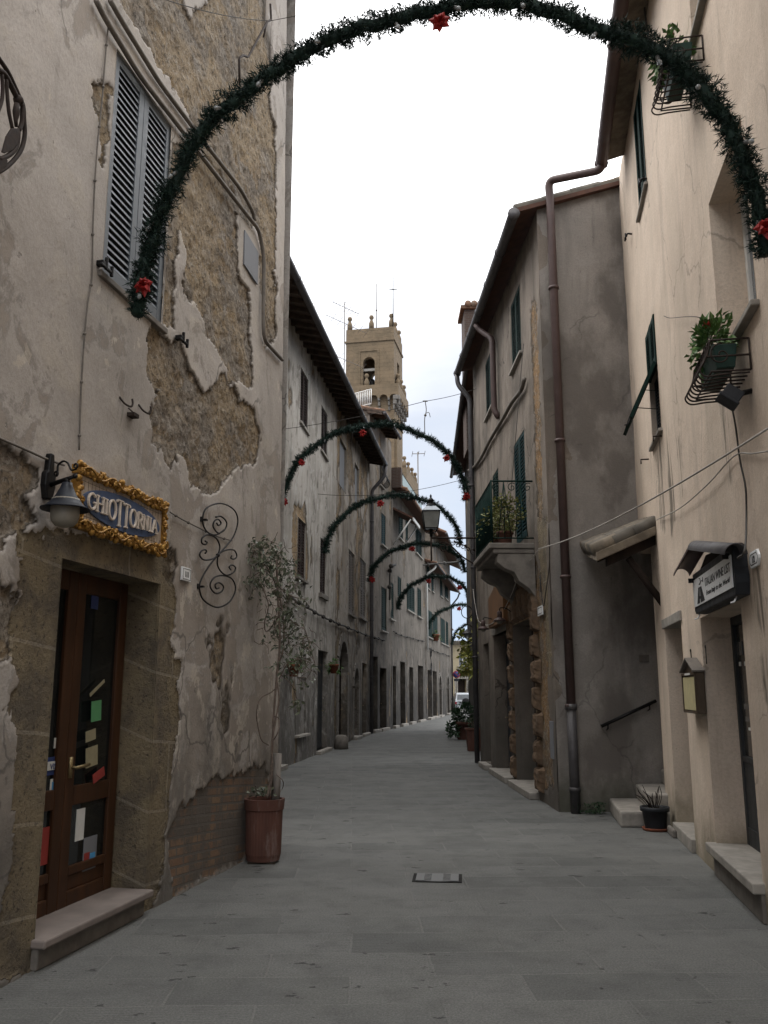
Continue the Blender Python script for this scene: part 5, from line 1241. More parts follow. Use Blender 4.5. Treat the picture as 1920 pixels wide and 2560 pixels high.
# pipes on the front
q = [RC.P(RC.len+.02, zgf-.02, .4), RC.P(RC.len-.02, zgf-.35, .38), RC.P(RC.len-.12, zgf-.75, .1), RC.P(RC.len-.12, 5, .1), RC.P(RC.len-.12, .02, .1)]
pipe(q, .06, M['pipe_grey'], HM, clamps=[RC.P(RC.len-.12, z, .1) for z in (2.4, 4.5, 6.5)])
a, zt_ = RC.sz(1243, 822); a2, zb_ = RC.sz(1248, 1046)
pipe([RC.P((a+a2)/2+.35, zt_+.25, .38), RC.P((a+a2)/2+.3, zt_+.1, .3), RC.P((a+a2)/2, zt_-.2, .1), RC.P((a+a2)/2, zb_+.15, .1), RC.P((a+a2)/2-.05, zb_, .02)], .06, M['pipe_brown'], HM)
cp2 = on(RC, [(1311, 946), (1303, 975), (1280, 1005), (1258, 1045), (1225, 1100), (1205, 1140), (1188, 1165), (1172, 1176)], .05)
pipe(smooth_path(cp2, 3), .035, M['conduit'], HM, 'wall_conduit')
a, z = RC.sz(1381, 1850); m = MB(); m.bx(RC, a-.12, a+.12, z-.26, z+.26, -.05, .012); m.build('meter_cover', M['board_grey'], HM, bev=.006)
a, z = RS.sz(1609, 1646); m = MB(); m.bx(RS, a-.07, a+.07, z-.05, z+.05, 0, .03); m.build('doorbell_box', M['conduit'], HM, bev=.008)
number_plate(RC, rect4(RC, (1346, 1518), (1358, 1513), (1348, 1541), (1360, 1536)), '', 'small house number plate beside the rusticated portal')
# balcony
sN, zf_ = RC.sz(1336, 1358); pN = .66; zrail = zf_+1.0
sF = RC.sz(1192, 1402, pN)[0]; zfl = zf_
m = MB(); m.bx(RC, sN-.04, sF+.04, zfl-.09, zfl, 0, pN+.06); bl = m.build('balcony_slab', M['stone_dark'], HM, bev=.015)
m = MB(); m.bx(RC, sN-.02, sF+.02, zfl-.17, zfl-.091, 0, pN); m.build('cornice', M['stone_dark'], bl, bev=.02)
for k in (.06, .94):
    s = sN+(sF-sN)*k; m = MB()
    out = [(0, zfl-.171), (pN-.08, zfl-.171), (pN-.06, zfl-.30), (pN-.18, zfl-.40), (pN-.33, zfl-.46), (pN-.40, zfl-.60), (.10, zfl-.72), (0, zfl-.86)]
    m.prism([RC.P(s-.13, z, o) for o, z in out], RC.d*.26); m.build('corbel', M['stone_dark'], bl, bev=.012)
gm = M['green_shutter']; m = MB()
C = [RC.P(sN, 0, 0), RC.P(sN, 0, pN), RC.P(sF, 0, pN), RC.P(sF, 0, 0)]
for z, r_ in ((zrail, .016), (zfl+.08, .012)): m.tube([c+UP*z for c in C], r_, 6)
for c in C[1:3]: m.tube([c+UP*zfl, c+UP*(zrail+.02)], .014, 6)
nb = 22
for i in range(1, nb):
    p = C[1].lerp(C[2], i/nb); m.tube([p+UP*(zfl+.08), p+UP*zrail], .008, 5)
for sd_ in (0, 3):
    A, B = (C[0], C[1]) if sd_ == 0 else (C[3], C[2]); X = (B-A).normalized()
    for k in (.12, .5, .88):
        p = A.lerp(B, k); m.tube(spiral(p+UP*(zrail-.10), X, UP, .01, .075, 0, 8.5, 26), .007, 5)
    for k in (.3, .7):
        p = A.lerp(B, k); m.tube([p+UP*(zfl+.08), p+UP*zrail], .008, 5); m.tube([p+UP*zrail, p+X*.1+UP*(zfl+.1)], .007, 5); m.tube([p+UP*zrail, p-X*.1+UP*(zfl+.1)], .007, 5)
    m.tube(spiral(A.lerp(B, .5)+UP*(zrail-.48), X, UP, .01, .06, 0, 8, 22), .007, 5)
m.build('railing', gm, bl)
def potted(name, label, p, r, h, mat, foliage, L=.06, n=260, rad=None, dz=None, cat='potted plant', lmat='leaf_green', sticks=6, rim=None, stick_h=None, saucer=None, group=None, square=False, smat='bark'):
    t = thing(name, label, cat, p, group); m = MB(); rim = rim or mat
    if square:
        m.hexa([p+Vector(q) for q in ((-r*.8, -r*.8, 0), (r*.8, -r*.8, 0), (r*.8, r*.8, 0), (-r*.8, r*.8, 0), (-r, -r, h), (r, -r, h), (r, r, h), (-r, r, h))]); m.box(p+UP*(h-.03), (r*2.16, r*2.16, .06)); m.build('pot', mat, t, bev=.008)
    else: m.lathe([(r*.72, 0), (r*.76, h*.1), (r*.93, h*.82), (r*1.06, h*.82), (r*1.08, h), (r*.95, h), (r*.93, h*.9)], p, 20, caps=False); m.lathe([(0, 0.001), (r*.72, 0.001)], p, 20, caps=False); m.build('pot', mat, t)
    m = MB(); m.lathe([(0.001, 0), (r*.93, 0)], p+UP*h*.9, 16, caps=False) if not square else m.box(p+UP*(h+.002), (r*1.7, r*1.7, .01)); m.build('soil', M['soil'], t)
    if saucer: m = MB(); m.lathe([(0.001, .012), (r*.9, .012), (r*.98, .035), (r*1.02, .03), (r*.9, 0.002)], p, 20); m.build('saucer', saucer, t)
    rg = random.Random(int(p.y*100)); m = MB(); sh_ = stick_h or (rad[2]*1.2 if rad else .3)
    for i in range(sticks):
        a = rg.uniform(0, 6.28); q = p+UP*h*.9+Vector((math.cos(a), math.sin(a), 0))*r*.4*rg.random(); e = q+Vector((math.cos(a)*rg.uniform(.1, .9)*r*1.6, math.sin(a)*rg.uniform(.1, .9)*r*1.6, sh_*rg.uniform(.6, 1.2)))
        mid = q.lerp(e, .5)+Vector((rg.uniform(-.03, .03), rg.uniform(-.03, .03), .02)); m.tube(smooth_path([q, mid, e], 3), [.0045]*6+[.002], 5)
    m.build('stems', M[smat], t)
    if foliage: leaves_cloud(p+UP*(h+(dz if dz is not None else rad[2]*.8)), rad, n, L, M[lmat], t)
    return t
for k, (s_, o_, lab) in enumerate(((.12, .42, 'terracotta pot with a bushy plant at the near corner of the green balcony'), (.42, .42, 'terracotta pot with yellowish plant in the middle of the green balcony'), (.75, .42, 'terracotta pot with sprawling plant at the far end of the green balcony'))):
    potted('balcony_plant', lab, RC.P(sN+(sF-sN)*s_, zfl+.002, o_), .13, .22, M['terracotta'], True, .06, 620, (.30, .42, .34), .28, lmat='leaf_olive', group='potted plants on the balcony')
# board sign with two hooded lamps
bs = thing('board_sign', 'blank weathered brown board sign projecting over the grey door with hooded lamps', 'sign', RC.hit(1262, 1500, 0))
a0, a1, z0, z1 = rect4(RC, (1225, 1490), (1262, 1478), (1226, 1566), (1264, 1560), .12)
m = MB(); pts = [(a0, z0), (a1, z0), (a1, z1), ((a0+a1)/2+.12, z1+.14), ((a0+a1)/2-.12, z1+.14), (a0, z1)]
m.prism([RC.P(a, z, .0) for a, z in pts], RC.n*.16); m.build('board', M['wood_board'], bs, bev=.01)
def hood_lamp(p, label, pl, d=.3):
    t = thing('hooded_lamp', label, 'wall lamp', p); m = MB(); m.lathe([(.02, .12), (.03, .10), (.035, .04), (.10, 0), (.115, -.03), (.10, -.025), (.03, .02)], p, 18, caps=False); m.lathe([(.04, .02), (.045, .13), (.02, .15), (.001, .15)], p, 12); m.build('hood', M['pipe_brown'], t)
    m = MB(); q = p+UP*.15; m.tube(smooth_path([q, q+UP*.05+pl.n*-.02, q+UP*.04-pl.n*.12, q-pl.n*d-UP*.02], 5), .010, 6); m.build('arm', M['iron'], t)
    m = MB(); m.ball(p-UP*.03, .055, 10, (1, 1, .9)); m.build('bulb', M['glass_frost'], t)
hood_lamp(RC.hit(1249, 1549, .36), 'hooded metal lamp in front of the brown board sign', RC, .2)
hood_lamp(RC.hit(1208, 1570, .34), 'hooded metal lamp at the far side of the brown board sign', RC, .34)
# pale cables on the right hand side
def coil(c, r, X, label):
    m = MB()
    for k in range(5):
        rr = r*(1+.06*random.uniform(-1, 1)); m.tube([c+X*(rr*.72*math.cos(2*math.pi*i/24))+UP*(rr*math.sin(2*math.pi*i/24))+RC.n*(.02*k) for i in range(24)], .008, 5, closed=True)
    return tag(m.build('cable_coil', M['cable_pale'], origin=c), label, 'cable')
coil(RC.hit(1300, 1428, .12), .17, RC.d, 'coil of pale cable hung under the green balcony')
pW = RP.hit(1925, 1068, .08); pE = RC.hit(1347, 1372, .06)
wire(sag(pW, pE, .10, 24), .0075, M['cable_pale'], 'pale cable sagging from the peach house across the grey side wall')
wire(sag(pE, RC.hit(1300, 1428, .1), .02, 6)+sag(RC.hit(1300, 1428, .1), RC.hit(1200, 1556, .2), .35, 14)[1:]+sag(RC.hit(1200, 1556, .2), RC.P(RC.len-.15, 4.0, .12), .2, 6)[1:], .0075, M['cable_pale'], 'pale cable looping below the balcony past the board sign')
wire(smooth_path([RP.hit(1920, 1128, .03), RP.hit(1880, 1134, .03), RP.hit(1835, 1140, .03), RP.hit(1770, 1210, .04), RP.hit(1700, 1270, .04), RP.hit(1640, 1300, .03)], 5), .006, M['cable_pale'], 'loose pale cable strung along the peach wall above the canopy')
wire(smooth_path([RP.hit(1826, 1000, .04), RP.hit(1838, 1060, .03), RP.hit(1850, 1150, .03), RP.hit(1864, 1220, .03), RP.hit(1866, 1300, .05), RP.hit(1862, 1375, .3), RP.hit(1845, 1395, .3)], 5), .007, M['cable'], 'black cable from the floodlight down to the wine sign')
wire(smooth_path(on(RP, [(1607, -60), (1612, 30), (1618, 75), (1622, 130)], .04), 4), .012, M['cable'], 'dark cable hanging at the top of the peach wall under the eaves')
wire(smooth_path(on(RC, [(1372, 1310), (1374, 1400), (1366, 1470), (1358, 1515)], .03)+on(RC, [(1350, 1440), (1352, 1480)], .05), 4), .008, M['cable'], 'dark cable hanging near the corner above the portal')
wire(smooth_path(on(RP, [(1660, 790), (1675, 795), (1710, 792), (1740, 792), (1757, 796)], .04), 4), .004, M['cable'], 'short thin wire on the peach wall left of the flower box')
wire([RC.P(1.2, zgut-1.6, .05), at(1265, 1378, 14.5), at(1230, 1330, 16.8), RD.hit(1170, 1240, .1)], .006, M['cable'], 'thin cable slanting past the front of the green balcony')
# number plate 112, menu box, wine sign, floodlight
number_plate(RP, rect4(RP, (1878, 1381), (1903, 1373), (1882, 1421), (1906, 1414)), '112', 'white eight sided house number plate reading 112 right of the wine sign', True)
ws = thing('wine_sign', 'dark framed white wine list sign under a small pipe gable above the shop door', 'sign', RP.hit(1800, 1450, 0))
# the board stands out from the wall, turned towards the camera
pA = RP.hit(1735, 1440, .34); sA = (pA-RP.p0).dot(RP.d)
bA, bB = RP.hit(1733, 1442, .11), RP.hit(1829, 1400, .11); bC = RP.hit(1736, 1513, .11)
X = -RP.d; Wd = (Vector((bB.x-bA.x, bB.y-bA.y, 0))).length; Nn = Vector((X.y, -X.x, 0))
zt2 = (bA.z+bB.z)/2; zb2 = (bC.z+RP.sz(1831, 1478, .11)[1])/2; c0 = Vector((bA.x, bA.y, 0))
S = lambda a, z, o: c0+X*a+UP*z+Nn*o
H = zt2-zb2
m = MB(); e = .055
pts = [(-e, zb2-e*.6), (-e*.2, zb2-e*1.1), (Wd+e*.3, zb2-e*1.1), (Wd+e*.8, zb2+H*.12), (Wd+e*.9, zb2+H*.38), (Wd+e*.35, zb2+H*.6), (Wd+e*.35, zt2+e*1.2), (-e, zt2+e*1.2), (-e*1.5, zb2+H*.7), (-e*1.3, zb2+H*.35)]
m.prism([S(a, z, -.108) for a, z in pts], Nn*.104); m.build('frame', M['plastic_black'], ws, bev=.008)
m = MB(); m.prism([S(a, z, .0) for a, z in ((0, zb2), (Wd, zb2), (Wd, zt2), (0, zt2))], Nn*.006); m.build('face', M['plate_white'], ws)
text_mesh('ITALIAN WINE LIST', H*.40, S(Wd*.665, zb2+H*.64, .0075), X, UP, 'lettering', M['ink'], ws, .001, sx=Wd*.62/(H*.40*8.6))
text_mesh('From Italy to the World', H*.24, S(Wd*.655, zb2+H*.27, .0075), X, UP, 'lettering', M['ink'], ws, .001, sx=Wd*.58/(H*.24*9.9), shear=.35)
m = MB()
for q in ([(.10, .06), (.155, .62), (.195, .62), (.175, .06)], [(.20, .06), (.205, .62), (.245, .62), (.32, .06), (.25, .06)]):
    m.prism([S(Wd*a, zb2+H*b, .0065) for a, b in q], Nn*.002)
m.prism([S(Wd*a, zb2+H*b, .0065) for a, b in [(.165, .2), (.24, .2), (.235, .3), (.17, .3)]], Nn*.002)
m.tube([S(Wd*a, zb2+H*b, .008) for a, b in [(.20, .72), (.235, .78), (.225, .92), (.19, .94)]], .003, 4); m.tube([S(Wd*a, zb2+H*b, .008) for a, b in [(.23, .8), (.30, .8)]], .003, 4); m.tube([S(Wd*a, zb2+H*b, .008) for a, b in [(.30, .72), (.30, .9)]], .003, 4)
m.prism([S(Wd*a, zb2+H*b, .0065) for a, b in [(.17, .74), (.235, .76), (.21, .69)]], Nn*.002); m.build('emblem', M['ink'], ws)
rt = [at(1712, 1438, 7.78), at(1742, 1368, 7.65), at(1845, 1374, 7.15)]
pk = RP.hit(1742, 1374, .13); lo = RP.hit(1704, 1440, .16); ro = RP.hit(1840, 1386, .13)
def half_pipe(a, b, r):                            # open gutter-like roof piece laid along a-b
    t = (b-a).normalized(); w = Nn-t*Nn.dot(t); w.normalize(); u = t.cross(w); m2 = MB(); n = 12; vs = []; fs = []
    for q in (a, b):
        for k in range(n+1): an = math.pi*k/n; vs.append(q+w*(r*math.cos(an))-u*(r*math.sin(an))*(1 if u.z < 0 else -1))
        for k in range(n+1): an = math.pi*k/n; vs.append(q+w*((r-.006)*math.cos(an))-u*((r-.006)*math.sin(an))*(1 if u.z < 0 else -1))
    k1 = n+1
    for k in range(n):
        fs += [(k, k+1, 2*k1+k+1, 2*k1+k), (k1+k, 3*k1+k, 3*k1+k+1, k1+k+1), (k, k1+k, k1+k+1, k+1), (2*k1+k, 2*k1+k+1, 3*k1+k+1, 3*k1+k)]
    m2.add(vs, fs, True); return m2
half_pipe(lo, pk, .075).build('roof_pipe', M['pipe_brown'], ws); half_pipe(pk, ro, .08).build('roof_pipe', M['pipe_grey'], ws)
m = MB(); m.prism([S(a, z, -.10) for a, z in ((-.02, zt2+e*1.21), (Wd+.02, zt2+e*1.21), (Wd*.95, zt2+H*.42), ((pk-c0).dot(X), pk.z-.05))], Nn*.05); m.build('gable_board', M['wood_dark'], ws)
for a in (.03, Wd-.08): m = MB(); m.bx(RP, *(lambda q: (q-.012, q+.012))((S(a, 0, 0)-RP.p0).dot(RP.d)), zt2-.02, zt2+.02, 0, .16); m.build('wall_bracket', M['iron'], ws)
for a in (.03, Wd-.06): m = MB(); m.tube([S(a, zb2-.06, -.03), S(a+.005, zb2-.10, -.01), S(a+.01, zb2-.11, .02)], .006, 5); m.build('hanger', M['plate_white'], ws)
# lit-less menu case
mb = thing('menu_case', 'small roofed wooden menu case with yellowed sheet between the two right hand doors', 'menu case', RP.hit(1735, 1730, 0))
q0 = RP.hit(1704, 1684, .10); q1 = RP.hit(1736, 1688, .10); zt3 = q0.z; zb3 = RP.sz(1713, 1781, .10)[1]; X3 = Vector((q1.x-q0.x, q1.y-q0.y, 0)).normalized(); w3 = Vector((q1.x-q0.x, q1.y-q0.y, 0)).length; N3 = Vector((X3.y, -X3.x, 0)); c3_ = Vector((q0.x, q0.y, 0))
S3 = lambda a, z, o: c3_+X3*a+UP*z+N3*o
def b3(m, a0, a1, z0, z1, o0, o1): m.hexa([S3(a0, z0, o0), S3(a1, z0, o0), S3(a1, z0, o1), S3(a0, z0, o1), S3(a0, z1, o0), S3(a1, z1, o0), S3(a1, z1, o1), S3(a0, z1, o1)])
m = MB(); D3 = -.085; b3(m, 0, w3, zb3, zt3, D3, -.012); m.build('case', M['case_wood'], mb, bev=.004)
m = MB(); f3 = .016
for a in ((0, f3, zb3, zt3), (w3-f3, w3, zb3, zt3), (f3, w3-f3, zb3, zb3+f3), (f3, w3-f3, zt3-f3*1.6, zt3)): b3(m, *a, -.011, .004)
m.build('frame', M['case_wood'], mb, bev=.003)
m = MB(); b3(m, f3+.005, w3-f3-.005, zb3+.03, zt3-.04, -.0115, -.006); m.build('menu_sheet', M['paper_yellow'], mb)
m = MB(); b3(m, w3*.3, w3*.7, zt3-.022, zt3-.004, .0045, .008); m.build('lamp_clip', M['paper'], mb)
m = MB(); pk3 = zt3+.13
for a, b in (((-.015, zt3+.004), (w3/2, pk3)), ((w3/2, pk3), (w3+.015, zt3+.004))):
    m.hexa([S3(a[0], a[1], D3-.01), S3(b[0], b[1], D3-.01), S3(b[0], b[1], .02), S3(a[0], a[1], .02)]+[S3(a[0], a[1]+.014, D3-.01), S3(b[0], b[1]+.014, D3-.01), S3(b[0], b[1]+.014, .02), S3(a[0], a[1]+.014, .02)])
m.build('roof', M['conduit'], mb)
m = MB(); m.prism([S3(0.002, zt3+.002, -.03), S3(w3-.002, zt3+.002, -.03), S3(w3/2, pk3-.004, -.03)], N3*.01); m.build('gable', M['case_wood'], mb)
for a in (.02, w3+.09): m = MB(); p = S3(a, pk3+.02, -.10); m.tube(smooth_path([p-UP*.08, p+UP*.06, p+UP*.09-X3*.015, p+UP*.07-X3*.03], 4), .005, 5); m.build('hook', M['iron'], mb)
m = MB(); q = (c3_+X3*w3*.5-RP.p0).dot(RP.d); m.bx(RP, q-.05, q+.05, (zb3+zt3)/2-.1, (zb3+zt3)/2+.1, 0, .014); m.build('wall_bracket', M['wood_board'], mb)
fl = thing('floodlight', 'small black floodlight under the flower box on the peach wall', 'floodlight', RP.hit(1830, 988, 0)); p = RP.hit(1828, 990, .14)
m = MB(); Yf = (RP.n*.6-UP*.8).normalized(); Xf = RP.d; Zf = Xf.cross(Yf); m.box(p, (.15, .09, .13), (Xf, Yf, Zf)); m.box(p+Yf*.05, (.17, .02, .15), (Xf, Yf, Zf)); m.build('lamp_body', M['plastic_black'], fl, bev=.006)
m = MB(); m.tube([RP.P((p-RP.p0).dot(RP.d), p.z+.03, 0), p], .02, 6); m.build('bracket', M['iron'], fl)
# window boxes with iron baskets
def window_box(sn, zt_, length, label, seed, red=True):
    t = thing('flower_box', label, 'flower box', RP.P(sn+length/2, zt_-.2)); o0, o1 = .08, .25
    m = MB(); a, b = sn+.03, sn+length-.03; h = .17
    m.hexa([RP.P(a+.02, zt_-h, o0+.02), RP.P(b-.02, zt_-h, o0+.02), RP.P(b-.02, zt_-h, o1-.03), RP.P(a+.02, zt_-h, o1-.03), RP.P(a, zt_, o0), RP.P(b, zt_, o0), RP.P(b, zt_, o1), RP.P(a, zt_, o1)]); m.build('planter', M['plastic_green'], t, bev=.008)
    m = MB(); m.bx(RP, a+.01, b-.01, zt_+.0005, zt_+.006, o0+.01, o1-.01); m.build('soil', M['soil'], t)
    m = MB(); s1_ = sn+length
    for zz, of in ((zt_+.02, .02), (zt_-.10, .05), (zt_-.21, .02)):
        m.tube([RP.P(sn, zz, .01), RP.P(sn, zz, o1+of), RP.P(s1_, zz, o1+of), RP.P(s1_, zz, .01)], .008, 5)
    for i in range(9):
        s = sn+length*i/8
        m.tube(smooth_path([RP.P(s, zt_+.02, o1+.02), RP.P(s, zt_-.06, o1+.035), RP.P(s, zt_-.14, o1+.07), RP.P(s, zt_-.20, o1+.10), RP.P(s, zt_-.245, o1+.06), RP.P(s, zt_-.235, o1-.05), RP.P(s, zt_-.23, .02)], 4), .007, 5)
    for s in (sn, s1_): m.tube([RP.P(s, zt_-.21, .01), RP.P(s, zt_+.02, .01)], .008, 5); m.tube(spiral(RP.P(s, zt_-.09, .2), RP.n, UP, .01, .085, 0, 8, 24), .006, 5)
    m.build('iron_basket', M['iron_rust'], t)
    leaves_cloud(RP.P(sn+length*.62, zt_+.13, .2), (.15, .30, .20), 420, .07, M['leaf_green'], t, seed=seed)
    m = MB(); rg = random.Random(seed)
    for i in range(10): p = RP.P(sn+length*rg.uniform(.25, .95), zt_, .2); m.tube(smooth_path([p, p+UP*.12+rvec(rg)*.04, p+UP*.26+rvec(rg)*.1], 3), .005, 5)
    m.build('stems', M['bark'], t)
    if red:
        m = MB(); c = RP.P(sn+length*.38, zt_+.25, .22)
        for i in range(5): m.ball(c+rvec(rg)*.03, .022, 6)
        m.build('blossom', M['red_flower'], t)
sn = RP.sz(1868, 850, .02)[0]; window_box(sn, RP.sz(1868, 852, .02)[1], .62, 'green flower box in iron basket with red blossom under the big recessed window', 3)
sn2 = RP.sz(1752, 92, .02)[0]; window_box(sn2, RP.sz(1752, 95, .02)[1], .62, 'green flower box in iron basket high up behind the nearest garland', 4, True)
# black pot by the steps
bp = ground_at(1640, 2076)
potted('black_pot', 'black plastic pot of dry twigs on a terracotta saucer by the stone steps', bp, .16, .27, M['plastic_black'], False, rad=(.2, .2, .2), sticks=16, stick_h=.22, saucer=M['terracotta_rim'], smat='wood_dark')
# ================================================================ far right houses
HQ = thing('dark_far_house', 'dark rubble rendered house at the far right end with vine and hanging lantern', 'house', RD.P(6, 0))
zd = at(1150, 1085, 34).z
sh1 = RD.rect(1163, 1176, 1395, 1380, 1508, 1512)
wall('wall', RD, 0, RD.len, 0, zd, M['plaster_dark'], HQ, step=.12, coarse=.4, rough=.05, solid=4, ragged=.2, extra_peel=lambda X, Y: (fbm(X*.8, Y*.8, 5, 91)-.62)*10)
roof_eaves(RD, -.1, RD.len+.3, zd, .55, HQ, slope=.3, rafters=False, soffit='soffit_red', back=3.5, gutter='pipe_grey')
m = MB(); s_ = 8.5; a = (s_, s_+2.2, zd-3.4, zd-1.6)
shutters(RD, a, M['green_shutter'], HQ, 2, .12, .12, .05, .08)
m = MB(); p0, p1 = at(1158, 985, 29.5), at(1200, 770, 29.5); m.box(((p0.x+p1.x)/2+.1, 30.2, (p0.z-2+p1.z)/2), (p1.x-p0.x, 1.2, p1.z-p0.z+2)); ch = m.build('chimney', M['brick'], HQ, bev=.02)
m = MB(); c = Vector(((p0.x+p1.x)/2+.1, 30.2, p1.z)); m.box(c+UP*.06, (p1.x-p0.x+.25, 1.4, .12))
for k in (-.2, 0.02, .24): m.tube([c+Vector((k, -.75, .16)), c+Vector((k, .75, .16))], .12, 8)
m.build('chimney_cap', M['tile'], ch)
m = MB(); a, z = RD.sz(1176, 1660); m.bx(RD, 1.3, 1.55, 3.2, 3.75, 0, .03); tag(m.build('wall_plate', M['sign_navy'], origin=RD.P(1.4, 3.2)), 'small blue and white plate on the dark far house above the planters', 'plate')
# lantern on its bracket at the end of the portal house
ln = thing('street_lantern', 'grey street lantern with milky panes on a scrolled iron bracket above the street', 'street lamp', RC.P(RC.len-.3, 5.6))
Yl = 20.6; pB_ = at(1078, 1352, Yl); pA_ = at(1186, 1338, Yl); pA_.z = pB_.z = (pA_.z+pB_.z)/2; X = (pB_-pA_).normalized(); Ldir = -X
m = MB(); m.tube([pA_+Ldir*.25, pB_-Ldir*.02], .022, 8)
m.tube([pB_-UP*.55, pB_+UP*.05], .020, 8)
m.tube(spiral(pB_+Ldir*.28-UP*.23, Ldir, UP, .02, .14, 0, 8.6, 36), .015, 6)
m.tube(smooth_path([pB_+Ldir*.32-UP*.09, pB_+Ldir*.5-UP*.22, pB_+Ldir*.72-UP*.44, pB_+Ldir*1.0-UP*.62, pA_+Ldir*.2-UP*.75], 6), .020, 6)
m.tube([pA_+Ldir*.18-UP*1.0, pA_+Ldir*.18+UP*.15], .02, 6)
rg = random.Random(3)
for k in range(5):
    p = pB_+Ldir*(.5+.12*k)-UP*(.12+.05*k); m.tube(spiral(p, Ldir, UP, .012, .07, k, k+7, 22), .010, 5)
    for j in range(3): leaf_quad(m, p+Ldir*.05, rvec(rg), rvec(rg), .09, .03)
m.build('bracket', M['iron_rust'], ln)
b0 = pB_+UP*.05; zt4 = at(1078, 1302, Yl).z; zb4 = at(1078, 1321, Yl).z; hs = Yl*1.0/2213
m = MB(); zb_l, zt_l = at(1078, 1322, Yl).z, at(1078, 1280, Yl).z; wb, wt_ = .155, .205
def ring(c, w, z): return [Vector((c.x+sx*w, c.y+sy*w, z)) for sx, sy in ((-1, -1), (1, -1), (1, 1), (-1, 1))]
A_, B_ = ring(b0, wb, zb_l), ring(b0, wt_, zt_l)
for i in range(4):
    j = (i+1) % 4; m.tube([A_[i], B_[i]], .013, 5); m.tube([A_[i], A_[j]], .013, 5); m.tube([B_[i], B_[j]], .018, 5)
m.tube([b0+UP*-.02, Vector((b0.x, b0.y, zb_l))], [.03, .045], 8)
for i in range(4): m.tube(smooth_path([A_[i], A_[i].lerp(Vector((b0.x, b0.y, zb_l)), .3)-UP*.07, Vector((b0.x, b0.y, zb_l-.12))], 4), .010, 5)
lf_ = m.build('lantern_frame', M['iron'], ln)
m = MB(); A2, B2 = ring(b0, wb-.006, zb_l+.01), ring(b0, wt_-.006, zt_l-.01)
for i in range(4): j = (i+1) % 4; m.quad(A2[i], A2[j], B2[j], B2[i])
m.build('panes', M['glass_lamp'], ln)
m = MB(); C2, D2 = ring(b0, wt_+.015, zt_l+.005), ring(b0, .11, zt_l+.13)
m.hexa(C2+D2); m.build('glass_roof', simple('lantern_roof_glass', (.30, .34, .38), .15, var=.2, bump=0, spec=.6), ln)
m = MB(); m.lathe([(.12, .13), (.125, .15), (.10, .17), (.06, .21), (.05, .26), (.09, .275), (.07, .30), (.03, .34), (.018, .36), (.03, .385), (.018, .41), (.0, .44)], Vector((b0.x, b0.y, zt_l)), 14); m.build('finial', M['iron'], ln)
# planters
def ground_pot_at(u, v, Y): p = at(u, v, Y); return Vector((p.x, Y, 0))
potted('square_planter', 'square terracotta planter with a dry twiggy plant beside the far downpipe', Vector((2.50, 25.4, 0)), .22, .62, M['terracotta'], True, .06, 90, (.2, .2, .12), .1, sticks=9, stick_h=.3, lmat='leaf_dark', square=True)
bt = potted('bushy_planter', 'round planter with a dark bush spilling onto the street at the far right', Vector((2.80, 31.5, 0)), .36, .6, M['terracotta'], True, .12, 600, (.5, .45, .42), .22, lmat='leaf_dark', sticks=8, stick_h=.3)
leaves_cloud(Vector((2.38, 31.3, .36)), (.22, .3, .32), 260, .11, M['leaf_dark'], bt)
# vine with ring lamp on the dark house
vn = thing('wall_vine', 'yellow green vine growing on the dark far house around a hanging lamp', 'climbing plant', RD.P(5.5, 0))
for (u, v, Y, r, n) in ((1176, 1570, 27.5, (.3, .4, .4), 60), (1168, 1640, 27.5, (.28, .4, .5), 90), (1152, 1620, 28, (.25, .3, .4), 60), (1178, 1650, 27, (.3, .4, .5), 70), (1160, 1665, 28, (.25, .3, .3), 60), (1163, 1600, 28, (.3, .3, .4), 70)):
    leaves_cloud(at(u, v, Y), r, n, .17, M['leaf_yellow'], vn, hang=.12)
m = MB()
for k in range(4): x0 = RD.P(5+k*.3, .1, .08); m.tube(smooth_path([x0, RD.P(5+k*.2, 1.5, .1), RD.P(5.3-k*.2, 3.0, .2), RD.P(5+k*.4, 4.3, .4)], 5), .018, 5)
m.build('stems', M['bark'], vn)
rl = thing('ring_lamp', 'iron ring bracket with a hooded lamp hanging among the far vine leaves', 'wall lamp', RD.P(4, 3.5)); c = at(1168, 1583, 26.2)
m = MB(); m.tube([c+Vector((.2*math.cos(a*.2618), 0, .26*math.sin(a*.2618))) for a in range(24)], .014, 6, closed=True)
m.tube([c+Vector((.16*math.cos(a*.2618), 0, .62+.18*math.sin(a*.2618))) for a in range(24)], .014, 6, closed=True); m.tube([c+UP*.26, c+UP*.44], .014, 6); m.tube([c+Vector((.2, 0, .3)), c+Vector((.9, 0, .3))], .016, 6); m.build('ring', M['iron'], rl)
m = MB(); m.lathe([(.02, .12), (.04, .1), (.15, 0), (.17, -.03), (.15, -.02), (.04, .05)], c, 18, caps=False); m.build('hood', M['pipe_grey'], rl)
m = MB(); m.ball(c-UP*.07, .10, 12); m.build('globe', M['glass_clear'], rl)
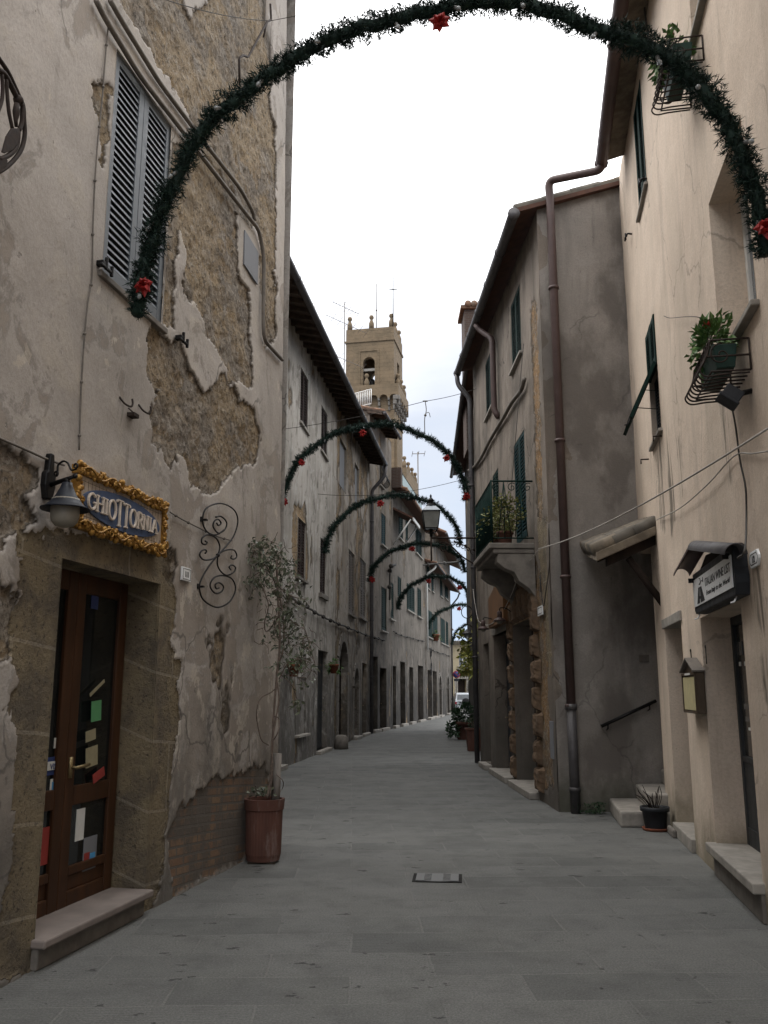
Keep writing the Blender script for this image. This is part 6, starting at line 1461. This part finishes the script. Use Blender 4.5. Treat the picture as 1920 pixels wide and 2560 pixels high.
# ================================================================ bell tower
TY = 95.0
def tz(v, Y=TY): r = ray(985, v); return EYE+Y*r.z/r.y
tc = at(985, 1000, TY); yaw = R(-11); TX = Vector((math.cos(yaw), math.sin(yaw), 0)); TD = Vector((-math.sin(yaw), math.cos(yaw), 0))
def wid(u0, u1, v): r0, r1 = ray(u0, v), ray(u1, v); return TY*(r1.x/r1.y-r0.x/r0.y)/math.cos(yaw)
TWd = wid(862, 983, 900)
tower = thing('bell_tower', 'tall tan stone bell tower with arched belfry opening and corbelled gallery beyond the roofs', 'tower', Vector((tc.x-TWd/2, TY+TWd/2, 0)))
T0 = Vector((tc.x, TY, 0))                        # near right corner; x runs left along the front
P3 = lambda a, d, z: T0-TX*a+TD*d+UP*z            # a: left from the corner, d: depth behind the front
def tb(m, a0, a1, d0, d1, z0, z1): m.hexa([P3(a1, d0, z0), P3(a0, d0, z0), P3(a0, d1, z0), P3(a1, d1, z0), P3(a1, d0, z1), P3(a0, d0, z1), P3(a0, d1, z1), P3(a1, d1, z1)])
zb0, zb1, zb2_, zb3_ = tz(962), tz(935), tz(850), tz(816)
W_ = TWd
m = MB(); aw = (wid(907, 985, 920), wid(937, 985, 920)); aL0, aL1 = min(aw), max(aw); zA0, zA1 = tz(960.5), tz(888); aW = aL1-aL0
T_ = .7                                          # belfry walls with real openings
def front_with_arch(d0, d1, a0, a1, flip=False):
    c = (aL0+aL1)/2
    tb(m, a0, aL0, d0, d1, zb0, zb2_); tb(m, aL1, a1, d0, d1, zb0, zb2_); tb(m, aL0, aL1, d0, d1, zb0, zA0)
    n = 10; pts = [(aL1, zb2_), (aL1, zA1-aW/2)]+[(c+aW/2*math.cos(math.pi*i/n), zA1-aW/2+aW/2*math.sin(math.pi*i/n)) for i in range(1, n)]+[(aL0, zA1-aW/2), (aL0, zb2_)]
    m.prism([P3(a, d0, z) for a, z in pts], TD*(d1-d0))
front_with_arch(0, T_, 0, W_); front_with_arch(W_-T_, W_, 0, W_)
c_ = W_/2; sw_ = .75
for (a0, a1) in ((0, T_), (W_-T_, W_)):
    tb(m, a0, a1, T_, c_-sw_, zb0, zb2_); tb(m, a0, a1, c_+sw_, W_-T_, zb0, zb2_); tb(m, a0, a1, c_-sw_, c_+sw_, zb0, zA0); tb(m, a0, a1, c_-sw_, c_+sw_, zA1, zb2_)
bf = m.build('belfry', M['tower'], tower)
m = MB(); tb(m, -.12, W_+.12, -.12, W_+.12, zb2_+.001, zb2_+.22); m.build('cornice', M['tower'], tower)
m = MB(); tb(m, 0, W_, 0, W_, zb2_+.221, zb3_); pp = m.build('parapet', M['tower'], tower)
m = MB(); tb(m, aL0-.5, aL0-.3, -.08, .0, zA0, zA1+.7); tb(m, aL1+.3, aL1+.5, -.08, 0, zA0, zA1+.7); tb(m, aL0-.5, aL1+.5, -.1, 0, zA1+.701, zA1+.9); m.build('window_surround', M['tower'], tower)
m = MB(); tb(m, aL0, aL1, .25, .5, tz(921), tz(915)); m.build('beam', M['stone'], tower)
m = MB(); q = P3((aL0+aL1)/2-.1, 1.5, tz(952)); m.lathe([(.55, -.05), (.5, 0), (.40, .2), (.32, .6), (.25, .8), (.1, .95), (.0, 1.0)], q, 18); m.build('bell', M['iron'], tower)
def finial(a, d, z, s=1.0):
    m = MB(); m.lathe([(.30*s, -.02), (.30*s, .7*s), (.2*s, 1.0*s), (.14*s, 1.12*s), (.14*s, 1.2*s), (.26*s, 1.34*s), (.28*s, 1.5*s), (.2*s, 1.68*s), (0, 1.75*s)], P3(a, d, z), 10); m.build('finial', M['tower'], tower)
for a, d in ((W_-.35, .35), (W_*.48, .35), (.35, .35), (.35, W_*.5), (.35, W_-.35)): finial(a, d, zb3_)
for a, d in ((wid(918, 985, 945), -.25), (-.25, W_*.22)): finial(a, d, zb0-.2, .95)
# gallery on corbel arches
g0 = .62; zg0, zg1, zg2 = tz(1023), tz(985), tz(963)
m = MB(); tb(m, -g0, W_+g0, -g0, W_+g0, zg1+.0, zg2-.001); m.build('gallery', M['tower'], tower)
m = MB(); tb(m, 0, W_, 0, W_, 8, zg1-.001); sf = m.build('shaft', M['tower'], tower)
m = MB(); tb(m, -.1, W_+.1, -.1, W_+.1, zg0-1.2, zg0-1.0); m.build('string_course', M['tower'], tower)
nA = 6; pit = (W_+2*g0)/nA
for i in range(nA+1):
    a = -g0+pit*i
    for (fx) in ('front', 'side'):
        m = MB()
        for k in range(3):
            e0 = g0*(.3+.35*k); z1_ = zg1-.3-(2-k)*.56-.02; z0_ = z1_-.54
            if fx == 'front': tb(m, a-.12, a+.12, -e0, -.001, z0_, z1_)
            else: tb(m, -e0, -.001, a-.12, a+.12, z0_, z1_)
        m.build('corbel', M['stone_dark'], tower, bev=.11)
for i in range(nA):
    m = MB(); a0, a1 = -g0+pit*i+.12, -g0+pit*(i+1)-.12; c = (a0+a1)/2; r_ = (a1-a0)/2; n = 8
    zc5 = zg1-.0
    pts = [(a0-.12, zc5), (a0-.12, zc5-.6), (a0, zc5-.6)]+[(c-r_*math.cos(math.pi*k/n), zc5-.6+r_*.95*math.sin(math.pi*k/n)) for k in range(1, n)]+[(a1, zc5-.6), (a1+.12, zc5-.6), (a1+.12, zc5)]
    m.prism([P3(a, -g0+.001, z) for a, z in pts], TD*.3); m.build('corbel_arch', M['tower'], tower)
    m = MB(); m.prism([T0+TX*(g0-.001)+TD*a+UP*z for a, z in pts], -TX*.3); m.build('corbel_arch', M['tower'], tower)
for d in (W_*.15, W_*.5, W_*.85): finial(-g0+.3, d, zg2, .95)
# stepped base with battlements on the right of the shaft
zq0 = tz(1172); sb = wid(985, 1053, 1230)
m = MB(); tb(m, -1.45, W_, -.4, 8, 0, tz(1172)); m.build('lower_block', M['tower'], tower)
m = MB(); tb(m, -.3, .0, .3, 1.4, 8, tz(1085)); m.build('buttress', M['tower'], tower)
for k, d in enumerate((0, 2.6, 5.2, 7.6)): finial(-1.15, d, tz(1172), .8)
m = MB(); q = P3(.1, .1, zb3_); m.tube([q, q+UP*6.2], .06, 5); m.tube([q+UP*4.6-TX*.45-TD*.2, q+UP*4.6+TX*.45+TD*.2], .06, 5); m.build('iron_cross', M['iron'], tower)
m = MB(); q = P3(W_*.40, 1, zb3_); m.tube([q, q+UP*6.0], .05, 5); m.ball(q+UP*2.6, .12, 6); m.build('lightning_rod', M['conduit'], tower)
# roof antennas
def antenna(p, h, label, arms, X, yagi=True, r=.024):
    t = thing('tv_antenna', label, 'antenna', p); m = MB(); m.tube([p, p+UP*h], r, 6); m.build('mast', M['conduit'], t)
    m = MB()
    for (z, L, n) in arms:
        q = p+UP*z; m.tube([q-X*L*.45, q+X*L*.55], r*.6, 5); Yx = X.cross(UP)
        for k in range(n): c = q-X*L*.45+X*L*k/(n-1); m.tube([c-Yx*.3-UP*.12, c+Yx*.3+UP*.12], r*.4, 4)
    m.build('elements', M['conduit'], t); return t
ap = at(860, 955, 39); antenna(ap-UP*1.0, 5.0, 'television antenna mast with two aerials rising over the left roofs', ((2.1, 1.9, 7), (3.9, 2.2, 7), (4.7, 1.4, 9)), Vector((.8, .5, -.18)).normalized())
ap = at(1045, 1180, 62); antenna(Vector((ap.x, 62, 12)), at(1045, 1130, 62).z-12, 'pale antenna pole with one side arm over the end of the left row', ((at(1045, 1131, 62).z-12.1, .9, 3),), Vector((1, .1, .05)).normalized(), r=.045)
# white railing terrace above the narrow house
wr = thing('roof_terrace', 'small white railed roof terrace above the tiled eaves of the narrow house', 'terrace', at(915, 1020, 40)); a, b = at(888, 1013, 39), at(928, 1016, 38.4); zt6 = at(915, 984, 39).z
m = MB(); zb6 = (a.z+b.z)/2
for k in range(10): p = a.lerp(b, k/9); m.tube([Vector((p.x, p.y, zb6)), Vector((p.x, p.y, zt6))], .022, 5)
for z in (zb6, zt6): m.tube([Vector((a.x, a.y, z)), Vector((b.x, b.y, z))], .03, 5)
m.build('railing', M['white_frame'], wr); m = MB(); m.box(((a.x+b.x)/2-.2, a.y+.8, zb6-1.1), (abs(b.x-a.x)+.6, 2.0, 2.1)); m.build('parapet', M['plaster_pale'], wr)
# ================================================================ square at the end of the street
HZ = thing('arcaded_house', 'cream house with arcade and grey tiled roof closing the far end of the street', 'house', (7.5, 88, 0))
PZ = Plane((5.0, 86), (13, 88), 1)
zz0 = at(1145, 1612, 86).z
ar_z = [(2.15, 3.0, .1, at(1140, 1690, 86).z), (3.35, 4.6, .1, at(1140, 1688, 86).z), (4.9, 6.1, .1, at(1140, 1688, 86).z)]
wz = (2.3, 3.1, at(1140, 1665, 86).z, at(1140, 1632, 86).z)
wall('wall', PZ, 0, PZ.len, 0, zz0, M['plaster_yellow'], HZ, holes=[(*q, .5) for q in ar_z]+[(*wz, .2), (4.6, 5.4, wz[2], wz[3], .2)], step=.25, rough=.02, solid=8)
for q in ar_z: arch_door(PZ, q, HZ, M['wood_dark'], -.4, .3, 'stone')
for q in (wz, (4.6, 5.4, wz[2], wz[3])): window(PZ, q, -.12, HZ); sill(PZ, q, HZ, M['stone'], .12, .15, .2); m = MB(); m.bx(PZ, q[0]-.2, q[1]+.2, q[2]-1.2, q[2]-.13, .0, .12); m.build('panel', M['stone'], HZ)
roof_eaves(PZ, -.3, PZ.len+.3, zz0, .6, HZ, slope=-.42, rafters=False, soffit='stone', gutter=None, tile='tile_grey', back=6)
HY = thing('cream_corner_house', 'cream house corner with red eaves seen just past the end of the left row', 'house', (5.2, 80, 0))
PYy = Plane((4.6, 79), (6.0, 79.6), 1); zy = at(1135, 1572, 79).z
wall('wall', PYy, -3, .93, 0, zy, M['plaster_yellow'], HY, step=.3, rough=.02, solid=5)
roof_eaves(PYy, -3.2, 1.5, zy, .5, HY, slope=.3, rafters=False, soffit='soffit_red', gutter=None, back=5)
# traffic sign
ts = thing('no_parking_sign', 'round no parking sign with red rim and blue centre on a grey post', 'traffic sign', at(1141, 1800, 76)); p = at(1141, 1686, 76); base = Vector((p.x, 76, 0)); ts.location = base
m = MB(); m.tube([base, p+UP*.3+Vector((0, .05, 0))], .03, 8); m.build('post', M['conduit'], ts)
m = MB(); m.lathe([(.001, 0), (.31, 0), (.31, .02), (.001, .02)], p, 28, axis=(0, -1, 0)); m.build('disc', M['sign_red'], ts)
m = MB(); m.lathe([(.001, .021), (.245, .021), (.245, .027), (.001, .027)], p, 28, axis=(0, -1, 0)); m.build('blue_field', M['sign_navy'], ts)
m = MB(); q = Vector((p.x, p.y-.03, p.z)); d = Vector((1, 0, -1)).normalized(); m.box(q, (.5, .006, .055), (d, Vector((0, 1, 0)), d.cross(Vector((0, 1, 0))))); m.build('bar', M['sign_red'], ts)
m = MB(); m.box(p-UP*.46+Vector((0, -.01, 0)), (.44, .02, .22)); m.build('sub_plate', M['plastic_black'], ts)
# parked off-road car, seen from behind
car = thing('parked_car', 'silver off-road car parked with its spare wheel facing the street end', 'car', (6.28, 71, 0))
cx, cy = 6.28, 70.2; cm = M['white_paint_car']
def sect(z, hw, y0, y1): return [Vector((cx-hw, cy+y0, z)), Vector((cx+hw, cy+y0, z)), Vector((cx+hw, cy+y1, z)), Vector((cx-hw, cy+y1, z))]
m = MB(); m.hexa(sect(.34, .76, 0, 4.0)+sect(.92, .79, -.03, 4.0)); m.build('body', cm, car, bev=.05)
m = MB(); m.hexa(sect(.921, .77, .0, 2.6)+sect(1.50, .64, .22, 2.3)); m.build('cabin', cm, car, bev=.05)
m = MB(); m.hexa(sect(1.501, .63, .24, 2.2)+sect(1.545, .60, .28, 2.1)); m.build('roof', cm, car, bev=.02)
m = MB(); q = [Vector((cx-.62, cy-.003+.06, 1.0)), Vector((cx+.62, cy-.003+.06, 1.0)), Vector((cx+.56, cy+.165, 1.42)), Vector((cx-.56, cy+.165, 1.42))]; m.hexa([v+Vector((0, -.03, 0)) for v in q]+[v+Vector((0, .02, 0)) for v in q]); m.build('rear_window', M['glass_window'], car)
for sx in (-1, 1):
    for yy in (.75, 3.2):
        m = MB(); c = Vector((cx+sx*.70, cy+yy, .33)); m.lathe([(.2, -.09), (.31, -.09), (.33, -.05), (.33, .05), (.31, .09), (.2, .09)], c, 20, axis=(1, 0, 0)); w = m.build('wheel', M['rubber'], car); m = MB(); m.lathe([(.001, -.06), (.2, -.06), (.2, .06), (.001, .06)], c, 16, axis=(1, 0, 0)); m.build('rim', M['conduit'], w)
    m = MB(); m.box((cx+sx*.70, cy-.02, .78), (.13, .05, .2)); m.build('tail_light', M['sign_red'], car, bev=.01)
    m = MB(); m.box((cx+sx*.9, cy+2.5, 1.05), (.16, .08, .12)); m.build('wing_mirror', M['plastic_black'], car, bev=.02)
c = Vector((cx+.05, cy-.16, .84)); m = MB(); m.lathe([(.16, -.07), (.29, -.08), (.31, -.04), (.31, .05), (.28, .08), (.16, .08)], c, 24, axis=(0, -1, 0)); w = m.build('spare_wheel', M['rubber'], car)
m = MB(); m.lathe([(.001, .06), (.06, .07), (.17, .05), (.17, -.05), (.001, -.05)], c, 20, axis=(0, -1, 0))
m.build('rim', M['conduit'], w); m = MB(); m.box((cx-.45, cy-.045, .86), (.28, .02, .06)); m.build('handle_recess', M['plastic_black'], car)
m = MB(); m.box((cx, cy-.1, .38), (1.56, .2, .16)); m.build('bumper', M['plastic_black'], car, bev=.02); m = MB(); m.box((cx-.3, cy-.215, .42), (.42, .015, .12)); m.build('number_plate', M['paper'], car)
# ================================================================ drain grate
dc = (ground_at(1042, 2185)+ground_at(1148, 2208))/2; yaw = R(-5); DX = Vector((math.cos(yaw), math.sin(yaw), 0)); DYv = Vector((-math.sin(yaw), math.cos(yaw), 0))
dg_ = thing('drain_grate', 'cast iron drain grate set in the grey paving', 'drain grate', dc); w_, h_ = .37, .30
def db(m, a0, a1, b0, b1, z0, z1): m.hexa([dc+DX*a0+DYv*b0+UP*z0, dc+DX*a1+DYv*b0+UP*z0, dc+DX*a1+DYv*b1+UP*z0, dc+DX*a0+DYv*b1+UP*z0, dc+DX*a0+DYv*b0+UP*z1, dc+DX*a1+DYv*b0+UP*z1, dc+DX*a1+DYv*b1+UP*z1, dc+DX*a0+DYv*b1+UP*z1])
m = MB(); db(m, -w_/2-.03, w_/2+.03, -h_/2-.03, h_/2+.03, .003, .006); m.build('pit', M['dark'], dg_)
m = MB(); db(m, -w_/2, -w_/2+.07, -h_/2, h_/2, .0065, .014); db(m, w_/2-.07, w_/2, -h_/2, h_/2, .0065, .014)
for i in range(6):
    b = -h_/2+(h_-.022)*i/5; n = 8
    for k in range(n):
        a0, a1 = -w_/2+.07+(w_-.14)*k/n, -w_/2+.07+(w_-.14)*(k+1)/n; s0_, s1_ = -.03*math.sin(math.pi*k/n), -.03*math.sin(math.pi*(k+1)/n)
        q = [dc+DX*a0+DYv*(b+s0_)+UP*.0065, dc+DX*a1+DYv*(b+s1_)+UP*.0065, dc+DX*a1+DYv*(b+s1_+.03)+UP*.0065, dc+DX*a0+DYv*(b+s0_+.03)+UP*.0065]
        m.hexa(q+[v+UP*.007 for v in q])
db(m, -.05, .05, -h_/2, h_/2, .0066, .0142); m.build('bars', M['grate'], dg_)
# ================================================================ climbing plant in the ribbed pot
pp_ = Vector((-1.165, 9.02, 0)); cpz = at(655, 1998, 8.95).z; vp = thing('climbing_plant', 'tall climbing plant with pale leaves in a ribbed terracotta pot at the wall corner', 'potted plant', pp_)
m = MB(); n = 72; prof = [(.158, .02), (.162, .05), (.168, .08), (.178, cpz*.82), (.19, cpz*.83), (.198, cpz), (.172, cpz), (.168, cpz*.9)]; vs = []; fs = []
for i, (r_, z) in enumerate(prof):
    for k in range(n): a = 2*math.pi*k/n; rr = r_*(1+(.014 if (k % 2 and 1 < i < 4) else 0)); vs.append(pp_+Vector((rr*math.cos(a), rr*math.sin(a), z)))
for i in range(len(prof)-1):
    for k in range(n): fs.append((i*n+k, i*n+(k+1) % n, (i+1)*n+(k+1) % n, (i+1)*n+k))
m.add(vs, fs, False); m.build('pot', M['terracotta'], vp)
m = MB(); m.lathe([(.001, cpz*.9), (.17, cpz*.9)], pp_, 20, caps=False); m.build('soil', M['soil'], vp)
m = MB(); m.box(pp_+UP*.0105, (.26, .26, .02)); m.build('foot', M['soil'], vp)
m = MB(); c = pp_+Vector((.10, .05, 0)); m.tube([c+UP*cpz*.85, c+UP*(cpz+.42)+Vector((.01, 0, 0))], .045, 7); m.build('post', M['post'], vp)
V3 = lambda x, y, Y=9.1: at(x/2.5125+560, y/2.5125+1300, Y)
m = MB()
for st, r_ in (([(270, 1745), (290, 1650), (300, 1500), (308, 1300), (320, 1120), (335, 950), (350, 800), (345, 600), (335, 420), (330, 250)], .012), ([(285, 1740), (305, 1560), (300, 1420), (325, 1250), (345, 1120), (330, 960), (370, 820), (375, 650), (350, 480), (290, 330), (200, 200), (90, 140)], .009),
               ([(280, 1415), (235, 1380), (210, 1280), (205, 1200), (230, 1120), (300, 1080), (340, 1040)], .006), ([(345, 1000), (400, 900), (450, 880), (520, 800), (545, 850)], .005), ([(330, 950), (420, 1030), (460, 1130), (465, 1200)], .004), ([(350, 600), (270, 700), (255, 640), (280, 540), (250, 440)], .005), ([(340, 420), (430, 480), (520, 500)], .005),
               ([(300, 330), (220, 330), (120, 400), (30, 410)], .005), ([(330, 1600), (370, 1640), (365, 1690), (320, 1740)], .004), ([(350, 780), (440, 700), (500, 680), (530, 760), (570, 900)], .005), ([(360, 980), (480, 960), (550, 940), (510, 1010)], .003), ([(310, 1230), (345, 1250), (340, 1330), (300, 1400)], .006)):
    pts = [V3(x, y, 9.05+.12*math.sin(i*1.7+y*.01)) for i, (x, y) in enumerate(st)]; m.tube(smooth_path(pts, 5), r_, 6)
rg = random.Random(12)
for i in range(170):
    x, y = rg.choice([(rg.uniform(60, 460), rg.uniform(120, 480)), (rg.uniform(240, 480), rg.uniform(420, 800)), (rg.uniform(380, 560), rg.uniform(640, 1000))]); p = V3(x, y, 9.0+rg.uniform(-.2, .2)); q = p+rvec(rg)*.16; m.tube(smooth_path([p, p.lerp(q, .5)+rvec(rg)*.04, q], 3), .0028, 4)
m.build('stem', M['bark'], vp)
m = MB()
for (x, y, sx, sy, k) in ((90, 150, 60, 35, 60), (170, 170, 60, 50, 85), (260, 150, 60, 40, 70), (240, 250, 70, 60, 110), (330, 240, 50, 60, 75), (290, 340, 70, 70, 120), (180, 380, 70, 50, 80), (60, 400, 60, 45, 42), (140, 470, 30, 35, 22), (400, 300, 50, 60, 66), (340, 430, 80, 60, 100), (440, 400, 30, 50, 26), (500, 500, 40, 25, 20), (390, 560, 60, 70, 85), (340, 660, 60, 70, 75), (430, 640, 50, 60, 55), (370, 750, 60, 40, 42), (480, 760, 60, 60, 52), (520, 840, 40, 60, 42), (460, 860, 40, 60, 36), (400, 840, 50, 60, 26), (430, 960, 60, 40, 36), (560, 950, 20, 50, 8), (500, 1020, 50, 30, 12), (455, 1150, 30, 50, 24), (320, 920, 40, 60, 16), (275, 600, 25, 80, 12)):
    for i in range(int(k*.75)):
        p = V3(x+rg.gauss(0, sx*.72), y+rg.gauss(0, sy*.68), 9.02+rg.gauss(0, .13)); leaf_quad(m, p, rvec(rg)-UP*.35, rvec(rg)+UP*.7+Vector((0, -.3, 0)), rg.uniform(.04, .085), rg.uniform(.010, .019))
for i in range(40): p = pp_+Vector((-.02+rg.gauss(0, .05), rg.gauss(0, .05), cpz+.02+rg.random()*.07)); leaf_quad(m, p, rvec(rg)+UP*.4, rvec(rg)+UP, .05, .016)
m.build('foliage', M['leaf_vine'], vp)
# ================================================================ garland arches
def garland(name, label, A, B, top, nn, seed, r=.075, L=.062, n_bulb=15, flowers=((.02, 1), (.5, 1), (.985, 1)), t0=0.0, t1=1.0, group='garland arches over the street', hang=0.0, squ=1.0, fsz=1.0):
    """half ellipse from A to B rising to the height of top"""
    A, B = Vector(A), Vector(B); rg = random.Random(seed); C = (A+B)/2; ax = (B-A)/2; hgt = top-C.z
    t = thing(name, label, 'garland', Vector((C.x, C.y, min(A.z, B.z))), group)
    def pt(u):
        a = math.pi*(1-u); c_, s_ = math.cos(a), math.sin(a)
        c_ = math.copysign(abs(c_)**squ, c_); s_ = abs(s_)**squ
        return C+ax*c_+UP*hgt*s_
    N = 90; path = [pt(t0+(t1-t0)*i/N) for i in range(N+1)]
    path = [p+rvec(rg)*r*.22+UP*r*.25*math.sin(i*.37+seed)+Vector((0, 1, 0))*r*.3*math.sin(i*.23) for i, p in enumerate(path)]
    m = MB(); m.tube(path, r*.55, 7)
    cum = [0]
    for i in range(N): cum.append(cum[-1]+(path[i+1]-path[i]).length)
    tot = cum[-1]; import bisect
    def along(s):
        i = min(N-1, max(0, bisect.bisect(cum, s)-1)); f = (s-cum[i])/max(1e-6, cum[i+1]-cum[i]); return path[i].lerp(path[i+1], f), (path[i+1]-path[i]).normalized()
    V = []; Fs = []
    for k in range(nn):                            # sprigs of needles round the core
        p, T = along(rg.random()*tot); d = rvec(rg); d = d-T*d.dot(T); d = d.normalized() if d.length > 1e-5 else T.orthogonal()
        thick = r*(1+.22*math.sin(rg.random()*6.28)+.3*vn1(p)+.12*math.sin(p.x*31+p.z*23))
        tip = p+d*thick*rg.uniform(.55, 1.12); e = (d+T*rg.uniform(-.9, .9)+rvec(rg)*.3).normalized()
        for j in range(5):
            q = tip-e*L*.25*j*.6; f = (e*.75+rvec(rg)*.9).normalized()*L*rg.uniform(.55, 1.15); w = f.cross(rvec(rg)); w = w.normalized()*L*.085 if w.length > 1e-6 else w
            b = len(V); V += [q-w, q+w, q+f]; Fs.append((b, b+1, b+2))
    m.add(V, Fs); m.build('foliage', M['garland'], t)
    for k in range(n_bulb):
        p, T = along(tot*(k+.5+rg.uniform(-.2, .2))/n_bulb); d = (rvec(rg)*.7-UP*.9+Vector((0, -.6, 0))).normalized(); c = p+d*r*1.05
        m = MB(); m.lathe([(.010, -.01), (.013, 0), (.013, .03), (.009, .034)], c, 8, axis=d); b_ = m.build('bulb', M['bulb_base'], t)
        m = MB(); m.lathe([(.010, .04), (.018, .055), (.016, .075), (.006, .088), (0, .09)], c, 8, axis=d); m.build('glass', M['glass_clear'], b_)
    for (s, k) in flowers:
        p, T = along(tot*s); d = (Vector((rg.uniform(-.2, .2), -1, 0))-UP*.25).normalized(); c = p+d*r*1.1-UP*r*(1.1 if s < .1 or s > .9 else 1.9)+Vector((.05 if s < .1 else 0, 0, 0)); m = MB()
        X = d.orthogonal().normalized(); Yy = d.cross(X)
        for ringk, (n, rad, lift) in enumerate(((7, .072, .02), (6, .05, .045))):
            for j in range(n):
                a = 6.283*j/n+ringk*.5+rg.uniform(-.2, .2); dr = X*math.cos(a)+Yy*math.sin(a); sd = d.cross(dr); rr = rad*rg.uniform(.8, 1.2)*fsz
                m.add([c, c+dr*rr*.5+sd*rr*.36+d*lift*.6, c+dr*rr+d*lift*rg.uniform(.2, 1.4)-UP*rr*.15, c+dr*rr*.5-sd*rr*.36+d*lift*.6, c+dr*rr*.55+d*lift*1.2], [(0, 1, 4), (1, 2, 4), (2, 3, 4), (3, 0, 4)])
        m.build('red_bow', M['red_flower'], t)
    return t
def vn1(p): return math.sin(p.x*9+p.z*7)*math.sin(p.z*11-p.x*5)
A = at(338, 792, 5.72); Y1 = 4.95
Bx = RP.p0.x+RP.d.x/RP.d.y*Y1-.06
zB1 = at(1905, 640, 5.05).z
garland('garland_arch', 'nearest and largest evergreen garland arch with red bows and clear bulbs', A+Vector((.02, 0, 0)), (Bx-.02, Y1, zB1-.05), at(1085, 26, 5.33).z, 7000, 1, r=.078, L=.045, n_bulb=14, flowers=((.045, 1), (.515, 1), (.963, 1)), squ=.93)
def arch(label, A, B, top, nn, seed, fl, **k): return garland('garland_arch', label, A, B, top, nn, seed, flowers=fl, **k)
def LAt(pl, u, v): return pl.hit(u, v, .1)
A2 = LAt(LB, 706, 1264); arch('second evergreen garland arch from the long pale house to the portal house', A2, at(1166, 1250, A2.y+.4), at(930, 1062, A2.y+.2).z, 2600, 2, [(.03, 1), (.2, 1), (.46, 1), (.8, 1), (.97, 1)], r=.075, L=.075, n_bulb=8, fsz=1.25)
A3 = LAt(LB, 813, 1382); arch('third evergreen garland arch just beyond the street lantern', A3, at(1150, 1360, A3.y+.5), at(985, 1238, A3.y+.2).z, 1800, 3, [(.44, 1)], r=.08, L=.09, n_bulb=6, fsz=1.5)
A4 = at(924, 1452, 33.0); arch('fourth evergreen garland arch in front of the tall downpipe', A4, at(1162, 1430, 33.3), at(1040, 1360, 33.2).z, 1300, 4, [(.04, 1), (.47, 1)], r=.085, L=.11, n_bulb=5, fsz=1.8)
A5 = LAt(LD, 996, 1522); arch('fifth evergreen garland arch in front of the rose house', A5, at(1172, 1500, A5.y+.4), at(1080, 1440, A5.y).z, 1000, 5, [(.47, 1), (.8, 1)], r=.10, L=.13, n_bulb=4, fsz=2)
A6 = LAt(LE, 1072, 1572); arch('sixth evergreen garland arch before the end house', A6, at(1250, 1560, A6.y+.3), at(1160, 1510, A6.y).z, 800, 6, [(.45, 1)], r=.11, L=.14, n_bulb=3, fsz=2.2)
A7 = at(1131, 1612, 67.4); arch('farthest evergreen garland arch at the end of the left row', A7, at(1240, 1610, 67.6), at(1186, 1558, 67.5).z, 600, 7, [(.3, 1)], r=.12, L=.15, n_bulb=2, fsz=2.4)
# wires holding the arches
pc = at(1063, 1003, 17.3); pe = at(1062, 1084, 17.3)
m = MB(); m.tube(smooth_path([pc, pc-UP*.2+Vector((.02, 0, 0)), pc-UP*.38-Vector((.015, 0, 0)), pe], 4), .009, 5); m.tube([pc-Vector((.05, 0, 0)), pc+Vector((.05, 0, 0))], .016, 5); m.ball(pc-UP*.3, .028, 6)
m.tube(smooth_path([pc-UP*.27, pc-UP*.24+Vector((.07, 0, 0)), pc-UP*.34+Vector((.1, 0, 0))], 4), .007, 5)
tag(m.build('suspension_cord', M['conduit'], origin=pe), 'knotted cord with hook hanging from the wire to the second garland arch', 'cord')
wire(sag(LB.hit(690, 1075, .05), pc, .06, 14)+sag(pc, RC.hit(1190, 972, .1), .03, 6)[1:], .006, M['cable'], 'thin wire strung across the street above the second garland arch')
wire(sag(LB.hit(795, 1235, .05), RC.hit(1180, 1192, .1), .2, 20), .006, M['cable'], 'thin wire strung across the street above the third garland arch')
